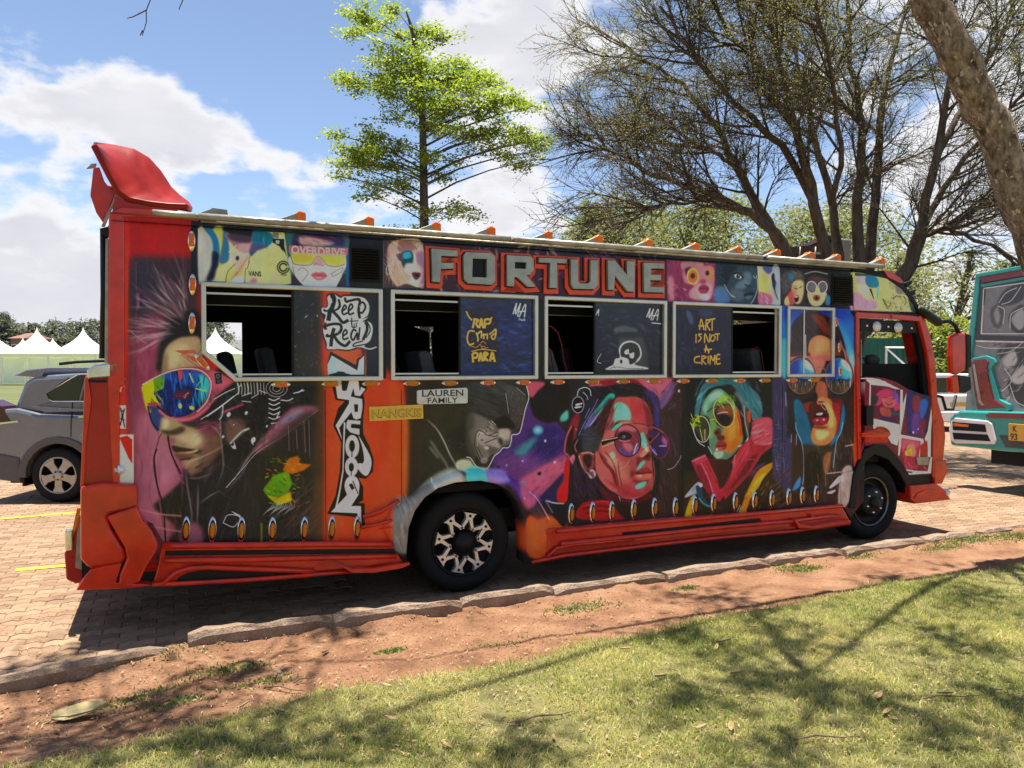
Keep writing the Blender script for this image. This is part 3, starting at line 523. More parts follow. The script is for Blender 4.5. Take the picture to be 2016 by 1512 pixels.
    p('#5a2018', '540 640 590 620 600 680 560 700 530 670', 4); e('#200806', 562, 664, 16, 12); p('#7a2420', '550 800 570 750 620 740 660 780 640 830 560 840', 4); l('#200808', '550 800 600 796 650 790', 9, 1); p('#3c1a14', '560 700 620 690 640 730 580 740', 6); p('#a03a30', '560 810 620 812 600 838 560 836', 3); p('#90a88c', '530 860 620 850 610 910 560 920', 7, .8); e('#f0e8e0', 560, 832, 10, 12, 0, 1)
    p('#28161c', '540 440 600 390 680 380 720 450 710 560 640 610 570 590 530 520', 4); p('#a05028', '590 400 690 400 720 500 640 480 560 460', 8, .6); l('#b0b0c8', '560 480 620 462 670 464', 9, 2); p('#140c14', '570 500 660 490 690 560 620 580', 6); l('#1c1410', '460 460 520 420 600 390', 9, 1)
    e('#b8a848', 630, 470, 104, 150, -18, 0, 1, 9); e('#7cb020', 620, 330, 60, 28, -24, 3, .8); h('#a8d020 #d8e060 #6a9a10', 580, 290, 750, 420, 26, 60, 90, 6, .9, 30); h('#c8b050 #e8d090', 700, 360, 770, 620, 12, 82, 180, 5, .9, 5); p('#26301c', '330 520 400 490 480 520 490 660 460 740 430 760 380 700 340 600', 3); p('#4a3a1c', '400 640 460 640 450 740 410 740', 4); e('#c8d0a0', 410, 630, 84, 134, -6, 0, .9, 8); l('#d0d8b0', '310 580 340 680 380 760 440 800', 8); h('#8ac010 #b8e020 #5a8a08 #c8c820', 305, 490, 400, 620, 34, 40, 70, 9, .9, 40); W('#d8d898', ['390 620 420 750', '440 630 440 740'], 6); W('#8cb020', ['490 540 545 530 550 560'], 10)
    l('#5a6068', '740 260 810 360 830 460', 40, 8, .7); p('#40302c', '830 430 880 440 890 540 860 700 840 640', 4); p('#b83820', '860 470 890 450 895 540 870 560', 4); l('#a0a09a', '830 400 840 560 870 700 840 760', 10, 2)
    l('#b8d0c0', '470 800 500 850 510 880', 8, 1); l('#e8d0d0', '770 800 840 780 870 720', 12, 2)
    q('#3a0c14', '420 900 560 930 700 940 860 760 900 800 800 1000 640 1320 480 1280', 3)
    q('#8a1c2a', '303 945 330 925 440 878 474 930 500 1010 545 1110 640 1262 590 1350 500 1310 420 1180 350 1050', 1.5); q('#a82c3a', '330 930 440 882 462 930 400 960 350 980', 2); q('#5c101c', '350 1000 400 980 500 1200 560 1330 480 1280 400 1150', 4, .8)
    q('#8a1c2a', '872 738 902 690 905 560 1000 510 1110 538 1110 800 1000 890 900 1060 790 1180 640 1330 600 1230 660 1060 730 900 810 785', 1.5); q('#b0323e', '830 800 880 740 880 860 780 1000 700 1140 690 1060 760 900', 5, .8); q('#4c0c16', '900 900 980 860 860 1060 740 1190 680 1230 780 1080', 5, .8)
    W('#5a0c18', ['380 930 460 1060 560 1250', '420 900 500 1040 600 1220', '850 820 780 960 700 1120', '960 880 860 1000 760 1140'], 9, 2, .8, True); W('#d86a74', ['360 930 440 895', '480 950 540 1090 620 1230', '800 800 730 930 670 1070'], 6, 1, .8, True)
    p('#b83a48', '920 600 1000 520 1110 540 1110 760 960 780 900 700', 5); h('#e07880 #f0a8a8 #6a141e #c04854', 910, 530, 1110, 780, 40, -25, 120, 12, .7, 14, 1); W('#d87080', ['310 950 450 890', '740 880 720 1000 640 1160', '400 960 470 1100 520 1260'], 9, 1); h('#4a0c16 #a83040', 330, 960, 900, 1240, 40, 60, 130, 9, .6, 20, 1); p('#2a1014', '560 950 660 940 720 1000 640 1180 580 1200', 7); l('#b03c48', '820 940 900 930 970 940', 5)
    p('#c88018', '240 1500 300 1310 350 1290 330 1400 290 1520', 3); p('#8a98a0', '240 1300 360 1160 400 1180 370 1260 300 1290', 4); p('#1c3040', '350 1200 400 1200 430 1300 500 1400 440 1400 380 1320', 4); l('#3c8a90', '380 1310 430 1370 500 1400', 12, 3); e('#e8d0c0', 400, 1185, 18, 20, 0, 3)
    p('#c07014', '780 1500 830 1320 900 1160 980 1030 1110 960 1110 1010 1020 1120 920 1280 860 1400 850 1510', 3); p('#d89a20', '860 1280 960 1120 1050 1060 1000 1140 900 1300', 6); p('#3a2440', '900 1060 960 990 1050 960 960 1040 880 1110', 4); h('#5a2008 #e8b040 #8a3a10', 800, 1040, 1100, 1450, 36, -60, 130, 7, .7, 10, 1); W('#e0d0b0', ['760 1450 790 1380', '775 1470 800 1400'], 6)
    h('#3c5a60 #284048 #5a2c34 #1c2c30', 250, 160, 1100, 560, 60, -60, 130, 9, .3, 30, 3); h('#4a2c1c #6a3a20 #2c1c20 #502030', 250, 1100, 1100, 1480, 70, -50, 140, 9, .5, 25, 2)
    # ---- city bay and woman in mirrored sunglasses
    q('#2c2844', '1110 110 1250 110 1250 700 1400 800 1400 1500 1110 1100', 8); h('#5a5878 #1c1a28 #3a3850 #6a6a88 #24304a', 1115, 330, 1260, 1050, 80, 88, 150, 6, .7, 2); h('#b0b0c0 #40384c', 1120, 560, 1230, 1050, 50, 0, 60, 4, .6, 6); h('#6a5030 #9a7a40 #38281c #2a2028 #a83a20', 1110, 1050, 1420, 1400, 80, -38, 190, 7, .6, 10, 1)
    q('#2a1c1a', '1400 120 1960 120 1960 1500 1300 1500 1300 800', 10); h('#6a4a3a #38302c #8a7a80 #4a3a50 #a04a28 #c8b8a0', 1700, 700, 1900, 1420, 80, 86, 140, 6, .6, 5, 1)
    o(1300, 480); q('#1c5aa8', '1200 610 1920 610 1920 1300 1200 1300', 6); q('#14308a', '1200 610 1920 610 1920 760 1200 760', 40); p('#3a90d0', '1200 960 1290 1000 1280 1300 1200 1300', 12); p('#8ab8e0', '1820 1000 1920 1100 1920 1300 1860 1300', 20); p('#2a7ac8', '1700 760 1860 900 1900 1100 1800 1100', 26)
    p('#20161a', '1300 960 1310 800 1400 700 1500 670 1600 690 1720 760 1800 900 1850 1100 1860 1300 1290 1300', 5); p('#6a2c18', '1500 700 1620 720 1690 860 1640 900 1560 800', 9, .8); h('#4a2a1c #120c10 #7a3a1c #2c2028', 1310, 690, 1800, 1000, 70, 60, 160, 9, .6, 25, 2)
    p('#c06838', '1470 1060 1490 960 1560 910 1640 920 1700 980 1720 1140 1480 1150', 4); p('#e08850', '1540 960 1640 940 1680 1040 1560 1080', 14, .8); p('#5a2818', '1690 980 1760 1000 1800 1160 1720 1200', 8); p('#382018', '1290 1080 1480 1080 1460 1140 1290 1140', 8); q('#a8504a', '1290 1120 1700 1105 1720 1160 1290 1165', 3); p('#b05848', '1480 1160 1640 1160 1600 1270 1600 1330 1540 1330 1520 1260', 5)
    q('#dcd4c8', '1440 900 1448 900 1452 1270 1444 1270'); e('#0a1020', 1395, 1310, 148, 190, 0, 2); e('#0a1020', 1775, 1310, 140, 200, 0, 2)
    def lens(cx, rx):
        P.setclip([cx+rx*math.cos(t*.3) if 1 else 0 for t in ()] or sum([[cx+rx*math.cos(t*.25), 1312+176*math.sin(t*.25)] for t in range(25)], []))
        q('#1c50b0', [cx-200, 1100, cx+200, 1100, cx+200, 1340, cx-200, 1340]); p('#3a90e0', [cx, 1180, cx+120, 1180, cx+140, 1300, cx+40, 1340], 14); p('#12307a', [cx-140, 1150, cx-30, 1150, cx-40, 1340, cx-140, 1340], 14); p('#b8e0e8', [cx+20, 1150, cx+90, 1150, cx+130, 1260, cx+50, 1230], 8)
        q('#3c2c22', [cx-200, 1370, cx+200, 1350, cx+200, 1520, cx-200, 1520], 14); h('#1a1820 #7a6a50 #c0a060 #2a3a6a #504030', cx-130, 1350, cx+130, 1480, 60, 90, 90, 7, .8, 3); h('#2c78d8 #6ab8e8', cx-110, 1320, cx+110, 1400, 20, 90, 60, 8, .7, 3)
        P.setclip(None)
        e('#4a3430', cx, 1312, rx+8, 184, 0, 0, 1, 13); e('#9a7a70', cx, 1312, rx+2, 178, 0, 0, .5, 4)
    lens(1398, 140); lens(1774, 134); l('#8a4a40', '1540 1250 1590 1220 1640 1250', 16, 2)
    W('#c8d8e8', ['1870 1240 1890 1320 1880 1420'], 8, 2); p('#7a4a50', '1820 1040 1850 1140 1880 1200 1860 1100', 5); W('#9a5a58', ['1780 960 1830 1100 1850 1200'], 14, 3)
    o(1300, 720)
    p('#8a4630', '1560 160 1640 180 1660 330 1620 400 1560 380 1540 280', 5); p('#1a1014', '1330 350 1420 340 1540 260 1560 400 1500 480 1480 640 1460 740 1380 700 1340 560', 6)
    p('#12506a', '1325 360 1400 360 1480 560 1500 720 1560 800 1500 820 1400 760 1350 640', 7); p('#b06a38', '1560 330 1680 330 1740 400 1760 560 1730 700 1660 780 1560 790 1500 740 1500 640 1540 560', 6); p('#d89850', '1640 360 1710 440 1720 600 1670 600 1660 460', 9); p('#e8b070', '1540 640 1620 640 1680 660 1640 720 1560 730', 12, .9); p('#6a2418', '1420 380 1520 360 1500 440 1440 460', 7); p('#3a1212', '1480 380 1560 380 1530 480 1500 560 1470 520', 7); p('#5a1a1c', '1690 330 1800 340 1790 440 1750 420', 7)
    p('#3c0c14', '1530 420 1580 380 1630 400 1670 480 1660 560 1600 590 1530 580 1510 520', 3); p('#12060a', '1540 470 1600 455 1650 490 1620 510 1540 520', 3); p('#d8c0c0', '1550 472 1610 465 1600 490 1550 492', 3, .8); p('#8a1428', '1510 530 1580 510 1660 525 1640 570 1570 585 1520 570', 3); e('#f0a8a8', 1555, 540, 14, 8, 0, 1); e('#ffd8d0', 1620, 536, 12, 7, 0, 1); l('#e8c0a0', '1590 340 1600 400 1640 440', 7, 2); l('#f0d0b0', '1600 355 1640 400 1660 470', 4); e('#2a0c0c', 1590, 360, 26, 8, 0, 2); p('#5a2a1c', '1520 600 1620 596 1660 620 1560 630', 7, .8)
    p('#8a1a20', '1700 380 1780 400 1770 600 1730 700 1750 560', 6); p('#1a5a80', '1810 380 1830 500 1800 640 1740 740 1680 800 1700 740 1770 640', 5); W('#8ad0f0', ['1340 560 1350 640 1400 760 1420 900 1420 1080 1410 1180', '1810 560 1790 660 1750 740 1730 860 1715 1020'], 7, 1); p('#2c6a98', '1390 1100 1340 1160 1310 1240 1380 1200', 6)
    p('#2a2220', '1430 790 1560 800 1680 800 1720 840 1680 1060 1620 1350 1440 1350 1430 1060', 6); p('#141010', '1440 900 1560 860 1600 1100 1500 1300 1440 1200', 10); p('#7a4a30', '1620 900 1690 860 1660 1060 1620 1040', 7); h('#5a3828 #8a5a3c #1c1412 #b08050', 1440, 820, 1700, 1360, 46, 84, 160, 7, .5, 6, 1); W('#b0503c', ['1700 850 1640 1020 1640 1200', '1560 1070 1570 1200'], 7, 2)
    W('#7a8aa0', ['1240 260 1245 400', '1350 680 1345 790', '1300 680 1296 760'], 10, 2); W('#c8b8b0', ['1830 800 1920 780', '1650 1070 1790 1055'], 8, 1)
    p('#9a8a78', '1760 1330 1800 1040 1900 1010 1880 1300 1790 1420', 5); h('#5a4a60 #d0b8a0 #8a4a40 #3a5a78', 1770, 1030, 1890, 1340, 30, 80, 100, 9, .6, 12, 1); p('#d8c8c0', '1680 1200 1780 1090 1800 1130 1700 1210', 3); p('#c8a8a0', '1650 1260 1740 1230 1700 1270', 3)
    q('#a02a1c', '1920 0 1960 0 1990 700 1960 1010 1920 1000', 3); q('#dc3a18', '1905 780 2000 760 2000 900 1930 1020', 8)
    # ---- upper strip of poster panels
    o(380, 420)
    q('#16161a', '-20 60 2016 200 6000 560 7200 640 7200 985 5800 915 1900 750 40 684 -20 684')
    q('#b4ab74', '48 150 905 190 985 700 60 670'); p('#9a9a92', '55 160 130 170 190 280 190 520 130 650 55 670', 4); p('#1c5a80', '110 150 200 160 260 300 260 500 200 540 190 280', 4); p('#14142c', '195 380 260 420 230 560 200 660 130 665 180 520', 6); p('#a89a3c', '200 150 300 150 300 480 260 520 270 280', 8); p('#2a5878', '300 160 340 200 360 440 300 500 260 470 290 300', 5)
    p('#8a5a66', '330 200 600 180 600 300 570 380 500 390 430 350 350 260', 5); p('#b0787c', '440 320 560 280 560 370 480 385', 6); p('#1a1216', '300 150 600 150 590 230 480 260 400 220 340 190', 5); p('#3a2a34', '350 200 580 230 570 290 470 290 370 260', 6); l('#f0e8e0', '355 385 430 318', 10)
    p('#14506a', '600 170 760 190 800 260 740 330 640 360 590 420 560 400 590 290', 4); h('#0c2c40 #2a8098 #14303c #5a4a80', 580, 180, 800, 400, 40, 85, 100, 9, .7, 6, 1); p('#3c3858', '590 300 720 330 620 380 560 420', 6); q('#5a5c54', '790 190 850 190 850 250 790 240'); q('#16181a', '790 250 905 255 905 330 930 420 900 400 860 330 790 290'); q('#8a8c88', '820 265 860 270 855 305 820 300')
    p('#b0a668', '560 470 620 400 720 360 800 350 920 400 985 690 520 690 520 560', 4); p('#a89c58', '320 690 340 560 420 480 500 440 500 560 460 690', 5); p('#c88a6a', '440 560 520 430 560 440 500 560 420 640', 8, .8); p('#b08a90', '370 400 520 390 560 420 500 480 420 560', 7, .7); q('#b8c0c0', '390 650 430 625 510 625 505 690 380 690'); p('#a85070', '560 690 590 640 640 660 620 690', 6); p('#c89a80', '740 690 760 620 830 560 850 690', 14, .8); W('#3a3020', ['560 470 540 540 520 560 512 690', '320 690 345 580 420 500', '600 380 560 440 550 500'], 5); W('#b04a4a', ['420 620 500 500 550 420', '380 660 440 580'], 7, 1); e('#2a2c2c', 440, 445, 18, 24)
    e('#20201a', 895, 535, 64, 66, 0, 0, 1, 12); e('#20201a', 895, 535, 44, 46, 0, 0, 1, 15); e('#b0a668', 945, 530, 26, 12); l('#20201a', '870 610 930 612', 10, 0, .8); q('#2a6a70', '905 180 990 190 985 700 940 500', 8, .7)
    q('#2c4a58', '975 190 1550 220 1550 735 975 705', 3); p('#2a2044', '1040 190 1440 220 1500 310 1400 320 1200 300 1000 330', 6); p('#b08a88', '1060 230 1200 240 1400 290 1300 320 1080 310', 7); h('#3a1c50 #1c1430 #22486a #a04070', 1000, 190, 1540, 320, 50, 20, 110, 10, .7, 14, 1)
    p('#c4a8a4', '970 420 1510 440 1480 600 1450 700 1380 740 1100 730 1020 640', 2); q('#2a2830', '975 600 1010 620 1090 720 975 705'); q('#2a2830', '1490 600 1550 600 1550 735 1420 730'); q('#b84c5c', '950 318 1536 345 1530 415 950 385'); q('#b8a83c', '960 385 1520 410 1510 500 1440 522 1330 510 1290 450 1240 420 1190 460 1160 505 1010 500 975 450', 2); p('#8a8030', '1000 400 1180 420 1160 480 1020 480', 8, .5); l('#2a2418', '965 400 980 460 1010 505 1160 512 1200 460 1240 425 1290 460 1330 515 1440 525 1505 505', 5)
    p('#a07c7c', '1210 430 1270 440 1310 520 1260 510 1190 510', 7); l('#5a3a3a', '1190 510 1220 500 1250 510 1300 520', 7, 1); p('#a84a58', '1170 610 1220 580 1250 590 1290 580 1330 620 1280 660 1220 660', 3); l('#4a1c24', '1170 615 1250 612 1330 624', 6, 1); e('#d88890', 1250, 640, 30, 8, 0, 3); W('#3a3034', ['985 520 1020 640 1110 730', '1040 570 1080 540 1140 590 1080 680', '1370 600 1480 540 1470 580 1390 625 1370 600'], 4); q('#1c3c68', '1520 420 1550 420 1550 735 1515 720', 3)
    q('#17171b', '1555 200 1890 230 1890 750 1555 735'); W('#9a8a80', ['1890 270 1890 740'], 5)
    o(740, 420)
    q('#3a2c34', '75 250 480 290 480 745 75 740', 2); p('#b8887c', '150 290 300 250 460 300 480 700 420 730 300 700 200 720 130 600 110 400', 5); p('#6a4446', '220 290 300 270 380 300 380 370 230 380', 8, .8); p('#12343e', '255 390 350 375 370 450 340 540 290 560 250 480', 3); p('#2a7a90', '270 395 340 385 345 440 270 450', 5); p('#4a3040', '200 410 260 400 260 470 220 460', 5); p('#c8a0a0', '300 500 400 520 470 640 420 720 340 690 280 600', 8); p('#6a4a70', '400 390 480 400 480 720 440 700 460 560 400 480', 10, .8); p('#c07868', '260 560 340 620 330 670 260 640', 9, .7); p('#4a2030', '355 590 440 590 430 640 390 660', 4); l('#e8e0e0', '385 415 395 500 400 540', 7, 2); p('#180c10', '380 610 430 608 420 632', 3); h('#d8b098 #8a5a4c #f0d0b8 #5a3430', 90, 280, 250, 730, 60, 70, 110, 8, .6, 30); W('#e8c8a8', ['250 560 300 660 410 730 470 700', '200 430 240 560'], 5); e('#c8a8a0', 125, 560, 24, 50, 0, 0, 1, 6); h('#c8a8b0 #2a1c20', 380, 300, 470, 380, 12, 70, 60, 7, .7, 20)
    q('#2c1c26', '480 290 2900 480 2900 900 480 790', 2); h('#8a3454 #2a2a3a #5c4870 #a86c5c #4a2434 #b8b070 #6a2a44', 500, 320, 2850, 800, 220, 40, 140, 22, .7, 60, 3)
    o(1040, 440)
    q('#16151a', '1360 350 2300 420 2300 820 1375 790')
    o(1300, 480)
    q('#6a2440', '60 160 545 195 545 580 70 570'); h('#a0506a #3a1024 #c87a90 #802c48', 65, 170, 545, 570, 110, 60, 70, 16, .6, 60, 3); p('#9a6470', '220 180 420 190 400 240 330 240 220 260', 6); p('#a86070', '230 260 380 230 520 230 530 400 500 540 420 560 300 540 280 480 330 410 240 380', 7); p('#b87a82', '300 480 380 410 500 400 500 500 440 550 320 540', 7); p('#4a1830', '240 250 300 230 300 280 260 320', 5); e('#c88a30', 320, 322, 58, 80, 0, 1); e('#b05828', 320, 328, 46, 60, 0, 3); e('#301410', 320, 318, 22, 26, 0, 2); e('#d8a060', 322, 322, 60, 82, 0, 0, 1, 8); e('#b86a38', 490, 300, 34, 66, 0, 3); e('#2a1014', 465, 290, 20, 26, 0, 2); p('#7a2438', '380 430 430 400 480 430 470 480 420 500 380 470', 4); l('#300c18', '385 445 430 440 478 450', 9, 2); p('#c08a90', '370 510 470 500 480 550 420 560', 6); p('#7a3044', '390 360 440 350 450 390 400 395', 5); p('#e09090', '75 350 120 340 130 540 90 560', 14, .7)
    q('#1c2430', '545 200 975 225 975 600 545 580'); p('#3a5a80', '545 440 640 430 690 570 545 580', 8); p('#28303c', '640 240 960 240 970 440 930 560 880 600 760 590 690 520 640 400', 6); p('#4a5868', '760 390 840 350 860 420 800 450 740 440', 10); p('#566474', '830 280 900 300 890 400 840 400', 10, .7); p('#3c4856', '700 450 820 470 830 540 760 580 700 540', 12); p('#14181e', '620 240 760 230 700 300 660 400 620 400', 8); h('#2a303a #0e1014 #4a4e58', 550, 210, 640, 440, 30, 50, 40, 8, .8, 60); e('#e0e4e8', 770, 322, 36, 22, 14, 1); e('#080a0c', 770, 322, 20, 22, 0, 1); e('#fff', 776, 312, 5, 5); l('#06080a', '720 300 770 290 820 340', 11, 2); e('#a8b0b8', 940, 325, 16, 14, 0, 1); e('#080a0c', 940, 322, 9, 12); p('#12161c', '830 500 890 480 930 490 900 520 840 530', 4); p('#5a6674', '850 520 910 515 890 540 850 545', 5, .8); l('#0c1014', '835 400 870 420 900 410', 10, 3); W('#c8ccb0', ['630 400 690 500 740 530', '960 340 960 460 920 560 890 600'], 6, 1); h('#6a7682', 700, 350, 940, 560, 16, -20, 60, 9, .25, 30, 4)
    q('#a89a80', '960 220 1180 240 1190 605 980 600'); p('#b8a850', '980 300 1060 310 1070 460 980 480', 5); p('#c88a50', '1000 300 1060 310 1050 440 1000 420', 8, .7); p('#a8506a', '980 480 1100 520 1100 600 980 600', 6); p('#3a4a78', '1020 225 1120 240 1080 300 1030 270', 5); p('#8a9098', '1110 240 1180 245 1185 600 1130 600', 3); p('#24506a', '1110 340 1150 380 1130 450 1110 420', 4); p('#1c1c24', '1100 330 1130 300 1140 460 1170 560 1140 500', 4); h('#e8d0c0 #c05a78', 985, 500, 1100, 600, 14, 60, 60, 8, .7)
    q('#2a241f', '1190 250 1440 270 1440 625 1200 610'); p('#3a3c38', '1200 330 1280 270 1400 290 1420 420 1300 440 1220 500', 6); h('#15130f #6a6258 #3a2a20 #8a6a50', 1200, 260, 1430, 440, 50, 60, 70, 9, .7, 30); p('#c8946a', '1320 380 1410 370 1420 480 1390 580 1340 590 1300 500', 5); p('#9a3a3c', '1250 520 1310 460 1330 580 1300 610 1250 610', 6); p('#b85a50', '1310 420 1350 420 1340 520 1310 500', 7, .7); e('#20080a', 1350, 545, 22, 36, 8, 2); e('#e8d8c0', 1350, 525, 14, 8, 0, 2); l('#2a1410', '1330 440 1360 450', 8); l('#2a1410', '1375 440 1405 420', 8); p('#2a5878', '1270 300 1320 300 1320 350 1280 360', 5); p('#d89868', '1230 560 1260 520 1280 600 1240 610', 4)
    q('#1c1c20', '1430 270 1680 290 1680 645 1440 625'); p('#402c2c', '1490 330 1640 340 1660 420 1460 420', 8); p('#c49a6c', '1470 470 1640 480 1630 560 1580 615 1510 615 1470 560', 4); p('#e0bc88', '1500 540 1600 540 1580 600 1520 600', 10, .8); e('#5a565a', 1500, 435, 50, 58, -8, 2); e('#5a565a', 1605, 435, 48, 58, 8, 2); e('#e8e0d8', 1500, 432, 54, 64, -8, 0, 1, 9); e('#e8e0d8', 1606, 432, 52, 64, 8, 0, 1, 9); p('#d8c070', '1540 440 1570 430 1580 490 1540 500', 4); e('#7a4038', 1548, 538, 36, 32, 0, 2); e('#200c0c', 1548, 538, 13, 14, 0, 2); l('#a8a8a8', '1430 300 1530 275 1660 300', 8, 1); p('#2a6a88', '1640 520 1680 520 1680 600 1640 600', 7)
    q('#15151a', '1680 270 1885 290 1890 640 1690 640')
    o(1600, 500, 6.72)
    q('#a8a460', '500 240 800 270 1150 340 1300 540 1310 770 500 740'); q('#20384a', '540 250 700 265 850 300 690 300 545 290'); p('#a88a98', '580 300 690 300 690 390 620 420 570 360', 5); p('#14607a', '690 300 830 310 860 420 800 450 700 420', 5); q('#2a9aa8', '740 420 860 450 850 590 830 600 840 450', 2); q('#1c1410', '730 460 760 460 800 600 790 600'); p('#c87890', '510 520 600 520 700 600 820 620 820 730 510 735', 12); h('#d898a8 #8a3a58 #e0d0b8 #6a4a90', 510, 520, 820, 730, 40, 80, 80, 12, .6, 14, 2); p('#c8b890', '560 420 700 420 740 560 620 520', 7); p('#8a8060', '1000 330 1100 350 1050 480 1000 420', 7); p('#6a6258', '1080 390 1190 400 1200 520 1100 520', 8); h('#2a2828 #8a8478 #4a4640', 920, 540, 1290, 760, 60, 30, 70, 12, .7, 60); W('#24201c', ['910 600 960 700 990 730', '940 650 990 700 1020 640', '1050 600 1090 560 1160 570', '1180 560 1220 620 1200 680'], 10); W('#b0a898', ['1060 690 1130 690 1110 750', '1160 700 1260 740', '1100 560 1060 610 1120 620'], 9); p('#2c3430', '1240 480 1330 560 1400 760 1290 760', 6)
    # ---- window film: tree reflections painted in, stickers on top
    o(740, 420)
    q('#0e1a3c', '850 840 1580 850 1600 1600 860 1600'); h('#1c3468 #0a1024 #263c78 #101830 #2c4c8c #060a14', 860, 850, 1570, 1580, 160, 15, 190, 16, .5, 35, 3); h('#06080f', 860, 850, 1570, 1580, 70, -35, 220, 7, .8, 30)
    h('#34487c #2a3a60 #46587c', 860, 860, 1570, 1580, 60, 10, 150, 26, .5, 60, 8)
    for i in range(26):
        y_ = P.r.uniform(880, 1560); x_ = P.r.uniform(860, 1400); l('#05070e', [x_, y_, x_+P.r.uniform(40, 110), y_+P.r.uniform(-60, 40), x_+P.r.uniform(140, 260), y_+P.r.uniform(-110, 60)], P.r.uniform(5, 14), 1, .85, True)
    OR = '#e08a30'
    def letters(col, segs, w, sh=None):
        if sh: W(sh, segs, w*1.7)
        W(col, segs, w)
    p('#14120f', '900 960 1100 940 1200 1060 1210 1250 1200 1480 960 1490 940 1340 900 1260 960 1100', 8, .7)
    W(OR, ['965 1140 985 1040', '985 1050 1020 1060 1000 1090 1020 1135', '1030 1140 1050 1045 1070 1140', '1040 1105 1068 1105', '1085 1140 1085 1045', '1090 1050 1140 1055 1130 1090 1090 1098'], 22); W(OR, ['900 970 930 1030 960 1060', '1140 1050 1160 1030'], 16)
    W(OR, ['985 1170 930 1170 910 1240 930 1300 980 1290', '1000 1180 1020 1250 1010 1270', '1010 1200 1050 1170 1050 1240', '1075 1190 1075 1250', '1060 1210 1100 1200', '1110 1190 1110 1250', '1130 1200 1160 1180 1195 1150 1190 1220 1170 1250 1150 1220 1190 1190'], 17); W('#a8642a', ['930 1310 1000 1330 1040 1300 1060 1340 1120 1330', '1040 1290 1070 1270 1100 1300', '1050 1320 1090 1320'], 9)
    W(OR, ['970 1480 962 1390', '962 1385 1010 1390 1005 1430 970 1432', '1025 1470 1045 1385 1060 1470', '1030 1440 1058 1440', '1080 1465 1080 1385 1115 1395 1085 1425 1118 1465', '1135 1470 1160 1380 1185 1475', '1143 1440 1178 1440'], 24); W(OR, ['950 1370 1060 1350 1200 1365'], 10); h('#e8a050 #8a4a18', 960, 1040, 1190, 1480, 24, 85, 24, 5, .7, 20)
    for ox, oy, kk in ((740, 420, 1.), (703, 421, .96), (986.5, 430, .94)):
        if kk == 1.: o(740, 420); s = lambda t: t
        elif kk == .96: o(1040, 440); s = lambda t: ' '.join(str(float(v)*.92+(-80 if i % 2 == 0 else 20)) for i, v in enumerate(t.split()))
        else: o(1300, 480); s = lambda t: ' '.join(str(float(v)*.82+(-535 if i % 2 == 0 else -75)) for i, v in enumerate(t.split()))
        W('#e4e4e8', [s(t) for t in ('1365 1000 1400 890', '1400 890 1390 1000 1440 890', '1440 890 1410 1025', '1425 1030 1490 900 1478 1030', '1430 975 1495 968')], 13*kk)
        W('#d8d8dc', [s(t) for t in ('1425 1062 1425 1048 1440 1048 1440 1062', '1448 1048 1448 1062 1460 1062 1460 1048', '1485 1045 1485 1062 1470 1062 1470 1048 1485 1050')], 5)
    o(1040, 440)
    q('#0a0d1a', '640 815 1370 815 1370 1480 640 1480', 2); h('#1a2030 #2c3440 #0a0c12 #3a3c44 #16202c', 700, 840, 1340, 1470, 120, 10, 120, 14, .5, 40, 3); h('#3c444c #24303a #4a4c50 #181c24', 700, 840, 1340, 1470, 70, 20, 120, 20, .5, 60, 4)
    p('#3a3e44', '860 1040 960 1010 1100 1060 1000 1085 880 1080', 6); p('#2c2e30', '920 1120 1130 1110 1190 1450 930 1300', 14); p('#16181c', '900 1080 1100 1090 1120 1130 900 1130', 6)
    W('#e4e4e8', [t for t in ('1180 930 1215 840', '1215 840 1205 935 1250 845', '1250 845 1222 960', '1238 960 1295 850 1285 962', '1240 915 1300 908')], 12); W('#d8d8dc', ['1230 985 1325 995'], 12, 0, .8); W('#e4e4e8', ['675 910 705 850 700 915', '710 860 690 890'], 8); l('#e4e4e8', '658 1000 658 1030', 12); W('#c8d0d8', ['730 1290 690 1365 730 1390'], 6)
    p('#f0efec', '915 1330 905 1250 940 1190 1000 1165 1060 1175 1110 1215 1130 1290 1110 1350 1060 1400 1180 1430 1170 1445 800 1450 795 1430 850 1400 870 1345', 2); p('#1c1c1c', '925 1320 920 1250 950 1200 1010 1178 1070 1190 1105 1230 1118 1300 1090 1350 1060 1385 1010 1400 1000 1350 960 1330', 2); h('#6a6a68 #3a3a38', 930, 1190, 1110, 1380, 50, 40, 20, 6, .8, 90); p('#e8e4d8', '860 1430 870 1370 920 1335 980 1350 1005 1400 1010 1430', 2); e('#14110f', 928, 1370, 12, 22); p('#f4f2ee', '960 1270 1000 1245 1010 1290 1055 1280 1050 1335 1015 1330 1005 1295 970 1300'); W('#1c1c1c', ['810 1440 880 1425 1010 1440 1150 1440', '850 1400 870 1440'], 5)
    o(1300, 480)
    q('#070b1c', '110 640 730 640 740 1280 120 1280', 2); h('#10204c #0a0c14 #1a3050 #14243c #204868', 130, 650, 720, 1270, 90, 80, 130, 22, .5, 20, 6); p('#3a4a68', '265 660 310 680 340 790 300 790 270 720', 6, .8); p('#203850', '385 650 520 660 500 720 420 730', 9, .7); h('#2a6a80 #38588a', 180, 980, 360, 1240, 12, 70, 60, 12, .5, 20, 3)
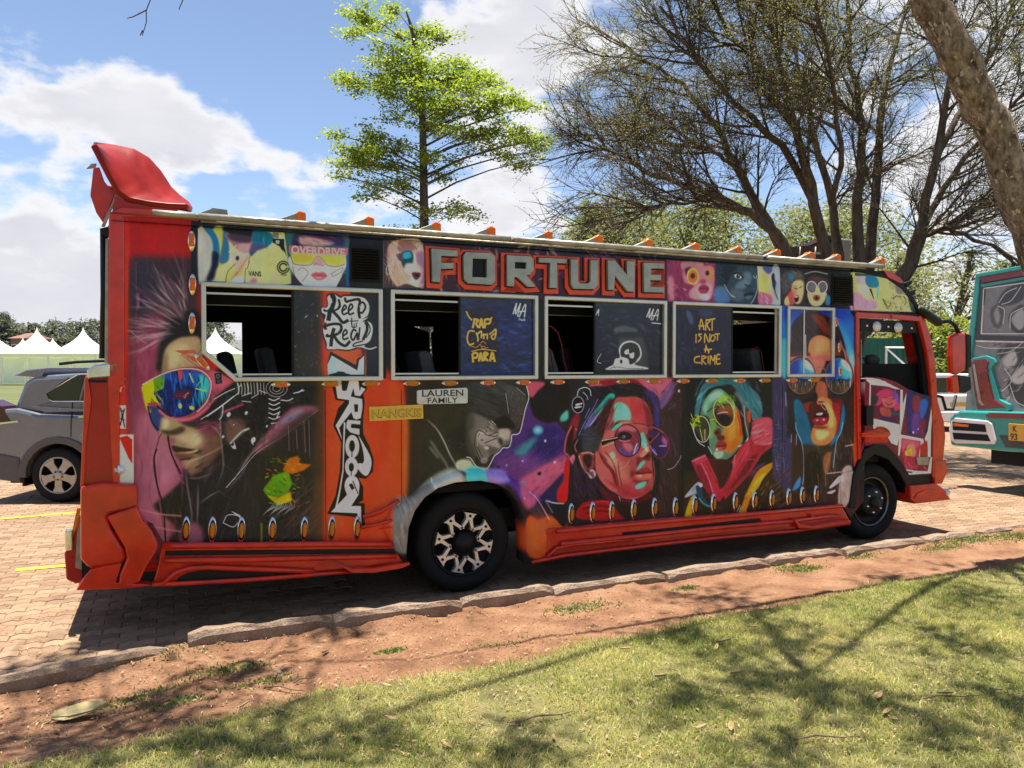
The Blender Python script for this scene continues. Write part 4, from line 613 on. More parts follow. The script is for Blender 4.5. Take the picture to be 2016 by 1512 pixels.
    A = ['395 855 412 745 440 855', '385 815 445 812', '455 860 462 750', '462 752 500 762 470 800 500 862', '490 752 552 742', '522 750 520 862', '362 895 360 985', '418 895 385 900 412 935 380 975', '445 985 450 892 490 975 500 890', '520 900 505 950 530 965 550 925 525 900', '545 895 595 893', '575 895 572 960', '460 1000 452 1080', '455 1010 490 1080', '440 1050 520 1046', '490 1046 484 1090', '400 1115 350 1130 352 1175 410 1180', '418 1200 420 1108', '420 1110 462 1125 425 1150 462 1200', '480 1190 482 1110', '500 1200 505 1110 530 1160 550 1105 548 1200', '600 1100 570 1105 568 1190 605 1185', '570 1145 600 1140']
    W('#5a2408', A, 24, 4, .7); W('#e08a30', A, 14)
    # ---- comic panels on the cab door
    o(1600, 700, 6.72)
    q('#5a1424', '600 280 1540 280 1540 1500 600 1500'); h('#a8203c #2c0a1c #d83a50 #4a1430 #781c34', 620, 300, 1200, 900, 60, 60, 90, 14, .6, 60, 2)
    q('#d4ccc0', '606 350 672 350 660 900 610 1010'); q('#dcd4c8', '690 290 860 310 1130 440 1130 470 980 410 750 385 745 660 725 660 735 370 690 330')
    q('#46142c', '765 410 1145 450 1130 900 770 800'); p('#c8284c', '830 500 960 440 1080 500 1120 620 1140 700 1060 720 1050 600 900 560 880 640 800 660 780 620', 6); p('#5a3a8a', '1030 460 1110 520 1110 640 1060 600', 7); p('#a84a52', '900 560 1060 560 1080 640 1030 690 940 680 900 620', 4); l('#2a0c14', '940 620 990 650 1040 625', 8, 1); l('#1c0a14', '920 560 970 555', 8); l('#1c0a14', '1020 570 1070 575', 8); p('#8a3a38', '870 690 960 690 1010 720 1010 810 900 790', 5); p('#1a3a50', '1040 740 1130 770 1130 800 1040 790', 3); p('#30184c', '880 800 1040 830 1050 890 900 850', 5); h('#e85a70 #701430', 790, 450, 1130, 700, 30, 60, 80, 9, .6, 30); p('#1a2830', '765 540 850 540 820 650 770 640', 6)
    q('#ccc4b0', '780 830 1130 910 1130 1040 1100 1190 1020 1160 980 1090 780 960'); e('#7a2418', 900, 1010, 110, 70, 20, 2); e('#b83a28', 890, 1030, 80, 50, 20, 4); q('#1a1216', '640 660 780 660 770 920 650 920', 5); q('#d42c14', '600 1000 830 990 980 1060 960 1100 600 1070', 3); q('#e8543c', '600 1045 970 1050 970 1066 600 1062'); q('#8a2018', '640 1080 980 1080 980 1150 640 1150', 3)
    q('#d8d0c4', '1140 450 1172 450 1172 640 1224 480 1200 700 1140 1060 1130 1060'); q('#1a1430', '1225 470 1560 460 1500 1000 1440 1090 1225 1030'); p('#281c58', '1230 480 1300 480 1290 900 1230 1020', 10); p('#6a1c34', '1310 540 1400 540 1420 700 1360 760 1300 700', 10); p('#1c4a9a', '1400 600 1500 590 1480 740 1410 860', 9); p('#4a2a70', '1300 780 1400 780 1400 1030 1300 1020', 14); p('#5a1430', '1400 860 1480 860 1440 1080 1390 1060', 10); e('#d0c8e0', 1310, 1015, 14, 14, 0, 2); e('#9080c8', 1375, 970, 12, 12, 0, 2)
    q('#dcd4c8', '1130 1040 1440 1100 1450 1140 1380 1450 1350 1450 1400 1130 1160 1090 1130 1320 1110 1320 1120 1100'); q('#8a1c34', '1150 1100 1410 1135 1360 1500 1180 1500'); p('#c8405c', '1160 1110 1390 1140 1350 1220 1240 1160 1170 1260', 7); p('#c86a50', '1220 1200 1310 1170 1350 1280 1300 1380 1250 1380', 6); p('#e09030', '1200 1270 1290 1230 1290 1330 1230 1360', 4); p('#3c2c6a', '1290 1370 1400 1370 1390 1500 1300 1480', 5); h('#e86a80 #5a0c20', 1170, 1110, 1390, 1490, 24, 70, 60, 10, .6, 30); q('#d8d0c8', '1460 1100 1500 1000 1570 560 1580 560 1545 1000 1540 1520 1505 1520 1500 1180'); q('#7a2018', '1400 1180 1500 1120 1500 1520 1390 1520', 6)
    o(1600, 880, 6.72); q('#5a1424', '1150 130 1540 130 1540 360 1180 350'); q('#8a1c34', '1180 110 1380 130 1360 300 1200 290'); q('#d8c8c4', '1190 285 1320 310 1500 320 1540 130 1560 130 1545 345 1200 370'); h('#c83a58 #3a2860 #e0a0a0 #a86a30', 1190, 120, 1500, 300, 30, 70, 70, 12, .6, 30); q('#16110f', '1180 310 1300 325 1300 340 1180 335')
# ---------------------------------------------------------------- ground, road, kerb, verge, lawn
def bf(o, z=0.):
    o.location = (P0[0], P0[1], z); o.rotation_euler = (0, 0, ANG); return o
def vnoise(x, y, s=0):
    """cheap smooth value noise on arrays"""
    x = np.asarray(x, float); y = np.asarray(y, float); xi = np.floor(x); yi = np.floor(y); fx = x-xi; fy = y-yi
    fx = fx*fx*(3-2*fx); fy = fy*fy*(3-2*fy)
    def hsh(a, b):
        v = np.sin(a*127.1+b*311.7+s*74.7)*43758.5453; return v-np.floor(v)
    return (hsh(xi, yi)*(1-fx)+hsh(xi+1, yi)*fx)*(1-fy)+(hsh(xi, yi+1)*(1-fx)+hsh(xi+1, yi+1)*fx)*fy
def fbm(x, y, o=4, s=0):
    a, r, n = .5, 0, 0
    for i in range(o): r = r+a*vnoise(np.asarray(x)*2**i, np.asarray(y)*2**i, s+i); n += a; a *= .5
    return r/n
def gmat(name, cols, scale, bump, bs, rough=.9, fine=(0, 0, 0), fs=60.):
    """ground material: blends colours by noise at two sizes"""
    m = bpy.data.materials.new(name); m.use_nodes = True; nt = m.node_tree; b = nt.nodes['Principled BSDF']
    tc = N(nt, 'ShaderNodeTexCoord'); a = N(nt, 'ShaderNodeTexNoise', i_Scale=scale, i_Detail=8., i_Roughness=.65); nt.links.new(tc.outputs['Object'], a.inputs['Vector'])
    r = N(nt, 'ShaderNodeValToRGB'); e = r.color_ramp.elements
    while len(e) < len(cols): e.new(.5)
    for i, c in enumerate(cols): e[i].position = .3+.4*i/(len(cols)-1); e[i].color = (*c, 1)
    nt.links.new(a.outputs['Fac'], r.inputs[0])
    f = N(nt, 'ShaderNodeTexNoise', i_Scale=fs, i_Detail=6., i_Roughness=.7); nt.links.new(tc.outputs['Object'], f.inputs['Vector'])
    mr = N(nt, 'ShaderNodeMapRange', i_1=.3, i_2=.7, i_3=.72, i_4=1.28); nt.links.new(f.outputs['Fac'], mr.inputs[0])
    mm = N(nt, 'ShaderNodeVectorMath', operation='SCALE'); nt.links.new(r.outputs[0], mm.inputs[0]); nt.links.new(mr.outputs[0], mm.inputs['Scale'])
    nt.links.new(mm.outputs[0], b.inputs['Base Color']); b.inputs['Roughness'].default_value = rough; b.inputs['Specular IOR Level'].default_value = .2
    n2 = N(nt, 'ShaderNodeTexNoise', i_Scale=bs, i_Detail=8., i_Roughness=.7); nt.links.new(tc.outputs['Object'], n2.inputs['Vector'])
    bp = N(nt, 'ShaderNodeBump', i_Strength=bump, i_Distance=.03); nt.links.new(n2.outputs['Fac'], bp.inputs['Height']); nt.links.new(bp.outputs[0], b.inputs['Normal'])
    return m
M['field'] = gmat('field_grass', [(.07, .085, .028), (.11, .12, .045), (.15, .135, .065)], .35, .4, 8)
M['dust'] = gmat('dusty_paving', [(.20, .125, .075), (.27, .175, .108), (.33, .22, .14)], 1.3, .5, 30, fs=25)
M['soil'] = gmat('red_soil', [(.16, .075, .04), (.29, .148, .08), (.39, .22, .125)], 3.2, 1., 38, fs=55)
M['turf'] = gmat('turf_soil', [(.14, .12, .05), (.23, .21, .08), (.32, .25, .12)], 3.5, .9, 60, fs=90)
M['kerb'] = gmat('kerb_concrete', [(.20, .12, .075), (.32, .22, .15), (.44, .33, .24)], 5., .9, 50, fs=60)
def pavmat(name, island):
    m = bpy.data.materials.new(name); m.use_nodes = True; nt = m.node_tree; b = nt.nodes['Principled BSDF']
    r = N(nt, 'ShaderNodeNewGeometry').outputs['Random Per Island'] if island else N(nt, 'ShaderNodeObjectInfo').outputs['Random']
    cr = N(nt, 'ShaderNodeValToRGB'); e = cr.color_ramp.elements; e[0].color = (.20, .125, .075, 1); e[1].color = (.32, .21, .128, 1); e.new(.55).color = (.265, .17, .104, 1); nt.links.new(r, cr.inputs[0])
    g = N(nt, 'ShaderNodeNewGeometry'); n = N(nt, 'ShaderNodeTexNoise', i_Scale=9., i_Detail=8., i_Roughness=.7); nt.links.new(g.outputs['Position'], n.inputs['Vector'])
    mr = N(nt, 'ShaderNodeMapRange', i_1=.3, i_2=.7, i_3=.75, i_4=1.25); nt.links.new(n.outputs['Fac'], mr.inputs[0]); mm = N(nt, 'ShaderNodeVectorMath', operation='SCALE'); nt.links.new(cr.outputs[0], mm.inputs[0]); nt.links.new(mr.outputs[0], mm.inputs['Scale']); nt.links.new(mm.outputs[0], b.inputs['Base Color'])
    b.inputs['Roughness'].default_value = .85; b.inputs['Specular IOR Level'].default_value = .25
    n2 = N(nt, 'ShaderNodeTexNoise', i_Scale=60., i_Detail=6.); nt.links.new(g.outputs['Position'], n2.inputs['Vector']); bp = N(nt, 'ShaderNodeBump', i_Strength=.35, i_Distance=.01); nt.links.new(n2.outputs['Fac'], bp.inputs['Height']); nt.links.new(bp.outputs[0], b.inputs['Normal'])
    return m
M['paver'] = pavmat('clay_paver', False); M['pavers'] = pavmat('clay_pavers', True)

tag(meshobj('ground', [(-900, -300, -.06), (900, -300, -.06), (900, 1500, -.06), (-900, 1500, -.06)], [[0, 1, 2, 3]], M['field']), kind='structure')
road = tag(bf(meshobj('road', [(-40, -.55, -.008), (60, -.55, -.008), (60, 24, -.008), (-40, 24, -.008)], [[0, 1, 2, 3]], M['dust'])), kind='structure')
PW, PH = .222, .111
def zig(x): u = (x/PH) % 1.; return .018*(1-4*abs(u-.5))
def paver_geo(cx, cy, dz=0., tilt=0., g=.0028):
    xs = np.array([0, .25, .5, .75, 1.])*(PW-2*g)+g; a = [(cx+x, cy+g+zig(cx+x)) for x in xs]; b = [(cx+x, cy+PH-g+zig(cx+x)) for x in xs[::-1]]
    pts = a+b; n = len(pts)
    top = [(x, y, dz+tilt*(x-cx-PW/2)) for x, y in pts]; ins = []
    mx_, my_ = cx+PW/2, cy+PH/2
    inner = [(mx_+(x-mx_)*.965, my_+(y-my_)*.94, z) for x, y, z in top]; low = [(x, y, z-.004) for x, y, z in top]; bot = [(x, y, -.02) for x, y, z in top]
    f = [list(range(n))]+[[i+n, (i+1) % n+n, (i+1) % n, i] for i in range(n)]+[[i+2*n, (i+1) % n+2*n, (i+1) % n+n, i+n] for i in range(n)]
    return inner+low+bot, f
pm = MB(); npav = 0; cells = []
for j in range(-4, 92):
    for i in range(-50, 66):
        x = i*PW+(j % 2)*PH; y = j*PH
        if -.9 < x < 4.2 and .3 < y < 2.1: continue
        q = B2W(x+.1, y+.05); 
        if q[1] < 3 or abs(q[0]) > q[1]*.72+.3: continue
        cells.append((x, y, q))
def pkey(c):                                                       # near, and in view left of the bus or ahead of it
    x, y, q = c; px = PCX+q[0]/q[1]*F; py = 720+CAMH/q[1]*F
    return (0 if px < 420 and y > -.42 else 60)+q[1]
cells.sort(key=pkey)
prot = None
for k, (x, y, q) in enumerate(cells):
    if k < 300:
        v, f = paver_geo(0, 0)
        if prot is None: prot = [meshobj('paver', *paver_geo(0 if a == 0 else PH, 0), M['paver'], road) for a in (0, 1)]; base = {0: prot[0], 1: prot[1]}; used = set()
        jj = int(round(y/PH)) % 2; src = prot[0]
        if k == 0: o = src
        else: o = src.copy(); COL.objects.link(o)
        o.location = (x, y, random.uniform(-.0025, .0015)); o.rotation_euler = (random.uniform(-.008, .008), random.uniform(-.006, .006), random.uniform(-.008, .008))
    else: pm.add(*paver_geo(x, y, random.uniform(-.0025, .001), random.uniform(-.01, .01)))
bpy.data.objects.remove(prot[1])
tag(pm.build('pavers', M['pavers'], road), kind='stuff')
# painted bay lines on the paving
M['yellow'] = mat('worn_yellow_paint', (.55, .38, .03), .8, 0, .4, 20)
for (a, b) in (((0, 1022), (168, 1008)), ((30, 1123), (150, 1112))):
    p, q = Vector((*gnd(*a), 0)), Vector((*gnd(*b), 0)); d = (q-p).normalized(); p = p-d*1.5; q = q+d*(.3 if a[0] == 0 else 0); n = Vector((-d.y, d.x, 0))*.05
    if a[0]: p = p+d*1.5
    o = meshobj('bay_line', [(*v[:2], .0045) for v in (p-n, q-n, q+n, p+n)], [[0, 1, 2, 3]], M['yellow'])
    o.parent = road; o.matrix_parent_inverse = (Matrix.Translation((P0[0], P0[1], 0)) @ Matrix.Rotation(ANG, 4, 'Z')).inverted()
# kerb stones
kerb = tag(bf(empty('kerb')), kind='structure')
s_ = -6.2; k = 0
while s_ < 11:
    L = random.uniform(.7, 1.15); low = s_ < -2.3
    if s_ < -2.13 < s_+L+.25: L = -2.13-s_
    if -2.2 < s_ < -2.1: s_ += .09; low = False; L = .9
    zt = .098+random.uniform(-.008, .008) if low else .115+random.uniform(-.012, .012); tt = np.interp(s_, [-6, -3.0, -2.2], [-1.17, -.61, -.46]) if low else -.36+random.uniform(-.03, .03)
    n = 9; v = []; f = []
    for i in range(n+1):
        u = i/n; x = s_+u*L; r = random.uniform; chip = .03*max(0, fbm(x*5, k, 3)-.45)*4
        e0 = .03 if i in (0, n) else 0
        for (t, z) in ((0, -.15), (.004, zt-.035-e0), (-.02+r(-.008, .008)-chip, zt-e0*.6+r(-.008, .006)-chip*.5), (-.11+r(-.01, .01), zt-e0*.6+r(-.006, .006)), (-.13, zt-.03-e0), (-.13, -.15)): v.append((x-s_, t, z))
    for i in range(n):
        for q in range(5): f.append([i*6+q, i*6+q+1, (i+1)*6+q+1, (i+1)*6+q])
    f += [[0, 1, 2, 3, 4, 5], [n*6+q for q in range(5, -1, -1)]]
    o = meshobj('kerb_stone', v, f, M['kerb'], kerb); o.location = (s_, tt, 0); o.rotation_euler = (0, random.uniform(-.012, .012), random.uniform(-.02, .02)+(.185 if low else 0))
    s_ += L+.006; k += 1
# verge and lawn
EDGE = [(0, 1490), (240, 1455), (400, 1402), (620, 1352), (800, 1326), (900, 1310), (1060, 1282), (1150, 1250), (1250, 1238), (1400, 1205), (1560, 1178), (1750, 1140), (2016, 1105), (2500, 1040)]
el = []
for p in EDGE:
    g = np.array([*gnd(*p, .19), 0])-P0; el.append((g@BD, g@BN))
el.sort(); es, et = np.array([a for a, _ in el]), np.array([b for _, b in el])
def edge_t(s): return np.interp(s, es, et)+.10*(fbm(np.asarray(s)*2.2, 3., 3)-.5)
def verge_z(s, t):
    tk = np.interp(s, [-6, -3.0, -2.2, -2.1, 12], [-1.17, -.61, -.46, -.36, -.36])-.10; d = np.clip(tk-t, 0, 9); base = np.interp(s, [-6, -2.4, -2.1, 3.5, 6, 12], [-.05, -.045, .0, .04, .08, .09]); near = np.exp(-d/.22); bank = np.interp(s, [-6, -2.3, -1., 3, 6], [.055, .055, .03, .015, .0])*np.exp(-(d/.15)**2)
    return np.where(t > tk+.02, -.12, 0)+base+bank*(.55+.9*fbm(s*3.5, t*4, 3, 14))+np.clip(.145-base, 0, 1)*np.clip((d-.15)/1.5, 0, 1)+.035*(fbm(s*1.4, t*1.4, 4)-.5)+(.02+.075*near)*(fbm(s*5, t*6, 4, 5)-.45)+.016*(fbm(s*19, t*19, 2, 8)-.5)
def grid(name, ss, tt, zf, m):
    Sg, Tg = np.meshgrid(ss, tt, indexing='ij')
    if callable(tt): pass
    Z = zf(Sg, Tg); v = np.stack([Sg, Tg, Z], -1).reshape(-1, 3); a, b = Sg.shape
    f = [[i*b+j, (i+1)*b+j, (i+1)*b+j+1, i*b+j+1] for i in range(a-1) for j in range(b-1)]
    return bf(meshobj(name, v, f, m, smooth=True))
tag(grid('dirt_verge', np.linspace(-7, 12, 620), np.linspace(-2.9, -.45, 100), verge_z, M['soil']), kind='structure')
def lawn_z(s, t):
    d = np.clip(edge_t(s)-t, -1, 3); return np.clip(verge_z(s, edge_t(s))*0+.150+.02*np.clip(d/.12, -3, 1), 0, 1)+.05*np.clip(d/4, 0, 1)+.035*(fbm(s*1.1, t*1.1, 3, 9)-.5)
ss = np.linspace(-9, 14, 320); uu = np.concatenate([[-.12], np.linspace(0, 1, 16), np.linspace(1.5, 12, 20)])
Sg, Ug = np.meshgrid(ss, uu, indexing='ij'); Tg = edge_t(Sg)-Ug; Z = lawn_z(Sg, Tg)-np.where(Ug < 0, .12, 0)
a, b = Sg.shape
tag(bf(meshobj('lawn', np.stack([Sg, Tg, Z], -1).reshape(-1, 3), [[i*b+j, (i+1)*b+j, (i+1)*b+j+1, i*b+j+1] for i in range(a-1) for j in range(b-1)], M['turf'], smooth=True)), kind='structure')
# grass blades
def blades(name, n, smp, hgt, wid, m, zf):
    s, t, hs = smp(n); n = len(s); z = zf(s, t); ang = rng.uniform(0, 2*np.pi, n); lean = rng.uniform(.1, 1.1, n); h = hgt*hs*rng.uniform(.45, 1.35, n); w = wid*rng.uniform(.6, 1.3, n)
    la = rng.uniform(0, 2*np.pi, n)
    c = np.stack([s, t, z-.004], 1); side = np.stack([np.cos(ang), np.sin(ang), 0*ang], 1)*w[:, None]/2; up = np.stack([np.cos(la)*lean, np.sin(la)*lean, 0*la+1], 1); up /= np.linalg.norm(up, axis=1)[:, None]
    mid = c+up*(h*.55)[:, None]; dr = np.stack([np.cos(la)*lean*1.6, np.sin(la)*lean*1.6, .55+0*la], 1); dr /= np.linalg.norm(dr, axis=1)[:, None]; tip = mid+dr*(h*.5)[:, None]
    v = np.stack([c-side, c+side, mid+side*.8, mid-side*.8, tip], 1).reshape(-1, 3)
    me = bpy.data.meshes.new(name); me.vertices.add(len(v)); me.vertices.foreach_set('co', v.ravel()); k = np.arange(n)*5
    loops = np.stack([k, k+1, k+2, k+3, k+3, k+2, k+4], 1).ravel(); me.loops.add(7*n); me.loops.foreach_set('vertex_index', loops)
    me.polygons.add(2*n); ls = np.stack([np.arange(n)*7, np.arange(n)*7+4], 1).ravel(); me.polygons.foreach_set('loop_start', ls)
    me.update(calc_edges=True); me.materials.append(m); o = bpy.data.objects.new(name, me); link(o); return tag(bf(o), kind='stuff')
def grassmat():
    m = leafmat('grass_blades', (.18, .225, .042), (.54, .49, .21), .4, .6); nt = m.node_tree; mx = [x for x in nt.nodes if x.type == 'MIX' and x.blend_type == 'MIX'][0]
    g = [x for x in nt.nodes if x.type == 'NEW_GEOMETRY'][0]; n = N(nt, 'ShaderNodeTexNoise', i_Scale=1.7, i_Detail=5., i_Roughness=.65); nt.links.new(g.outputs['Position'], n.inputs['Vector'])
    mr = N(nt, 'ShaderNodeMapRange', i_1=.36, i_2=.66, i_3=-.42, i_4=.62); nt.links.new(n.outputs['Fac'], mr.inputs[0])
    ad = N(nt, 'ShaderNodeMath', operation='ADD', use_clamp=True); nt.links.new(g.outputs['Random Per Island'], ad.inputs[0]); nt.links.new(mr.outputs[0], ad.inputs[1]); nt.links.new(ad.outputs[0], mx.inputs[0]); return m
M['grass'] = grassmat(); M['weed'] = leafmat('verge_weeds', (.09, .14, .025), (.22, .25, .07), .3)
def inview(s, t, mg=.06):
    x = P0[0]+BD[0]*s+BN[0]*t; y = P0[1]+BD[1]*s+BN[1]*t; return (y > 1.9) & (np.abs(x) < y*(.668+mg)+.1)
def smp_lawn(n):
    s = rng.uniform(-6, 11, n*4); u = rng.uniform(-.1, 5.5, n*4)**1.; t = edge_t(s)-u; d = fbm(s*1.6, t*1.6, 4, 2); d2 = fbm(s*7, t*7, 2, 6)
    keep = inview(s, t) & (rng.uniform(0, 1, len(s)) < np.clip((d-.29)*5, .22, 1)*np.clip(.35+d2, .3, 1)*np.clip((u+.1)/.25, .12, 1))
    s, t = s[keep][:n], t[keep][:n]; return s, t, .6+.8*fbm(s*2.5, t*2.5, 3, 4)
blades('grass', 290000, smp_lawn, .036, .0042, M['grass'], lawn_z)
def smp_weed(n):
    pts = []
    for (px, py, r, k) in ((1140, 1172, .28, 1.), (1480, 1082, .22, .5), (1570, 1098, .26, .8), (1590, 1100, .2, .5), (1900, 1050, .42, 2.4), (2000, 1045, .4, 2.), (1850, 1065, .25, 1.), (580, 1185, .1, .3), (770, 1258, .08, .5), (460, 1280, .25, .8), (270, 1330, .3, .7), (350, 1355, .2, .5), (520, 1320, .2, .4), (1350, 1130, .12, .4), (1700, 1075, .2, .5), (320, 1255, .3, .4), (1000, 1250, .2, .15)):
        g = np.array([*gnd(px, py, .14), 0])-P0; m = int(n*k/12); a = rng.normal(0, r*.5, (m, 2))*(1, .45); pts.append(np.stack([g@BD+a[:, 0], np.minimum(g@BN+a[:, 1], -.47)], 1))
    p = np.vstack(pts); return p[:, 0], p[:, 1], np.ones(len(p))
blades('weeds', 6500, smp_weed, .024, .011, M['weed'], verge_z)
# ---------------------------------------------------------------- the painted bus
MS0, MS1, MZ0, MZ1, MRES = -2.80, 5.60, .15, 3.05, 300.
def mural_tf(a):
    out = np.empty((len(a), 2))
    n = BN; c = (P0-CAMP)@n; cs, sn = math.cos(PITCH), math.sin(PITCH)
    x = (a[:, 0]-PCX)/F; y = -(a[:, 1]-PCY)/F; r = np.stack([x, cs-y*sn, sn+y*cs], 1)
    k = c/(r@n); q = CAMP+r*k[:, None]-P0
    out[:, 0] = (q@BD-MS0)*MRES; out[:, 1] = (MZ1-q[:, 2])*MRES
    return out
PA = Painter(int((MS1-MS0)*MRES), int((MZ1-MZ0)*MRES), mural_tf)
paint_mural(PA)
mi = bpy.data.images.new('bus_mural', PA.W, PA.H)
ALB = 2.45
def to_albedo(im):                                                 # what the eye sees in even light -> paint reflectance
    lin = np.where(im < .04045, im/12.92, ((im+.055)/1.055)**2.4); lin = lin*ALB*np.clip(.8+lin*6, .8, 1)
    lin = np.clip(lin, .004, .85); return np.where(lin < .0031308, lin*12.92, 1.055*lin**(1/2.4)-.055)
yy, xx = np.mgrid[0:PA.H, 0:PA.W]/MRES
brush = fbm(xx*9+3*fbm(xx*2, yy*2, 2), yy*5, 4, 3)-.5; PA.im *= (1+.30*brush)[..., None]; PA.im += (np.stack([fbm(xx*3, yy*3, 3, q) for q in (21, 32, 43)], -1)-.5)*.05; PA.im = np.clip(PA.im, 0, 1).astype(np.float32)
buf = np.ones((PA.H, PA.W, 4), np.float32); buf[..., :3] = to_albedo(np.clip(PA.im, 0, 1))[::-1]
mi.pixels.foreach_set(buf.ravel()); mi.update(); mi.pack()
def muralmat(name, rough, coat, img=mi, spec=.5):
    m = bpy.data.materials.new(name); m.use_nodes = True; nt = m.node_tree; b = nt.nodes['Principled BSDF']
    uv = N(nt, 'ShaderNodeUVMap', uv_map='UVMap'); t = N(nt, 'ShaderNodeTexImage', image=img, extension='EXTEND'); nt.links.new(uv.outputs[0], t.inputs[0])
    no = N(nt, 'ShaderNodeTexNoise', i_Scale=5., i_Detail=7., i_Roughness=.65); tc = N(nt, 'ShaderNodeTexCoord'); nt.links.new(tc.outputs['Object'], no.inputs['Vector'])
    mr = N(nt, 'ShaderNodeMapRange', i_1=.3, i_2=.75, i_3=.88, i_4=1.1); nt.links.new(no.outputs['Fac'], mr.inputs[0]); sc = N(nt, 'ShaderNodeVectorMath', operation='SCALE'); nt.links.new(t.outputs[0], sc.inputs[0]); nt.links.new(mr.outputs[0], sc.inputs['Scale']); nt.links.new(sc.outputs[0], b.inputs['Base Color'])
    r2 = N(nt, 'ShaderNodeMapRange', i_1=.3, i_2=.7, i_3=rough*.7, i_4=rough*1.4); nt.links.new(no.outputs['Fac'], r2.inputs[0]); nt.links.new(r2.outputs[0], b.inputs['Roughness'])
    b.inputs['Coat Weight'].default_value = coat; b.inputs['Coat Roughness'].default_value = .05; b.inputs['Specular IOR Level'].default_value = spec
    w = N(nt, 'ShaderNodeTexNoise', i_Scale=2.2, i_Detail=2.); nt.links.new(tc.outputs['Object'], w.inputs['Vector']); bp = N(nt, 'ShaderNodeBump', i_Strength=.12, i_Distance=.03); nt.links.new(w.outputs['Fac'], bp.inputs['Height']); nt.links.new(bp.outputs[0], b.inputs['Normal'])
    return m
M['mural'] = muralmat('airbrushed_mural', .25, .06, spec=.22)
M['film'] = muralmat('printed_window_film', .1, .1, spec=.35)
def mural_uv(o):
    me = o.data; uv = me.uv_layers.new(name='UVMap'); co = np.empty(len(me.vertices)*3, np.float32); me.vertices.foreach_get('co', co); co = co.reshape(-1, 3)
    vi = np.empty(len(me.loops), np.int32); me.loops.foreach_get('vertex_index', vi); p = co[vi]
    uv.data.foreach_set('uv', np.stack([(p[:, 0]-MS0)/(MS1-MS0), (p[:, 2]-MZ0)/(MZ1-MZ0)], 1).astype(np.float32).ravel()); return o
bus = empty('painted_bus', (P0[0], P0[1], 0), ANG, label='red minibus covered in airbrushed portraits and graffiti lettering', cat='bus')
def PX(t, pts):
    """pixel list on the plane y=t -> (x,z) list"""
    if isinstance(pts, str): v = [float(a) for a in pts.replace(',', ' ').split()]; pts = list(zip(v[::2], v[1::2]))
    return [S(x, y, t) for x, y in pts]
def prism(name, pts, m, t0, t1, parent=bus, ref=0., bev=0, smooth=False):
    return MB().prism(PX(ref, pts) if isinstance(pts, str) else pts, t0, t1).build(name, m, parent, smooth, bev)
def sx(px, py=650, t=0.): return S(px, py, t)[0]
BW = 2.2
ZG, WT, WB = 2.80, 2.365, 1.70
# side wall: rectangles round the window openings, arches cut out of the lower panel
WINS = [(sx(396), sx(753)), (sx(768), sx(1058)), (sx(1070), sx(1311)), (sx(1322), sx(1536)), (sx(1548), sx(1641))]
FE = sx(1688)
ARX, ARZ, ARC = .50, .50, .40
arch = [(ARX*math.copysign(abs(math.cos(a))**.8, math.cos(a)), ARC+ARZ*math.sin(a)**.85) for a in np.linspace(math.pi, 0, 25)[1:-1]]
lower = [(-2.46, .42), (-ARX, .42)]+arch+[(ARX, .42), (sx(1655), .40)]+PX(0, '1657 1010 1664 965 1676 935 1688 905')+[(FE, WB), (-2.46, WB)]
w = MB(); w.prism(lower, 0, .045)
ch = S(458, 748); chx = ch[0]; chz = S(397, 690)[1]
w.prism([(-2.46, WB), (chx, WB), (WINS[0][0], chz), (WINS[0][0], WT), (-2.46, WT)], 0, .045)
for i in range(4): w.prism([(WINS[i][1], WB), (WINS[i+1][0], WB), (WINS[i+1][0], WT), (WINS[i][1], WT)], 0, .045)
w.prism([(WINS[4][1], WB), (FE, WB), (FE, WT), (WINS[4][1], WT)], 0, .045)
w.prism([(-2.46, WT), (FE, WT), (FE, ZG), (-2.46, ZG)], 0, .045)
mural_uv(w.build('side_wall', M['mural'], bus))
# far wall with its own openings, ends, floor, roof
fw = MB(); o1a, o1b = S(404, 640, BW)[0], S(476, 640, BW)[0]; o2a, o2b = S(812, 640, BW)[0], S(852, 640, BW)[0]
cols = sorted([-2.46, o1a, o1b, o2a, o2b, 4.3]); z0, z1 = S(430, 742, BW)[1], S(430, 619, BW)[1]; z2, z3 = S(830, 722, BW)[1], S(830, 632, BW)[1]
fw.box(-2.46, 4.3, BW-.04, BW, .42, z0).box(-2.46, 4.3, BW-.04, BW, z1+.003, ZG)
for a, b in ((-2.46, o1a), (o1b, o2a), (o2b, 4.3)): fw.box(a, b, BW-.04, BW, z0, z1+.003)
fw.box(o2a, o2b, BW-.04, BW, z3, z1+.003); fw.prism([(o2a, z0), (o2a+.2, z0), (o2a+.17, z3-.12), (o2a, z3-.06)], BW-.04, BW); fw.prism([(o2a+.23, z0), (o2b, z0), (o2b, z3-.1), (o2a+.2, z3-.13)], BW-.04, BW)
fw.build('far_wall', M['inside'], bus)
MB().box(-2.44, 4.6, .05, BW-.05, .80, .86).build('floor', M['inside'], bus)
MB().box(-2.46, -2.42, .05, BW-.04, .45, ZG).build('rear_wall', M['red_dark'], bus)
MB().box(-2.42, 4.2, .25, BW-.3, .50, .60).box(-1, 4.8, .6, .75, .42, .52).box(-1, 4.8, 1.4, 1.55, .42, .52).box(-.9, -.5, .3, .9, .2, .5).box(1.2, 2.6, .2, .75, .22, .5).box(-2.2, -.7, .5, 1.7, .24, .5).box(.7, 3.6, .85, 1.35, .25, .5).box(-.12, .12, .5, 1.7, .25, .5).build('chassis', M['black_metal'], bus)
rf = MB(); prof = [(-.03, 2.795), (.1, 2.83), (.5, 2.875), (1.1, 2.89), (1.7, 2.875), (2.1, 2.83), (2.23, 2.795)]
sv = [-2.46, 0, 2.2, sx(1735, 530)]; rv = [(s, t, z) for s in sv for t, z in prof]; m_ = len(prof)
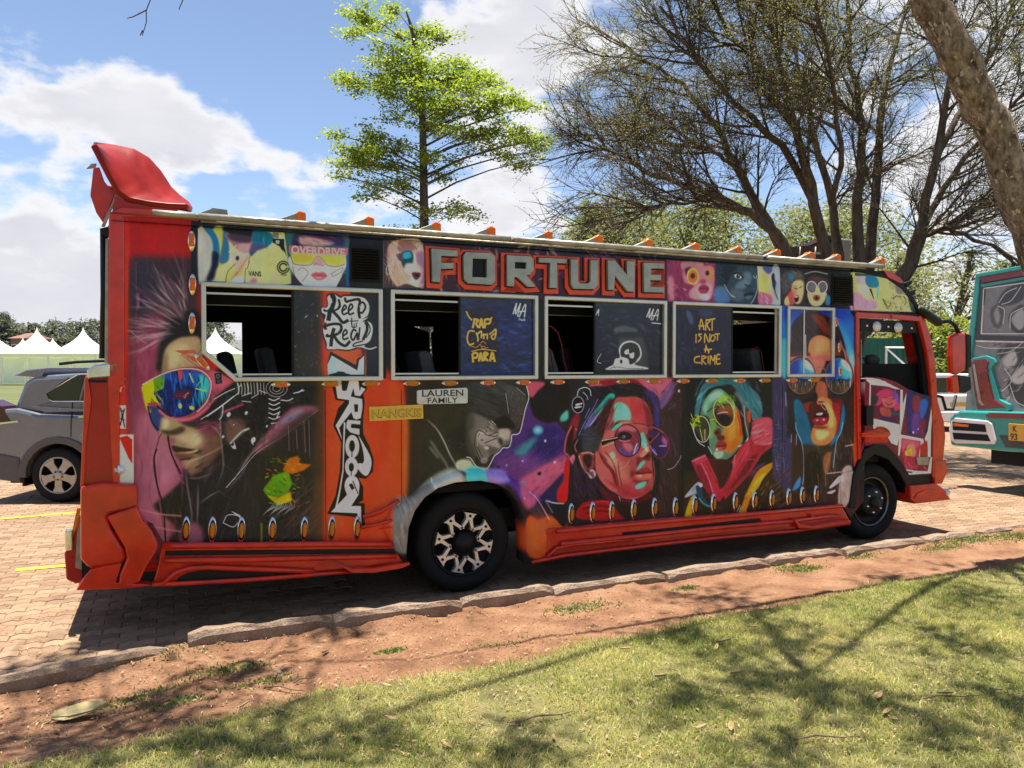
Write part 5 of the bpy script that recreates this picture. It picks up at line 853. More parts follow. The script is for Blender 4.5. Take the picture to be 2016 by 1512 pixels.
rf.add(rv, [[i*m_+j, i*m_+j+1, (i+1)*m_+j+1, (i+1)*m_+j] for i in range(3) for j in range(m_-1)]); rf.add([(s, t, z-.05) for s, t, z in rv], [[i*m_+j, i*m_+j+1, (i+1)*m_+j+1, (i+1)*m_+j] for i in range(3) for j in range(m_-1)])
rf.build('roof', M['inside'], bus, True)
# gutter pipe
gp = [(390, 432), (560, 442), (740, 455), (912, 468), (1005, 477)]; gp2 = [(1010, 479), (1200, 492), (1400, 506), (1500, 512)]; gp3 = [(1512, 513), (1620, 522), (1700, 529), (1738, 534)]
for g in (gp, gp2, gp3):
    MB().tube([(S(x, y, -.03)[0], -.03, 2.812) for x, y in g], .024, 10).build('gutter_rail', M['galv'], bus, True)
MB().tube([(S(300, 418, -.03)[0], -.03, 2.815), (S(392, 432, -.03)[0], -.03, 2.81)], .022, 8).box(S(395, 440)[0], 4.3, -.02, 0.0, 2.775, 2.79).build('gutter_channel', M['galv'], bus, True)
# windows
def bar(mb, a, b, w, t0, t1):
    (x0, z0), (x1, z1) = a, b; d = Vector((x1-x0, z1-z0)).normalized()*(w/2); n = Vector((-d.y, d.x))
    mb.prism([(x0-d.x+n.x, z0-d.y+n.y), (x1+d.x+n.x, z1+d.y+n.y), (x1+d.x-n.x, z1+d.y-n.y), (x0-d.x-n.x, z0-d.y-n.y)], t0, t1)
FILMS = [(sx(577), WINS[0][1]), (sx(906), WINS[1][1]), (sx(1172), WINS[2][1]), (WINS[3][0], sx(1443)), WINS[4]]
OPEN = [(WINS[0][0], sx(577)), (WINS[1][0], sx(906)), (WINS[2][0], sx(1172)), (sx(1443), WINS[3][1]), None]
FW = .034
for i, (a, b) in enumerate(WINS):
    fr = MB(); a2, b2, lo, hi = a+FW/2, b-FW/2, WB-.0+FW/2-.012, WT-FW/2+.01
    if i == 0:
        loop = [(chx+.02, lo), (b2, lo), (b2, hi), (a2, hi), (a2, chz-.01)]
        for k in range(5): bar(fr, loop[k], loop[(k+1) % 5], FW, -.026+.001*k, .03)
    else:
        loop = [(a2, lo), (b2, lo), (b2, hi), (a2, hi)]
        for k in range(4): bar(fr, loop[k], loop[(k+1) % 4], FW, -.026+.001*k, .03)
    win = fr.build('window', M['steel'], bus, bev=.009)
    f0, f1 = FILMS[i]; f0 = max(f0, a2); f1 = min(f1, b2)
    pn = [(f0, lo), (f1, lo), (f1, hi), (f0, hi)]
    mural_uv(MB().prism(pn, .012 if i < 4 else .006, .018).build('pane', M['film'], win))
    if OPEN[i]:
        q0, q1 = OPEN[i]; q0 = max(q0, a2 if i else chx); q1 = min(q1, b2)
        MB().box(q0 if i else a2, q1, .024, .04, hi-FW*1.9, hi-FW*1.5).build('slide_rail', M['steel'], win); rl = MB().box(q0, q1, .012, .034, lo+FW*.8, lo+FW*.8+.012)
        if i == 3: MB().box(q1-.03, q1-.012, .02, .03, lo, hi).build('slide_rail', M['steel'], win)
        rl.build('slide_rail', M['steel'], win)
        e0 = f0 if i != 3 else f1; MB().box(e0-.008, e0+.008, .01, .028, lo+.02, hi-.02).build('pane_edge', M['black'], win)
    else:
        MB().box(sx(1582), sx(1584.5), .0, .006, lo, hi).build('pane_edge', M['steel'], win)
# interior shade panels and seats
MB().box(-2.4, 4.2, .25, .28, 2.24, 2.40).box(-2.4, 4.2, BW-.3, BW-.27, 2.2, 2.4).build('luggage_rack', M['inside'], bus)
MB().box(-1.9, 4.1, .26, .268, 2.235, 2.243).build('rack_trim', M['galv'], bus)
def seat(s, t, wd=.46, tall=1.98, pip=True):
    st = MB().prism([(s, 1.28), (s+.42, 1.30), (s+.42, 1.18), (s, 1.16)], t, t+wd).build('seat', M['seat'], bus, bev=.03)
    back = [(s-.02, 1.22), (s+.1, 1.22), (s-.05, tall-.03), (s-.10, tall), (s-.17, tall-.02)]
    MB().prism(back, t, t+wd).build('backrest', M['seat'], st, bev=.035)
    MB().box(s+.05, s+.1, t+.1, t+wd-.1, .86, 1.18).build('seat_leg', M['black_metal'], st)
    if pip: MB().tube([(s+.075, t-.004, 1.3), (s-.045, t-.004, tall-.05), (s-.10, t-.004, tall+.004), (s-.17, t-.004, tall-.02)], .006, 5).build('piping', M['piping'], st)
    return st
for s in (.95, 1.75, 2.6, 3.3): seat(s, .30); seat(s, 1.42)
for s, t, h in ((S(468, 700, 1.5)[0], 1.35, 1.93), (S(548, 700, 1.1)[0], 1.0, 1.96), (-.1, .35, 1.93), (-.1, 1.45, 1.93)): seat(s, t, .45, h, s > 0)
MB().prism([(S(1100, 735, .3)[0]-.30, 1.3), (S(1118, 735, .3)[0], 1.3), (S(1105, 690, .3)[0], 1.72), (S(1090, 650, .3)[0], 1.93), (S(1075, 640, .3)[0], 2.0), (S(1100, 735, .3)[0]-.34, 2.0)], .30, .8).build('window_seat', M['seat'], bus, bev=.03)
MB().tube([(*(lambda q: (q[0], .293, q[1]))(S(x, y, .3)),) for x, y in ((1070, 641), (1085, 643), (1098, 655), (1105, 680), (1109, 710), (1118, 738))], .006, 5).build('seat_piping', M['piping'], bus)
# marker lamps
bz = MB().lathe([(.0, -.018), (.55, -.018), (.8, -.014), (1, 0), (1, .004)], 20, 'y'); bzv = [(x*.075, y*1., z*.026) for x, y, z in bz.v]
ln = MB().lathe([(.0, -.026), (.4, -.0255), (.62, -.021), (.68, -.015)], 16, 'y'); lnv = [(x*.075, y, z*.026) for x, y, z in ln.v]
def make_lamp(long_ends):
    b = meshobj('marker_lamp', bzv, bz.f, M['chrome'], bus, True)
    if long_ends: l = MB().box(-.042, .042, -.0275, -.012, -.016, .016).build('lens', M['amber_hot'], b, bev=.006)
    else: l = meshobj('lens', [(x*1.05, y, z*1.12) for x, y, z in lnv], ln.f, M['amber'], b, True)
    return b
LA, LB = make_lamp(False), make_lamp(True); first = {0: True, 1: True}
def lamp(px, py, kind=0, rot=0., sc=1.):
    p = (LA, LB)[kind]
    o = p if first[kind] else copy_tree(p, bus); first[kind] = False
    x, z = S(px, py); o.location = (x, 0, z); o.rotation_euler = (0, R(rot), 0); o.scale = (sc, 1, sc); return o
for i, x in enumerate((553, 652, 731, 811, 886, 961, 1031, 1098, 1166, 1227, 1286, 1345, 1401, 1456, 1506, 1559, 1602)): lamp(x, 757-.0085*(x-553), 1 if i in (0, 5, 6, 7, 11, 13, 15) else 0)
LO = [(366, 1043), (418, 1043), (475, 1043), (536, 1043), (599, 1042), (653, 1040), (703, 1040), (1124, 1012), (1166, 1009), (1204, 1007), (1247, 1003), (1288, 1000), (1329, 999), (1367, 995), (1404, 991), (1447, 988), (1485, 986), (1519, 983), (1552, 980), (1579, 976), (1606, 974)]
LC = None
for x, y in LO:
    if LC is None:
        LC = meshobj('kerb_side_lamp', [(a*1.30, b, c*1.22) for a, b, c in bzv], bz.f, M['chrome'], bus, True)
        meshobj('bezel_rim', [(x*1.42, y-.001, z*1.26) for x, y, z in lnv], ln.f, M['black_metal'], LC, True); meshobj('lens', [(x*1.16, y-.004, z*1.0) for x, y, z in lnv], ln.f, M['amber'], LC, True); o = LC
    else: o = copy_tree(LC, bus)
    a, c = S(x, y); o.location = (a, 0, c); o.rotation_euler = (0, R(93), 0)
for x, y, r in ((377, 473, 90), (379, 560, 91), (378, 636, 92), (398, 713, 50)): lamp(x, y, 1, r, 1.06)
for x, y in ((1645, 634), (1651, 684), (1652, 731)): lamp(x, y, 1, 88, .72)
# louvre vents and roof fittings
for a, b in (((693, 487), (746, 552)), ((1641, 543), (1676, 598))):
    (x0, z1_), (x1, z0_) = S(*a), S(*b); v = MB().box(x0-.02, x1+.02, -.006, 0, z0_-.02, z1_+.02).build('louvre_vent', M['black'], bus)
    sl = None
    for k in range(12):
        if sl is None: sl = MB().add([(x0, -.008, 0), (x1, -.008, 0), (x1, -.026, -.012), (x0, -.026, -.012), (x0, -.020, -.018), (x1, -.020, -.018)], [[0, 1, 2, 3], [3, 2, 5, 4]]).build('slat', M['black_metal'], v); o = sl
        else: o = sl.copy(); link(o)
        o.location = (0, 0, z1_-(z1_-z0_)*(k+.3)/12)
FN = None
for px, py in ((601, 424), (735, 437), (866, 447), (973, 455), (1085, 465), (1184, 472), (1281, 479), (1373, 485), (1456, 491), (1533, 497), (1598, 502), (1651, 507), (1737, 523)):
    if FN is None:
        FN = MB().prism([(-.22, 0), (-.05, .055), (-.05, 0)], -.0, .07).build('roof_marker', M['galv'], bus, bev=.004); MB().prism([(-.075, .047), (-.045, .064), (-.005, .058), (0, .05), (0, 0), (-.05, 0)], -.006, .076).build('lens', M['amber_hot'], FN, bev=.008); o = FN
    else: o = copy_tree(FN, bus)
    o.location = (S(px, py, .05)[0], .02, 2.828); o.scale = (1.05, 1, 1.35)
x, z = S(425, 425, .1); MB().prism([(x-.17, 2.82), (x-.03, 2.885), (x-.03, 2.82)], .05, .2).prism([(x-.03, 2.82), (x-.03, 2.89), (x+.07, 2.885), (x+.08, 2.82)], .04, .21).build('roof_grille', M['galv'], bus)
# raised name letters
LET = dict(
 F=(740, 420, '530 360 785 380 785 435 625 430 625 500 745 500 745 555 620 560 610 690 540 685', ''),
 O=(740, 420, '870 395 1110 402 1152 440 1155 680 1120 715 890 700 850 660 845 430', '935 455 1075 462 1075 645 930 640'),
 R=(740, 420, '1275 425 1500 435 1535 470 1535 570 1500 615 1465 625 1555 735 1480 735 1375 640 1345 640 1340 730 1275 725', '1350 490 1465 495 1460 560 1350 555'),
 T=(740, 420, '1590 450 1860 460 1860 505 1765 500 1765 745 1695 745 1700 500 1590 495', ''),
 U=(1040, 440, '390 365 460 367 460 580 480 600 560 603 585 580 585 372 660 374 660 610 620 657 420 652 395 610', ''),
 N=(1040, 440, '755 373 830 378 945 520 945 380 1020 385 1015 680 950 678 825 520 815 665 760 662', ''),
 E=(1040, 440, '1110 397 1310 404 1310 455 1180 453 1180 515 1280 517 1280 570 1175 568 1175 632 1310 640 1310 690 1115 685', ''))
def offset(P, d):
    n = len(P); A = sum(P[i][0]*P[(i+1) % n][1]-P[(i+1) % n][0]*P[i][1] for i in range(n)); s = 1 if A > 0 else -1; out = []
    for i in range(n):
        a, b, c = Vector(P[i-1]), Vector(P[i]), Vector(P[(i+1) % n]); d1 = (b-a).normalized(); d2 = (c-b).normalized(); n1 = Vector((d1.y, -d1.x))*s; n2 = Vector((d2.y, -d2.x))*s
        m = n1+n2; k = d/max(.45, m.dot(n1)) if m.length > .2 else d; out.append((b.x+m.x*k, b.y+m.y*k))
    return out
def holed(mb, P, H, t0, t1):
    if not H: return mb.prism(P, t0, t1)
    # bridge outline and hole into one ring
    i = min(range(len(P)), key=lambda k: (P[k][0]-H[0][0])**2+(P[k][1]-H[0][1])**2)
    def area(q): return sum(q[k][0]*q[(k+1) % len(q)][1]-q[(k+1) % len(q)][0]*q[k][1] for k in range(len(q)))
    Hh = H if area(H)*area(P) < 0 else [H[0]]+H[:0:-1]
    ring = P[:i+1]+Hh+[Hh[0]]+P[i:]
    return mb.prism(ring, t0, t1)
M['letter'] = mat('dull_steel_letters', (.34, .35, .30), .4, .4, .25, 8, .1, 40)
M['orange'] = mat('orange_border_paint', (.78, .07, .018), .35, 0, .15, 6, .03, 20)
for ch_, (x0, y0, t, h) in LET.items():
    cv = lambda t: [S(x0+a/5.04, y0+b/5.04) for a, b in zip([float(v) for v in t.split()][::2], [float(v) for v in t.split()][1::2])]
    P, H = cv(t), (cv(h) if h else None)
    P2 = [(x+.012, z+.008) for x, z in offset(P, .036)]; P2 = [(x-.014, z-.018) for x, z in P2]
    lb = MB(); lb.prism(P2, -.022, -.001)
    brd = lb.build('letter', M['orange'], bus, bev=.005); brd['label'] = 'raised letter %s with an orange border' % ch_
    MB().prism(offset(P, .009), -.026, -.023).build('black_outline', M['black'], brd)  # black outline round the grey letter face
    holed(MB(), P, H, -.058, -.0265).build('letter_face', M['letter'], brd)
    if H: MB().prism(H, -.0285, -.0265).build('letter_counter', M['mural'] if False else M['black'], brd)
# flat lettering
def text(name, s, m, parent, x0, x1, zb, t, hmax=None, depth=.0, shear=0., bold=0., rot=0.):
    cu = bpy.data.curves.new(name, 'FONT'); cu.body = s; cu.size = 1; cu.extrude = depth; cu.shear = shear; cu.offset = bold; cu.resolution_u = 3
    to = bpy.data.objects.new(name, cu); COL.objects.link(to); bpy.context.view_layer.update()
    me = bpy.data.meshes.new_from_object(to.evaluated_get(bpy.context.evaluated_depsgraph_get())); bpy.data.objects.remove(to)
    co = np.empty(len(me.vertices)*3, np.float32); me.vertices.foreach_get('co', co); co = co.reshape(-1, 3)
    a, b = co.min(0), co.max(0); kx = (x1-x0)/(b[0]-a[0]); kz = kx if hmax is None else hmax/(b[1]-a[1])
    n = np.stack([x0+(co[:, 0]-a[0])*kx, t-co[:, 2]*1., zb+(co[:, 1]-a[1])*kz], 1)
    if rot: c, s_ = math.cos(rot), math.sin(rot); X = n[:, 0]-x0; Z = n[:, 2]-zb; n[:, 0] = x0+X*c-Z*s_; n[:, 2] = zb+X*s_+Z*c
    me.vertices.foreach_set('co', n.astype(np.float32).ravel()); me.materials.clear(); me.materials.append(m); me.update()
    o = bpy.data.objects.new(name, me); return link(o, parent)
M['ink'] = mat('black_ink', (.02, .018, .016), .5); M['pinkink'] = mat('pale_pink_print', (.80, .64, .64), .4); M['plate'] = mat('yellow_plate', (.80, .52, .05), .4, 0, .1, 20, .1, 60); M['plate_ink'] = mat('dark_gold_outline', (.20, .10, .008), .5)
M['silverplate'] = mat('brushed_silver_plate', (.66, .66, .60), .4, .2, .2, 12)
x0, zb = S(573, 500); x1 = S(679, 505)[0]; text('panel_print', 'OVERDRIVE', M['pinkink'], bus, x0, x1, zb, -.0025, .062, bold=.035)
x0, zb = S(489, 543.5); x1 = S(514, 545)[0]; text('panel_print', 'VANS', M['ink'], bus, x0, x1, zb, -.0025, .036, bold=.02)
pl = prism('name_plate', '726 801 832 796 833 824 727 829', M['plate'], -.012, -.0005, bev=.003); pl['label'] = 'yellow name plate on the orange bay'
x0, zb = S(731, 823.5); x1 = S(829, 819)[0]; text('lettering', 'NANGKIS', M['plate_ink'], pl, x0, x1, zb, -.0135, .066, bold=.03, rot=.006); text('lettering_fill', 'NANGKIS', M['plate'], pl, x0+.004, x1-.002, zb+.005, -.015, .058, bold=-.004, rot=.006)
pl = prism('name_plate', '823 768 917 763 920 766 920 792 917 794 824 796 820 793 820 770', M['silverplate'], -.012, -.0005, bev=.003); pl['label'] = 'silver name plate above the grey portrait'
x0, zb = S(830, 781); x1 = S(911, 779)[0]; text('lettering', 'LAUREN', M['ink'], pl, x0, x1, zb, -.0135, .05, bold=.012, rot=.004); x0, zb = S(841, 794); x1 = S(900, 791.5)[0]; text('lettering', 'FAMILY', M['ink'], pl, x0, x1, zb, -.0135, .042, bold=.01, rot=.004)
for px in (640, 790, 1345, 1541): a, c = S(px, 760); MB().box(a-.0022, a+.0022, -.0012, .002, .47, 1.62).build('panel_seam', M['black'], bus)
# wheel-arch flare, painted like the wall
fl = MB(); prof_o = []
outer = PX(-.05, '802 1108 775 1085 756 1040 772 1005 800 990 830 965 865 945 905 928 950 925 1000 935 1035 955 1062 985 1080 1020 1088 1060 1084 1100 1040 1108')
inner = [(ARX*1.0*math.copysign(abs(math.cos(a))**.8, math.cos(a)), ARC+ARZ*max(0, math.sin(a))**.85) for a in np.linspace(math.pi, 0, len(outer)-4)]
inner = [(-ARX, .20), (-ARX, .33)]+inner+[(ARX, .33), (ARX, .19)]
n = len(outer); v = [(x, -.004, z) for x, z in outer]+[(.7*x+.3*a, -.055, .7*z+.3*b) for (x, z), (a, b) in zip(outer, inner)]+[(a, -.075, b) for a, b in inner]+[(a, .12, b) for a, b in inner]
mural_uv(meshobj('arch_flare', v, [[r*n+i, r*n+i+1, (r+1)*n+i+1, (r+1)*n+i] for r in range(3) for i in range(n-1)], M['mural'], bus, True))
# dark wheel houses
MB().lathe([(.56, .05), (.56, .9)], 20, 'y', (0, 0, .40), 0, math.pi).lathe([(.0, .9), (.56, .9)], 20, 'y', (0, 0, .40), 0, math.pi).build('wheel_house', M['black'], bus)
fx = sx(1718, 980); MB().lathe([(.50, .02), (.50, .8), (0, .8)], 20, 'y', (fx, 0, .45), 0, math.pi).build('wheel_house', M['black'], bus)
# skirts
def ledge(parent, pts, r, t, m=None, name='moulding', flat=.6):
    P = [(a, t, b) for a, b in PX(t, pts)]; return MB().tube(P, r, 8).build(name, m or M['red'], parent, True)
sk = prism('skirt', '318 1070 770 1067 790 1090 802 1106 660 1124 480 1136 340 1150 300 1152 312 1110', M['red'], -.035, .1, ref=-.035, bev=.01)
ledge(sk, '322 1074 480 1073 660 1071 772 1072', .022, -.05); ledge(sk, '322 1103 480 1102 640 1098 780 1095', .02, -.055); prism('groove', '325 1084 780 1080 783 1089 325 1094', M['black'], -.037, -.02, sk, -.036)
ledge(sk, '300 1150 350 1149 480 1142 600 1133 700 1124', .016, -.06); ledge(sk, '318 1152 345 1128 372 1119 410 1117 520 1121 620 1125', .018, -.06, flat=.5)
prism('scoop', '352 1136 372 1127 405 1122 520 1126 590 1128 500 1137 400 1143 345 1146', M['black'], -.04, -.02, sk, -.037)
prism('step_blade', '656 1106 668 1110 692 1119 735 1118 805 1106 806 1111 790 1118 735 1127 692 1127', M['red'], -.10, -.01, sk, -.08, .012)
ledge(sk, '715 1018 750 1006 786 985', .016, -.03); ledge(sk, '712 1038 745 1032 772 1024', .014, -.03)
sk = prism('skirt', '1046 1046 1110 1039 1300 1021 1560 1003 1655 992 1672 1022 1672 1030 1560 1046 1400 1062 1200 1085 1110 1096 1060 1106 1046 1108', M['red'], -.035, .1, ref=-.035, bev=.01)
ledge(sk, '1096 1046 1200 1036 1300 1027 1480 1012 1658 996', .02, -.05); ledge(sk, '1105 1071 1250 1056 1400 1040 1560 1026 1640 1015', .02, -.058); prism('groove', '1225 1048 1300 1041 1495 1020 1500 1025 1480 1030 1300 1046 1226 1053', M['black'], -.04, -.02, sk, -.037)
prism('scoop', '1075 1098 1100 1081 1120 1076 1200 1070 1400 1050 1560 1036 1563 1042 1400 1060 1200 1082', M['red_dark'], -.04, -.02, sk, -.037)
ledge(sk, '1046 1107 1062 1104 1110 1094 1200 1083 1400 1060 1560 1046 1672 1031', .016, -.06); ledge(sk, '1075 1100 1095 1080 1120 1073 1250 1062', .014, -.06)
prism('step_blade', '1560 1020 1572 1030 1600 1034 1668 1022 1674 1026 1670 1032 1600 1042 1570 1040', M['red'], -.10, -.01, sk, -.08, .012); ledge(sk, '1595 1012 1602 1020 1615 1021 1655 1015', .012, -.06)
prism('bracket', '1653 932 1690 925 1690 900 1697 872 1700 868 1700 985 1672 1020 1655 990', M['mural'], -.012, .03, bev=.004); mural_uv(bpy.data.objects[-1] if False else [c for c in children(bus) if c.name.startswith('bracket')][0])
# rear corner: column, lamp housing, bumper
prism('corner_post', '214 420 224 415 240 418 246 432 246 760 236 762 236 960 222 960 212 760', M['red'], -.012, .12, ref=-.0, bev=.012)
prism('corner_trim', '208 470 213 470 213 715 206 715', M['galv'], .01, .06, ref=.02)
MB().tube([(*(lambda q: (q[0], .10, q[1]))(S(x, y, .1)),) for x, y in ((205, 452), (206, 580), (203, 706))], .026, 8).build('rear_window_post', M['black'], bus, True)
lh = prism('lamp_housing', '172 742 232 742 234 800 228 960 160 958 164 870 176 780', M['red_dark'], .0, .35, ref=.0, bev=.02)
prism('lamp_edge', '167 742 174 742 180 790 170 870 166 960 158 960 162 870', M['red'], -.006, .3, lh, bev=.006)
prism('chrome_cap', '171 728 186 718 232 714 232 742 172 746', M['chrome'], -.012, .36, lh, bev=.01); prism('chrome_band', '175 748 210 748 210 753 178 753', M['black'], -.014, .3, lh)
MB().lathe([(0, -.012), (.03, -.012), (.034, 0)], 16, 'y', (S(235, 925)[0], 0, S(235, 925)[1])).build('reflector', M['lens_clear'], lh, True)
MB().box(-2.66, -2.40, .03, 2.15, .34, .8).build('sun_blocker', M['black_metal'], bus)  # added black filler, keeps sunlight stripes out of the shadow under the bumper
prism('bumper_filler', '236 1010 300 1030 330 1080 332 1146 240 1150', M['black'], .0, .25, ref=0)
rb = prism('rear_bumper', '158 958 200 950 270 953 272 996 258 1004 212 1012 218 1040 244 1080 250 1096 242 1110 176 1120 158 1100 158 1020', M['red'], -.06, .25, ref=-.05, bev=.02)
prism('bumper_horn', '210 1016 240 1006 270 996 280 1020 300 1045 312 1072 306 1088 290 1112 274 1146 232 1156 236 1130 250 1098 246 1078', M['red'], -.10, .02, rb, -.08, .014)
prism('bumper_lip', '150 1161 166 1136 180 1120 205 1114 240 1108 228 1146 290 1149 300 1152 240 1158', M['red'], -.10, .08, rb, -.08, .008)
MB().prism(PX(.3, '128 1084 138 1080 150 1040 160 1010 168 1010 168 1120 186 1140 150 1146 132 1138'), .25, 1.95).build('bumper_core', M['red_dark'], rb, bev=.02)
prism('bumper_grille', '152 1050 162 1012 168 1008 170 1060 190 1122 170 1124 148 1118', M['galv'], .10, .24, rb, .1); prism('bumper_strip', '136 1075 152 1000 158 1000 150 1080', M['amber'], .26, .30, rb, .27)
MB().box(*(lambda a, b: (a[0], b[0], .22, .30, b[1], a[1]))(S(128, 1044, .25), S(144, 1082, .25))).build('bumper_light', M['chrome'], rb, bev=.01)
# rear wing: a swept horn at each roof corner joined by a cross blade
M['wingred'] = mat('shaded_red_paint', (.25, .012, .006), .38, 0, .25, 5, .03, 18, 0, spec=.2)  # darker than the body red: the wing's shade is put into the paint
def wing(t0, sgn):
    near = '183 284 196 312 212 345 230 378 252 394 290 401 330 405 369 406'; far = '183 284 225 289 264 297 292 313 314 338 334 370 350 386 370 402'
    a = np.array([S(*p, .0) for p in zip([float(v) for v in near.split()][::2], [float(v) for v in near.split()][1::2])]); b = np.array([S(*p, .42) for p in zip([float(v) for v in far.split()][::2], [float(v) for v in far.split()][1::2])])
    a2, b2 = [], []
    for i in range(len(a)-1):
        for u in (0, .25, .5, .75): a2.append(a[i]*(1-u)+a[i+1]*u); b2.append(b[i]*(1-u)+b[i+1]*u)
    a2.append(a[-1]); b2.append(b[-1]); m = len(a2); K = 7; v = []; f = []
    for i in range(m):
        for k in range(K):
            u = k/(K-1); bow = math.sin(u*math.pi)*.03
            p = a2[i]*(1-u)+b2[i]*u; v.append((p[0]+bow, t0+sgn*.42*u, p[1]-bow))
    for i in range(m-1):
        for k in range(K-1): f.append([i*K+k, i*K+k+1, (i+1)*K+k+1, (i+1)*K+k])
    o = meshobj('rear_wing', v, f, M['wingred'], bus, True); sd = o.modifiers.new('thick', 'SOLIDIFY'); sd.thickness = .04; sd.offset = 0; bv = o.modifiers.new('soft', 'BEVEL'); bv.width = .012; bv.segments = 3
    return o
wg = wing(0., 1); wing(2.2, -1)
prism('wing_fin', '178 386 184 332 196 330 206 358 226 384 206 443 190 420', M['red'], .14, .18, wg, .16, .006); prism('wing_edge', '170 332 180 322 190 322 182 350 178 380 184 330', M['galv'], .2, .22, wg, .2)
prism('wing_strut', '228 384 231 386 206 446 200 446', M['galv'], .08, .12, wg, .1); prism('wing_base', '226 384 252 396 300 404 352 410 345 418 300 416 240 420 220 420', M['red_dark'], .01, .4, wg, .01, .01); prism('wing_clip', '196 450 212 446 220 432 222 460 206 466', M['black'], .02, .1, wg, .02)
prism('rear_cap', '222 416 240 408 300 412 392 428 392 436 300 428 236 428', M['red'], -.01, .3, ref=0, bev=.008)
# cab
mural_uv(prism('cab_upper_panel', '1676 530 1700 534 1745 548 1775 568 1795 596 1806 616 1680 610', M['mural'], -.012, .04))
prism('cab_roof_edge', '1676 528 1740 536 1768 550 1790 576 1806 602 1812 620 1806 622 1796 600 1774 570 1744 549 1676 533', M['black'], -.02, 2.2, bev=.006)
prism('roof_rim', '1735 533 1748 535 1768 548 1774 556 1768 558 1744 546', M['red'], -.03, .3)
for x, y in ((1783, 556), (1790, 574)): prism('roof_spike', '%d %d %d %d %d %d %d %d' % (x-6, y+2, x+10, y-4, x+9, y+3, x+2, y+9), M['black'], -.02, .02)
prism('door_header', '1676 612 1810 618 1813 626 1680 622', M['black'], -.014, .03)
door = prism('door', '1700 742 1722 742 1740 745 1762 752 1785 766 1812 776 1830 780 1834 860 1832 934 1786 938 1774 914 1757 892 1740 880 1716 876 1700 878', M['mural'], -.016, .035); mural_uv(door)
fm = MB(); 
def rib(mb, pts, w, t0, t1):
    P = PX(0, pts)
    for a, b in zip(P[:-1], P[1:]): bar(mb, a, b, w, t0, t1)
rib(fm, '1686 618 1686 700 1688 790 1690 900', .045, -.024, .03); rib(fm, '1686 620 1750 623 1808 628', .055, -.0245, .03); rib(fm, '1808 626 1824 690 1832 750 1836 830 1836 935', .05, -.025, .03)
fm.build('door_frame', M['red'], door, bev=.01)
MB().prism(PX(.01, '1693 629 1803 633 1806 656 1694 652'), .01, .04).build('speaker_board', M['black'], door)
for x, y in ((1727, 643), (1769, 645)):
    a, c = S(x, y, 0); MB().lathe([(0, -.035), (.03, -.03), (.052, -.014), (.058, .0)], 18, 'y', (a, .006, c)).build('speaker_dome', M['lens_clear'], door, True)
for x, y in ((1708, 641), (1750, 643), (1796, 646)): a, c = S(x, y, 0); MB().lathe([(0, -.01), (.011, -.008), (.014, .005)], 10, 'y', (a, .006, c)).build('stud', M['chrome'], door, True)
rl = MB(); rib(rl, '1694 670 1694 740', .012, -.012, .0); rl.build('door_rail', M['galv'], door)
prism('door_handle', '1700 800 1714 799 1714 836 1700 838', M['black'], -.04, -.016, door, bev=.006); prism('door_latch', '1800 900 1824 898 1824 915 1802 915', M['galv'], -.03, -.016, door, bev=.004); rl = MB(); rib(rl, '1692 745 1714 745 1740 752', .012, -.022, -.016); rl.build('door_trim', M['white'], door)
a, c = S(1720, 858); prism('door_step_light', '1690 852 1700 849 1745 850 1746 856 1700 857 1690 860', M['red'], -.05, -.016, door, bev=.006)
prism('arch_liner', '1668 1000 1676 935 1698 884 1716 874 1742 876 1760 894 1776 916 1788 938 1790 956 1780 956 1766 930 1744 904 1718 894 1700 908 1686 950 1680 1000', M['black'], -.03, .3, bev=.01)
prism('sill', '1776 938 1836 934 1836 950 1784 956', M['black_metal'], .0, .5)
# cab inside and front
prism('dash', '1694 716 1830 716 1834 790 1694 760', M['inside'], .1, 2.1); prism('cab_back', '1684 622 1694 622 1696 760 1686 760', M['inside'], .75, 2.15); 
prism('cab_pillar', '1800 632 1816 632 1830 712 1834 780 1822 780 1816 712', M['inside'], .012, .06)
MB().tube([(*(lambda q: (q[0], .5+.16*math.cos(a), q[1]+.0))(S(1722, 705, .5)),) for a in (0, 1)], .01, 5).build('wheel_stalk', M['inside'], bus)
a, c = S(1716, 708, .45); MB().lathe([(.0, 0), (.07, .02), (.085, .08), (.06, .13), (0, .14)], 12, 'z', (a, .45, c-.08)).build('headrest', M['seat'], bus, True)
fp = prism('front_panel', '1813 622 1820 622 1832 660 1842 710 1847 790 1859 830 1862 860 1856 920 1850 946 1836 946 1840 800 1836 740 1826 690', M['red'], 0.0, .28, bev=.01)
prism('front_panel', '1813 622 1820 622 1832 660 1842 710 1847 790 1859 830 1862 860 1856 920 1850 946 1836 946 1840 800 1836 740 1826 690', M['red'], 1.9, 2.2, bev=.01); prism('front_panel', '1842 792 1859 830 1862 860 1856 920 1850 946 1836 946', M['red'], .285, 1.895)
prism('front_block', '1836 906 1858 906 1860 930 1850 952 1836 952', M['red'], -.03, .4, bev=.006)
fb = prism('front_bumper', '1790 956 1842 951 1858 962 1866 975 1872 984 1846 987 1802 992 1792 984', M['red'], -.04, 2.2, ref=-.03, bev=.014); ledge(fb, '1800 981 1806 972 1818 966 1842 964', .006, -.045)
a, c = S(1862, 969, 0); MB().lathe([(0, -.05), (.03, -.045), (.036, -.02), (.036, .02)], 14, 'y', (a-.02, -.0, c)).build('fog_lamp', M['lens_clear'], fb, True)
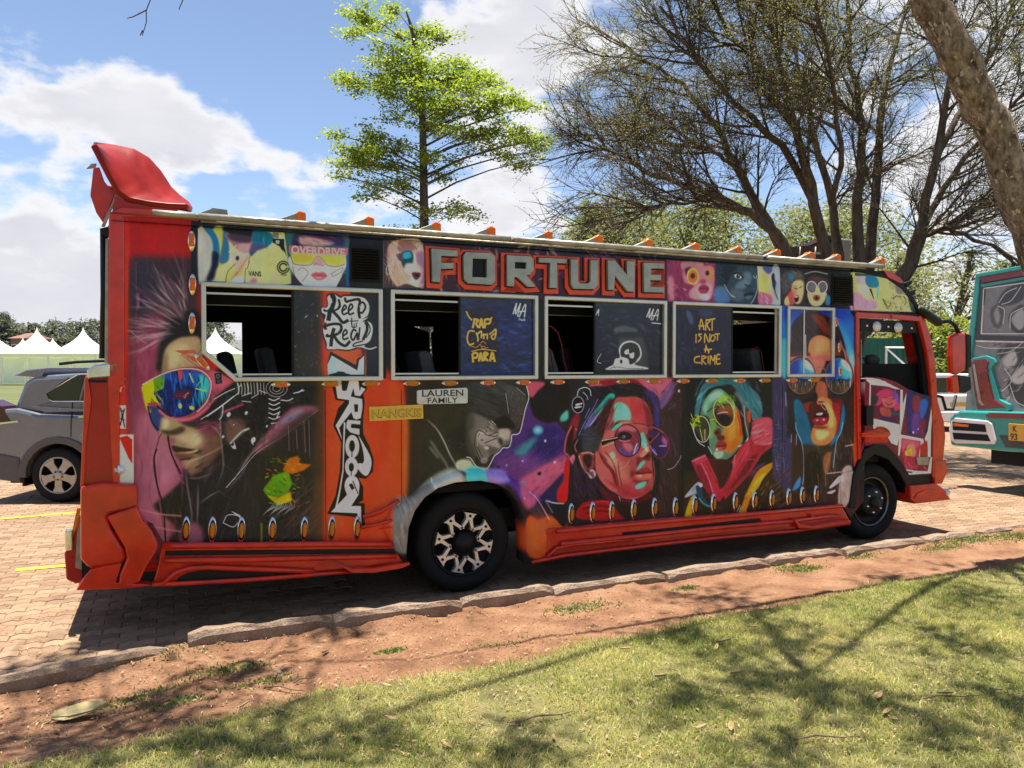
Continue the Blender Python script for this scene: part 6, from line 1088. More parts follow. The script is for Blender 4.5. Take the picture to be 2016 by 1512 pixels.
# mirror
mr_ = MB().tube([(*(lambda q: (q[0], -.02, q[1]))(S(x, y, -.02)),) for x, y in ((1806, 608), (1826, 620), (1846, 634), (1850, 636))], [.04, .045, .05, .04], 8).tube([(*(lambda q: (q[0], -.04, q[1]))(S(x, y, -.04)),) for x, y in ((1846, 634), (1868, 632), (1880, 640), (1888, 658))], .022, 8).build('mirror', M['black'], bus, True)
prism('mirror_shell', '1872 662 1886 655 1900 656 1902 670 1900 728 1884 738 1873 735 1871 700', M['red'], -.075, -.01, mr_, -.06, .02); prism('mirror_glass', '1898 656 1909 660 1909 722 1899 728', M['black'], -.085, .0, mr_, -.06, .012)
prism('lower_mirror', '1871 742 1884 738 1888 770 1880 776 1872 772', M['red'], -.075, -.01, mr_, -.06, .012); prism('lower_mirror_glass', '1884 738 1908 742 1910 766 1898 774 1886 772', M['black'], -.08, -.005, mr_, -.06, .012)
MB().tube([(*(lambda q: (q[0], 2.1, q[1]))(S(x, y, 2.1)),) for x, y in ((1830, 775), (1855, 782), (1862, 806), (1876, 806), (1882, 778))], .022, 8).build('far_mirror_arm', M['black'], mr_, True)
# wheels
def wheel_tyre(s, z, r, w, rr, t0):
    pr = [(rr, .0), (rr+.02, -.012), (r*.80, -.03), (r*.93, -.022), (r*.985, .01), (r, .04), (r, w-.04), (r*.97, w-.01), (rr, w)]
    o = MB().lathe(pr, 44, 'y').build('wheel', M['rubber'], bus, True); o.location = (s, t0, z); return o
wr = wheel_tyre(0, .395, .40, .5, .262, .03)
MB().lathe([(.262, .002), (.255, -.006), (.25, .012), (.235, .05), (.12, .075), (0, .075)], 40, 'y').build('rim', M['black_metal'], wr, True)
MB().lathe([(.262, -.004), (.266, -.012), (.258, -.014), (.252, -.004)], 40, 'y').build('rim_edge', M['black'], wr, True)
M['machined'] = mat('machined_alloy', (.72, .70, .66), .3, .6, .12, 18, .05, 80)
SP = None
for k in range(8):
    if SP is None:
        mb = MB(); ro = .238; pad = lambda r, w: (w, r)
        mb.prism([(-.054, ro), (.054, ro), (.039, ro-.013), (.027, ro-.044), (0, ro-.060), (-.027, ro-.044), (-.039, ro-.013)], -.012, .03)
        for sg in (1, -1):
            P = [(sg*.026, ro-.040), (sg*.054, .116), (sg*.066, .106), (sg*.058, .096), (sg*.037, .110), (sg*.004, ro-.064)]
            mb.prism(P if sg > 0 else P[::-1], -.011, .03)
        SP = mb.build('spoke', M['machined'], wr); o = SP
        MB().lathe([(0, -.018), (.011, -.018), (.012, -.01)], 10, 'y', (0, 0, ro-.022)).build('rivet', M['black'], SP, True)
    else: o = SP.copy(); link(o); o.parent = wr
    o.rotation_euler = (0, R(45*k+13), 0); o.location = (0, -.006, 0)
    if k:
        c = children(SP)[0].copy(); link(c); c.parent = o
MB().lathe([(.095, .05), (.09, 0), (.075, -.03), (.045, -.05), (.03, -.062), (0, -.064)], 20, 'y').build('hub_cap', M['black'], wr, True)
fz = S(1718, 981)[1]; wf = wheel_tyre(fx, .40, .395, .24, .25, .03)
M['dark_steel'] = mat('dark_steel', (.16, .15, .15), .3, .9, .3, 20)
MB().lathe([(.25, .0), (.256, -.012), (.246, -.016), (.238, -.004)], 40, 'y').build('rim_edge', M['dark_steel'], wf, True)
MB().lathe([(.24, .0), (.225, .035), (.19, .06), (.165, .055), (.15, -.03), (.13, -.045), (0, -.045)], 40, 'y').build('rim', M['black_metal'], wf, True); MB().lathe([(.06, -.045), (.055, -.075), (.03, -.085), (0, -.085)], 16, 'y').build('hub_cap', M['black'], wf, True)
NU = None
for k in range(6):
    a = R(60*k+20)
    if NU is None: NU = MB().lathe([(0, -.07), (.01, -.068), (.014, -.055), (.016, -.044)], 8, 'y').build('wheel_nut', M['chrome'], wf, True); o = NU
    else: o = NU.copy(); link(o)
    o.location = (.105*math.cos(a), 0, .105*math.sin(a))
w2 = wheel_tyre(0, .395, .395, .5, .25, 1.6); w3 = wheel_tyre(fx, .395, .395, .24, .25, 1.9)
for q in (w2, w3): MB().lathe([(.25, .02), (.1, .06), (0, .06)], 24, 'y').build('rim', M['black_metal'], q, True)
# ---------------------------------------------------------------- grey estate car on the left
M['carpaint'] = mat('grey_metallic_paint', (.175, .18, .21), .25, .35, .06, 4, 0, 40, .3)
M['glass'] = mat('tinted_glass', (.02, .024, .024), .05, 0, .2, 3, 0, 40, .3)
M['clad'] = mat('grey_plastic_cladding', (.085, .08, .08), .6, 0, .15, 12)
M['silver'] = mat('silver_alloy', (.34, .325, .31), .3, .75, .15, 10)
M['darktail'] = mat('smoked_lamp_glass', (.05, .012, .016), .12, 0, .2, 20, 0, 40, .3)
M['tail'] = mat('red_lamp_glass', (.20, .012, .02), .12, 0, .2, 20, 0, 40, .5)
CY = 10.05; CX0 = (113-PCX)/F*CY
def cc(t, dy=0.):
    v = [float(a) for a in t.split()]; return [at(x, y, CY+dy)[0:3:2] for x, y in zip(v[::2], v[1::2])]
car = empty('parked_car', (CX0, CY, 0), 0, label='grey estate car parked behind the rear end of the red bus', cat='car')
def cpr(name, pts, m, y0, y1, parent=car, bev=0, dy=0.):
    if isinstance(pts, str): pts = cc(pts, dy)
    return MB().prism([(x-CX0, z) for x, z in pts], y0, y1).build(name, m, parent, False, bev)
arc = [(CX0+.42*math.cos(a), .36+.42*math.sin(a)) for a in np.linspace(math.pi, 0, 13)]; FXC = 2.69
arc2 = [(CX0+FXC+.42*math.cos(a), .36+.42*math.sin(a)) for a in np.linspace(math.pi, 0, 13)]
body = [(CX0-.86, .42), (CX0-.46, .30)]+arc+[(CX0+.46, .27), (CX0+2.2, .27)]+arc2+[(CX0+3.15, .27), (CX0+3.5, .36), (CX0+3.62, .6), (CX0+3.55, .85), (CX0+3.3, .98), (CX0+2.3, 1.1), (CX0+1.2, 1.13), (CX0-.25, 1.17), (CX0-.55, 1.24), (CX0-.83, 1.22), (CX0-.93, 1.05), (CX0-.95, .75), (CX0-.93, .5)]
cpr('body', body, M['carpaint'], 0, 1.82, bev=.05)
green = [(CX0-.66, 1.20), (CX0-.30, 1.14), (CX0+2.35, 1.08), (CX0+1.75, 1.50), (CX0+1.45, 1.62), (CX0+.9, 1.685), (CX0+.2, 1.70), (CX0-.35, 1.665), (CX0-.50, 1.60)]
cpr('cabin', green, M['carpaint'], .1, 1.72, bev=.06)
cpr('quarter_window', '84 775 146 739 160 736 146 789 96 789 88 785', M['glass'], .088, .11, bev=.004); cpr('rear_door_window', '151 789 165 737 260 735 268 789', M['glass'], .088, .11, bev=.004); cpr('front_door_window', '274 789 266 736 330 742 420 786', M['glass'], .088, .11, bev=.004)
mb = MB(); pts = cc('82 776 146 737 262 733'); mb.tube([(x-CX0, .085, z) for x, z in pts], .009, 6); mb.build('window_trim', M['chrome'], car, True); mb = MB(); pts = cc('82 776 88 787 96 791 300 791'); mb.tube([(x-CX0, .085, z) for x, z in pts], .009, 6); mb.build('window_trim', M['chrome'], car, True)
for p in (('100 721 135 717 208 714 330 716'),): MB().tube([(x-CX0, .2, z+.03) for x, z in cc(p)], .022, 6).build('roof_rail', M['black'], car, True)
cpr('spoiler', '14 740 70 744 80 724 40 728', M['carpaint'], .12, 1.7, bev=.015); cpr('pillar_panel', '36 788 92 755 130 742 84 776 92 792 62 800', M['glass'] if False else M['carpaint'], .075, .1)
cpr('tail_lamp', '-24 788 4 800 12 815 20 828 30 830 -22 834', M['darktail'], -.012, .3, bev=.01); cpr('lamp_trim', '-20 834 36 828 38 831 -20 838', M['chrome'], -.016, .1)
arco = [(CX0+.53*math.cos(a), .36+.51*math.sin(a)) for a in np.linspace(math.pi*1.02, 0, 13)]; arci = [(CX0+.425*math.cos(a), .36+.42*math.sin(a)) for a in np.linspace(0, math.pi*1.02, 13)]
cpr('arch_cladding', arco+arci, M['clad'], -.025, .1, bev=.01); cpr('arch_cladding', [(x+FXC, z) for x, z in arco+arci], M['clad'], -.025, .1, bev=.01)
cpr('sill_cladding', [(CX0+.5, .25), (CX0+2.2, .25), (CX0+2.16, .44), (CX0+.53, .44)], M['clad'], -.02, .1, bev=.015); cpr('rear_bumper', [(CX0-1.0, .33), (CX0-.5, .26), (CX0-.5, .60), (CX0-.8, .66), (CX0-1.02, .62)], M['clad'], -.018, 1.84, bev=.03)
cpr('mud_flap', '41 905 47 905 46 958 42 958', M['black'], .02, .22); cpr('door_handle', '156 818 172 817 172 821 158 823', M['chrome'], -.03, .0); cpr('door_gap', '142 792 143.6 792 141 835 140.5 860 139 860 139 835', M['black'], -.003, .01)
cpr('waist_crease', '60 800 166 806 166 809 90 812', M['carpaint'], -.006, .02)
def car_wheel(x):
    o = MB().lathe([(.235, .0), (.25, -.012), (.32, -.015), (.35, .01), (.36, .05), (.36, .19), (.34, .22), (.24, .22)], 36, 'y').build('wheel', M['rubber'], car, True); o.location = (x, -.01, .36)
    MB().lathe([(.24, 0), (.244, -.008), (.228, -.008), (.222, .02), (.215, .09), (0, .1)], 32, 'y').build('rim', M['black_metal'], o, True); MB().lathe([(.243, -.004), (.246, -.012), (.226, -.010), (.224, .004)], 32, 'y').build('rim_edge', M['silver'], o, True)
    s0 = None
    for k in range(5):
        if s0 is None: s0 = MB().prism([(-.085, .225), (.085, .225), (.05, .16), (.045, .05), (-.045, .05), (-.05, .16)], -.004, .03).build('spoke', M['silver'], o, bev=.006); q = s0
        else: q = s0.copy(); link(q)
        q.rotation_euler = (0, R(72*k+180), 0)
    MB().lathe([(.07, .0), (.065, -.012), (.03, -.014), (0, -.014)], 18, 'y').build('hub_cap', M['silver'], o, True)
    n0 = None
    for k in range(5):
        a = R(72*k+54)
        if n0 is None: n0 = MB().lathe([(0, -.008), (.012, -.008), (.013, 0)], 8, 'y').build('wheel_nut', M['black'], o); q = n0
        else: q = n0.copy(); link(q)
        q.location = (.055*math.cos(a), -.008, .055*math.sin(a))
car_wheel(0); car_wheel(FXC)
MB().box(-.8, 3.4, .25, 1.6, .22, .5).build('underbody', M['black'], car)

# ---------------------------------------------------------------- turquoise bus parked ahead
RS = 8.68
def SR(px, py, ds=0.):
    r = ray(px, py); k = ((P0-CAMP)@BD+RS+ds)/(r@BD); q = CAMP+k*r-P0; return float(q@BN), float(q[2])
M['turq'] = mat('turquoise_paint', (.03, .33, .30), .3, 0, .12, 5, .03, 20, .4); M['charcoal'] = mat('charcoal_panel', (.045, .045, .045), .35, 0, .2, 6, 0, 40, .3); M['wine'] = mat('wine_red_paint', (.22, .015, .03), .3, 0, .15, 5, 0, 40, .4)
bus2 = empty('parked_bus', B2W(RS, 1.0), ANG, label='turquoise and grey bus seen from behind at the right edge', cat='bus')
def rp(name, pts, m, d0, d1, parent=bus2, bev=0):
    """polygon on the rear face, swept along the bus"""
    v = [float(a) for a in pts.split()]; P = [SR(x, y) for x, y in zip(v[::2], v[1::2])]; n = len(P)
    mbx = MB().add([(d0, t-1., z) for t, z in P]+[(d1, t-1., z) for t, z in P], [list(range(n)), list(range(2*n-1, n-1, -1))]+[[i, (i+1) % n, (i+1) % n+n, i+n] for i in range(n)])
    return mbx.build(name, m, parent, False, bev)
tl = SR(1924, 540)[0]; 
MB().box(.06, 7.2, -1.05, tl-1.-.02, .72, 2.86).build('body', M['turq'], bus2, bev=.05)
tf2 = lambda a: np.array([((2.4-t)*200, (3.0-z)*200) for t, z in (SR(x, y) for x, y in a)])
P2 = Painter(480, 520, tf2, hexc('#5c5c5c')); p, l, e, h = P2.p, P2.l, P2.e, P2.h
P2.org(1880, 480, 3.6); h('#727270 #4a4a4a #868684 #383838', 120, 270, 490, 1160, 160, 20, 90, 14, .4, 60, 4)
p('#2c2c2c', '300 430 340 340 420 290 490 285 490 380 440 420 360 440', 4); p('#3a3a3a', '250 480 290 430 350 460 350 540 310 600 265 570', 4); p('#6e6e6c', '275 500 300 450 320 520 300 570', 4); p('#2a2a2a', '380 520 420 460 490 440 490 630 420 620 390 580', 4); p('#7a7a78', '400 540 440 480 490 470 490 580 450 610', 5)
for t in ('310 420 360 350 440 310', '300 440 350 470 340 570', '390 600 400 500 490 450', '330 430 400 400 470 300'): l('#a0a09e', t, 6)
p('#2c2c2c', '300 760 400 700 490 700 490 900 420 880 350 850', 6); p('#8a8a88', '330 820 420 760 440 840 380 880', 5); p('#262626', '370 1000 420 930 490 900 490 1150 430 1110', 5); p('#8c8a86', '400 940 490 860 490 980 420 990', 5); h('#1c1c1c #9a9a98', 280, 700, 490, 1150, 50, -35, 90, 7, .7, 35)
for t in ('150 720 250 740 490 735', '300 780 400 760 490 690', '330 1050 400 970 350 880', '390 1000 430 1110 490 1150'): l('#b0b0ae', t, 5)
m2 = bpy.data.images.new('rear_mural', P2.W, P2.H); bf2 = np.ones((P2.H, P2.W, 4), np.float32); bf2[..., :3] = to_albedo(P2.im)[::-1]; m2.pixels.foreach_set(bf2.ravel()); m2.update(); m2.pack()
M['mural2'] = muralmat('grey_mural', .3, .2, m2)
def uv2(o):
    me = o.data; uv = me.uv_layers.new(name='UVMap')
    for lp in me.loops: c = me.vertices[lp.vertex_index].co; uv.data[lp.index].uv = ((2.4-(c.y+1.))/2.4, 1-(3.0-c.z)/2.6)
    return o
uv2(rp('rear_panel', '1922 545 2200 500 2215 860 1900 815', M['mural2'], .0, .055))
rp('roof_band', '1930 546 2205 496 2205 512 1936 558', M['wine'], -.04, .05, bev=.01); rp('roof_lip', '1924 540 2205 488 2205 497 1928 547', M['turq'], -.06, .1, bev=.01); rp('window_frame', '1930 562 2205 520 2205 532 1940 568 1932 660 2210 668 2210 676 1922 670', M['charcoal'], -.012, .0)
rp('eave', '1932 560 2205 512 2205 519 1934 566', M['turq'], -.03, .02, bev=.006)
for t in ('1937 567 2205 530 2205 532.5 1938 569', '1937 567 1939 567 1934 657 1932 657', '1932 656 2210 656 2210 658 1932 658', '1922 670 2210 676 2210 679 1922 673'): rp('white_line', t, M['white'], -.016, .0)
rp('corner_post', '1922 542 1932 545 1928 590 1922 650 1916 700 1910 722 1904 722 1910 660', M['turq'], -.03, .1, bev=.012); rp('corner_strip', '1920 548 1925 548 1912 660 1906 690 1904 690 1912 620', M['wine'], .0, .2)
tlp = rp('tail_lamp', '1912 712 1918 705 1946 700 1962 706 1966 714 1958 722 1956 726 1972 786 1992 796 1994 806 1984 812 1926 810 1920 780', M['turq'], -.05, .04, bev=.012); rp('lamp_glass', '1916 716 1922 709 1944 706 1952 712 1950 720 1948 728 1962 786 1986 802 1930 806 1924 776', M['tail'], -.065, -.04, tlp, .008); rp('lamp_rib', '1921 718 1925 716 1938 790 1944 798 1938 798 1932 790', M['silver'], -.072, -.06, tlp); rp('lamp_rib', '1932 728 1950 726 1951 732 1933 736', M['wine'], -.07, -.06, tlp)
bp2 = rp('bumper', '1880 820 1900 808 2210 815 2225 905 1990 888 1882 876 1878 850', M['turq'], -.12, .2, bev=.03)
rp('lamp_frame', '1886 828 1892 822 1958 828 1966 834 1974 866 1970 874 1894 872 1884 866 1881 845', M['white'], -.15, -.1, bp2, .012); rp('lamp_slot', '1889 830 1953 835 1956 850 1890 846', M['black'], -.158, -.14, bp2); rp('lamp_slot', '1889 851 1958 855 1964 868 1892 864', M['black'], -.158, -.14, bp2); rp('indicator', '1890 832 1922 836 1920 840 1892 838', M['amber_hot'], -.165, -.15, bp2)
rp('stop_strip', '1952 818 1960 812 2205 818 2205 830 1960 822', M['wine'], -.14, -.1, bp2); rp('bumper_recess', '1978 856 2205 868 2205 895 1992 880', M['charcoal'], -.13, -.1, bp2)
M['kplate'] = mat('yellow_number_plate', (.62, .36, .05), .4, 0, .08, 10); pl2 = rp('number_plate', '1999 833 2080 838 2080 872 1999 866', M['kplate'], -.15, -.12, bp2, .004)
def rtext(s, px, py, py2, w):
    t0, z1 = SR(px, py); t1 = SR(px+w, py)[0]; z0 = SR(px, py2)[1]
    o = text('plate_lettering', s, M['ink'], pl2, 0, abs(t1-t0), 0, 0, z1-z0, bold=.02); me = o.data
    for v in me.vertices: v.co = (-.153, t0-v.co.x-1., z0+v.co.z)
rtext('K', 2008, 837, 849, 8); rtext('93', 2003, 852, 865, 14)
rk = MB()
for y in (-.6, 0, .55): rk.box(.3, 3, y-.02, y+.02, 3.02, 3.05)
rk.box(.3, .34, -1, tl-1.2, 3.05, 3.09).box(1.4, 1.44, -1, tl-1.2, 3.05, 3.09); q1, q2 = SR(1936, 518), SR(1950, 548); rk.tube([(0, tl-1.05, 3.08), (.35, tl-1.12, 2.86)], .02, 6).tube([(0, tl-1.05, 3.08), (0, -1, 3.08)], .018, 6).build('roof_rack', M['galv'], bus2)
wt = MB().lathe([(.25, 0), (.38, 0), (.4, .04), (.4, .46), (.38, .5), (.25, .5)], 28, 'y').build('wheel', M['rubber'], bus2, True); wt.location = (2.2, -1.0, .4); w_ = wt.copy(); link(w_); w_.location = (2.2, tl-1.55, .4)
MB().box(.3, 6.5, -.8, .8, .36, .74).build('chassis', M['black_metal'], bus2)

# ---------------------------------------------------------------- white car, green hoarding, brown shed
wc = empty('white_car', (12.25, 21, 0), R(8), label='white hatchback seen between the two buses', cat='car')
def pz(name, P, m, y0, y1, bev=.0, parent=wc): return MB().prism(P, y0, y1).build(name, m, parent, bev=bev)
pz('body', [(-.88, .25), (.88, .25), (.92, .5), (.90, .9), (.84, 1.02), (-.84, 1.02), (-.90, .9), (-.92, .5)], M['white'], 0, 3.9, .06); pz('cabin', [(-.80, 1.0), (.80, 1.0), (.66, 1.52), (.55, 1.58), (-.55, 1.58), (-.66, 1.52)], M['white'], .18, 2.6, .05)
pz('rear_window', [(-.68, 1.06), (.68, 1.06), (.58, 1.46), (-.58, 1.46)], M['glass'], .16, .2); pz('rear_bumper', [(-.9, .28), (.9, .28), (.9, .55), (-.9, .55)], M['white'], -.07, .2, .03)
for sg in (-1, 1): pz('tail_lamp', [(sg*.66, .72), (sg*.88, .72), (sg*.88, 1.0), (sg*.72, 1.0)], M['tail'], -.02, .2, .01)
pz('number_plate', [(-.26, .68), (.26, .68), (.26, .79), (-.26, .79)], M['kplate'], -.015, .02)
for sg in (-1, 1):
    for y in (.75, 3.1): o = MB().lathe([(.18, -.1), (.3, -.1), (.31, 0), (.3, .1), (.18, .1)], 20, 'x').build('wheel', M['rubber'], wc, True); o.location = (sg*.8, y, .31)
M['hoard'] = mat('green_hoarding_sheet', (.012, .105, .075), .5, .1, .2, 2, .05, 20)
hw = empty('green_fence', (14.2, 26, 0), R(-4), label='tall green corrugated sheet fence behind the bus cab', cat='fence'); sh = None
for k in range(9):
    if sh is None:
        n = 22; v = []; 
        for i in range(n+1): x = 1.2*i/n; y = .02*math.sin(i*math.pi/2); v += [(x, y, 0), (x, y, 2.75)]
        sh = meshobj('sheet', v, [[2*i, 2*i+2, 2*i+3, 2*i+1] for i in range(n)], M['hoard'], hw); o = sh
    else: o = sh.copy(); link(o)
    o.location = (-5.4+1.2*k, 0, random.uniform(-.03, .03))
ga = empty('goal_frame', (11.7, 22.6, 0), 0, label='thin white braced pole frame in front of the green fence', cat='frame'); z_ = lambda y: 1.8+(720-y)/F*22.6; xx = lambda x: (x-PCX)/F*22.6-11.7
MB().tube([(xx(1744), 0, 0), (xx(1744), 0, z_(684))], .03, 6).build('post', M['white'], ga); MB().tube([(xx(1742), 0, z_(684)), (xx(1795), 0, z_(684))], .03, 6).build('crossbar', M['white'], ga); MB().tube([(xx(1745), 0, z_(686)), (xx(1795), 0, z_(730))], .026, 6).build('brace', M['white'], ga); MB().tube([(xx(1795), 0, 0), (xx(1795), 0, z_(684))], .03, 6).build('post', M['white'], ga)
M['brown'] = mat('dark_brown_boards', (.045, .018, .014), .6, 0, .3, 3, .1, 20); M['render'] = mat('grey_cement_render', (.20, .18, .16), .8, 0, .15, 4, .1, 30)
bs = empty('brown_shed', (8.2, 22, 0), 0, label='dark brown shed with a grey gate pillar behind the bus roof', cat='shed'); X = lambda x: (x-PCX)/F*22-8.2; Zs = lambda y: 1.8+(720-y)/F*22
MB().prism([(X(1520), 0), (X(1640), 0), (X(1640), Zs(470)), (X(1622), Zs(468)), (X(1618), Zs(482)), (X(1522), Zs(490))], 0, 3).build('wall', M['brown'], bs); MB().prism([(X(1618), Zs(466)), (X(1640), Zs(466)), (X(1640), Zs(474)), (X(1616), Zs(474))], -.1, 3.1).build('roof_cap', M['brown'], bs)
MB().prism([(X(1636), 0), (X(1668), 0), (X(1664), Zs(476)), (X(1634), Zs(474))], -.3, .2).build('pillar', M['render'], bs, bev=.03)
for x in (1570, 1600): MB().tube([(X(x), -.06, Zs(520)), (X(x)+.02, -.08, Zs(488))], .02, 6).build('pipe', M['galv'], bs, True)
MB().box(X(1598), X(1640), -.06, 0, Zs(502), Zs(498)).build('ledge', M['galv'], bs)

# ---------------------------------------------------------------- tents and house across the field
M['canvas'] = leafmat('white_marquee_canvas', (.80, .80, .80), (.84, .84, .82), .3, .5)
M['tentwall'] = mat('tent_side_panel', (.58, .66, .72), .6, 0, .06, 1)
def tent(px, Y, w, label, peak=5.5):
    x = (px-PCX)/F*Y; t = empty('marquee_tent', (x, Y, 0), R(3), label=label, cat='tent', group='white marquees across the field'); h = w/2; v = []; f = []; K = 9; ez = 2.95
    for i in range(K):
        u = i/(K-1); r = h*(1-u)**1.65+.02; z = ez+(peak-ez)*u
        for a in range(16):
            th = 2*math.pi*a/16; c, s = math.cos(th), math.sin(th); q = 1/max(abs(c), abs(s)); q = q*(1-u)+1*u; v.append((r*c*q, r*s*q, z))
    for i in range(K-1):
        for a in range(16): f.append([i*16+a, i*16+(a+1) % 16, (i+1)*16+(a+1) % 16, (i+1)*16+a])
    meshobj('canopy', v, f, M['canvas'], t, True)
    vb = MB()
    for (a, b, c, d) in ((-h, h, -h, -h+.02), (-h, h, h-.02, h), (-h, -h+.02, -h+.021, h-.021), (h-.02, h, -h+.021, h-.021)): vb.box(a, b, c, d, ez-.35, ez-.002)
    vb.build('valance', M['canvas'], t); pole = None
    for sx_ in (-1, 1):
        for sy in (-1, 1):
            if pole is None: pole = MB().box(-.05, .05, -.05, .05, 0, ez-.36).build('pole', M['white'], t); o = pole
            else: o = pole.copy(); link(o)
            o.location = (sx_*(h-.1), sy*(h-.1), 0)
    MB().box(-h+.2, h-.2, h-.06, h-.03, .02, ez-.36).build('side_panel', M['tentwall'], t)
    return t
tent(74, 74, 4.3, 'white peaked marquee left of the grey car roof rail, nearer row'); tent(165, 74, 4.4, 'white peaked marquee just left of the bus rear post'); tent(-18, 74, 4.3, 'white marquee cut off by the left edge of the photo')
tent(46, 96, 4.6, 'small white tent peak showing left behind the nearer marquees', 5.3); tent(105, 96, 4.6, 'small white tent peak showing between the two nearer marquees', 5.3)
tent(425, 74, 4.4, 'white marquee seen through the rear window of the bus'); tent(330, 74, 4.4, 'white marquee hidden mostly behind the rear of the bus')
M['brick'] = mat('red_brick_far', (.26, .13, .095), .85, 0, .2, .6); M['tile'] = mat('brown_roof_tile', (.20, .10, .075), .8, 0, .2, 1)
hs = empty('brick_house', ((36-PCX)/F*118, 118, 0), R(-12), label='brick house with pale windows among the far left trees', cat='house')
MB().box(-1.3, 1.3, 0, 5, 0, 6.0).build('wall', M['brick'], hs); MB().add([(-1.6, -.4, 6.0), (1.6, -.4, 6.0), (1.6, 5.4, 6.0), (-1.6, 5.4, 6.0), (-.7, 2.5, 6.9), (.7, 2.5, 6.9)], [[0, 1, 5, 4], [2, 3, 4, 5], [1, 2, 5], [3, 0, 4], [3, 2, 1, 0]]).build('roof', M['tile'], hs)
for x in (-.65, .65):
    for z in (3.8,): o = MB().box(x-.45, x+.45, -.06, .0, z, z+1.3).build('window', M['white'], hs); MB().box(x-.36, x+.36, -.075, -.062, z+.1, z+1.2).build('pane', M['glass'], o)
# ---------------------------------------------------------------- trees
def barkmat(name, c, c2, sc=6., st=(1, 1, .25), bump=.6):
    m = bpy.data.materials.new(name); m.use_nodes = True; nt = m.node_tree; b = nt.nodes['Principled BSDF']; tc = N(nt, 'ShaderNodeTexCoord'); mp = N(nt, 'ShaderNodeMapping'); mp.inputs['Scale'].default_value = st; nt.links.new(tc.outputs['Object'], mp.inputs['Vector'])
    n = N(nt, 'ShaderNodeTexNoise', i_Scale=sc, i_Detail=8., i_Roughness=.7, i_Distortion=.4); nt.links.new(mp.outputs[0], n.inputs['Vector']); r = N(nt, 'ShaderNodeValToRGB'); e = r.color_ramp.elements; e[0].position = .36; e[0].color = (*c, 1); e[1].position = .66; e[1].color = (*c2, 1); nt.links.new(n.outputs['Fac'], r.inputs[0]); nt.links.new(r.outputs[0], b.inputs['Base Color'])
    b.inputs['Roughness'].default_value = .9; b.inputs['Specular IOR Level'].default_value = .15; bp = N(nt, 'ShaderNodeBump', i_Strength=bump, i_Distance=.05); nt.links.new(n.outputs['Fac'], bp.inputs['Height']); nt.links.new(bp.outputs[0], b.inputs['Normal']); return m
M['bark_dark'] = barkmat('dark_bark', (.055, .04, .032), (.16, .118, .085), 14.)
M['bark_tan'] = barkmat('flaking_tan_bark', (.085, .05, .028), (.46, .34, .23), 15., (1, 1, .6), 1.)
M['bark_grey'] = barkmat('grey_bark', (.05, .042, .035), (.16, .13, .10), 10.)
class Twigs:
    """fast numpy tubes for branches"""
    def __init__(s): s.v, s.f, s.n = [], [], 0
    def add(s, P, r0, r1, k=4, pw=1.):
        P = np.asarray(P, float); m = len(P); d = np.gradient(P, axis=0); d /= np.maximum(1e-9, np.linalg.norm(d, axis=1))[:, None]
        a = np.array([0, 0, 1.]) if abs(d[0, 2]) < .9 else np.array([1., 0, 0]); u = np.cross(d, a); u /= np.maximum(1e-9, np.linalg.norm(u, axis=1))[:, None]; w = np.cross(d, u)
        r = r0+(r1-r0)*np.linspace(0, 1, m)**pw; t = np.arange(k)*2*np.pi/k
        V = P[:, None]+(u[:, None]*np.cos(t)[None, :, None]+w[:, None]*np.sin(t)[None, :, None])*r[:, None, None]; s.v.append(V.reshape(-1, 3))
        i = np.arange(m-1)[:, None]*k; j = np.arange(k)[None]; q = np.stack([i+j, i+(j+1) % k, i+k+(j+1) % k, i+k+j], -1).reshape(-1, 4)+s.n; s.f.append(q); s.n += m*k
    def build(s, name, m, parent):
        return quads(name, np.vstack(s.v), np.vstack(s.f), m, parent, True)
def quads(name, v, f, m, parent, smooth=False):
    me = bpy.data.meshes.new(name); me.vertices.add(len(v)); me.vertices.foreach_set('co', np.ascontiguousarray(v, dtype=np.float32).ravel()); n = len(f); me.loops.add(4*n); me.loops.foreach_set('vertex_index', np.ascontiguousarray(f, dtype=np.int32).ravel()); me.polygons.add(n); me.polygons.foreach_set('loop_start', np.arange(n, dtype=np.int32)*4)
    if smooth: me.polygons.foreach_set('use_smooth', np.ones(n, bool))
    me.update(calc_edges=True); me.materials.append(m); o = bpy.data.objects.new(name, me); return link(o, parent)
def leaves(name, C, size, m, parent, flat=.5, asp=.45, fold=.15):
    """one small folded diamond per leaf"""
    n = len(C); up = np.stack([rng.normal(0, flat, n), rng.normal(0, flat, n), np.ones(n)], 1); up /= np.linalg.norm(up, axis=1)[:, None]; a = rng.uniform(0, 2*np.pi, n); h = np.stack([np.cos(a), np.sin(a), rng.normal(-.1, .3, n)], 1); x = h-up*(h*up).sum(1)[:, None]; x /= np.linalg.norm(x, axis=1)[:, None]; y = np.cross(up, x)
    L = (size*rng.uniform(.6, 1.3, n))[:, None]; W = L*asp
    V = np.stack([C-x*L/2, C+y*W/2+up*L*fold, C+x*L/2, C-y*W/2+up*L*fold], 1).reshape(-1, 3)
    return quads(name, V, np.arange(4*n).reshape(-1, 4), m, parent)
def curve(p, d, L, n, wob, bend=(0, 0, 0)):
    P = [np.array(p, float)]; d = np.array(d, float); d /= np.linalg.norm(d)
    for i in range(n): d = d+rng.normal(0, wob, 3)+np.array(bend)/n; d /= np.linalg.norm(d); P.append(P[-1]+d*L/n)
    return np.array(P)
def interp(P, u):
    x = u*(len(P)-1); i = min(int(x), len(P)-2); return P[i]*(1-x+i)+P[i+1]*(x-i), P[i+1]-P[i]
def rv(d, ang):
    d = np.array(d)/np.linalg.norm(d); a = rng.normal(0, 1, 3); a -= d*(a@d); a /= np.linalg.norm(a); return d*math.cos(ang)+a*math.sin(ang)
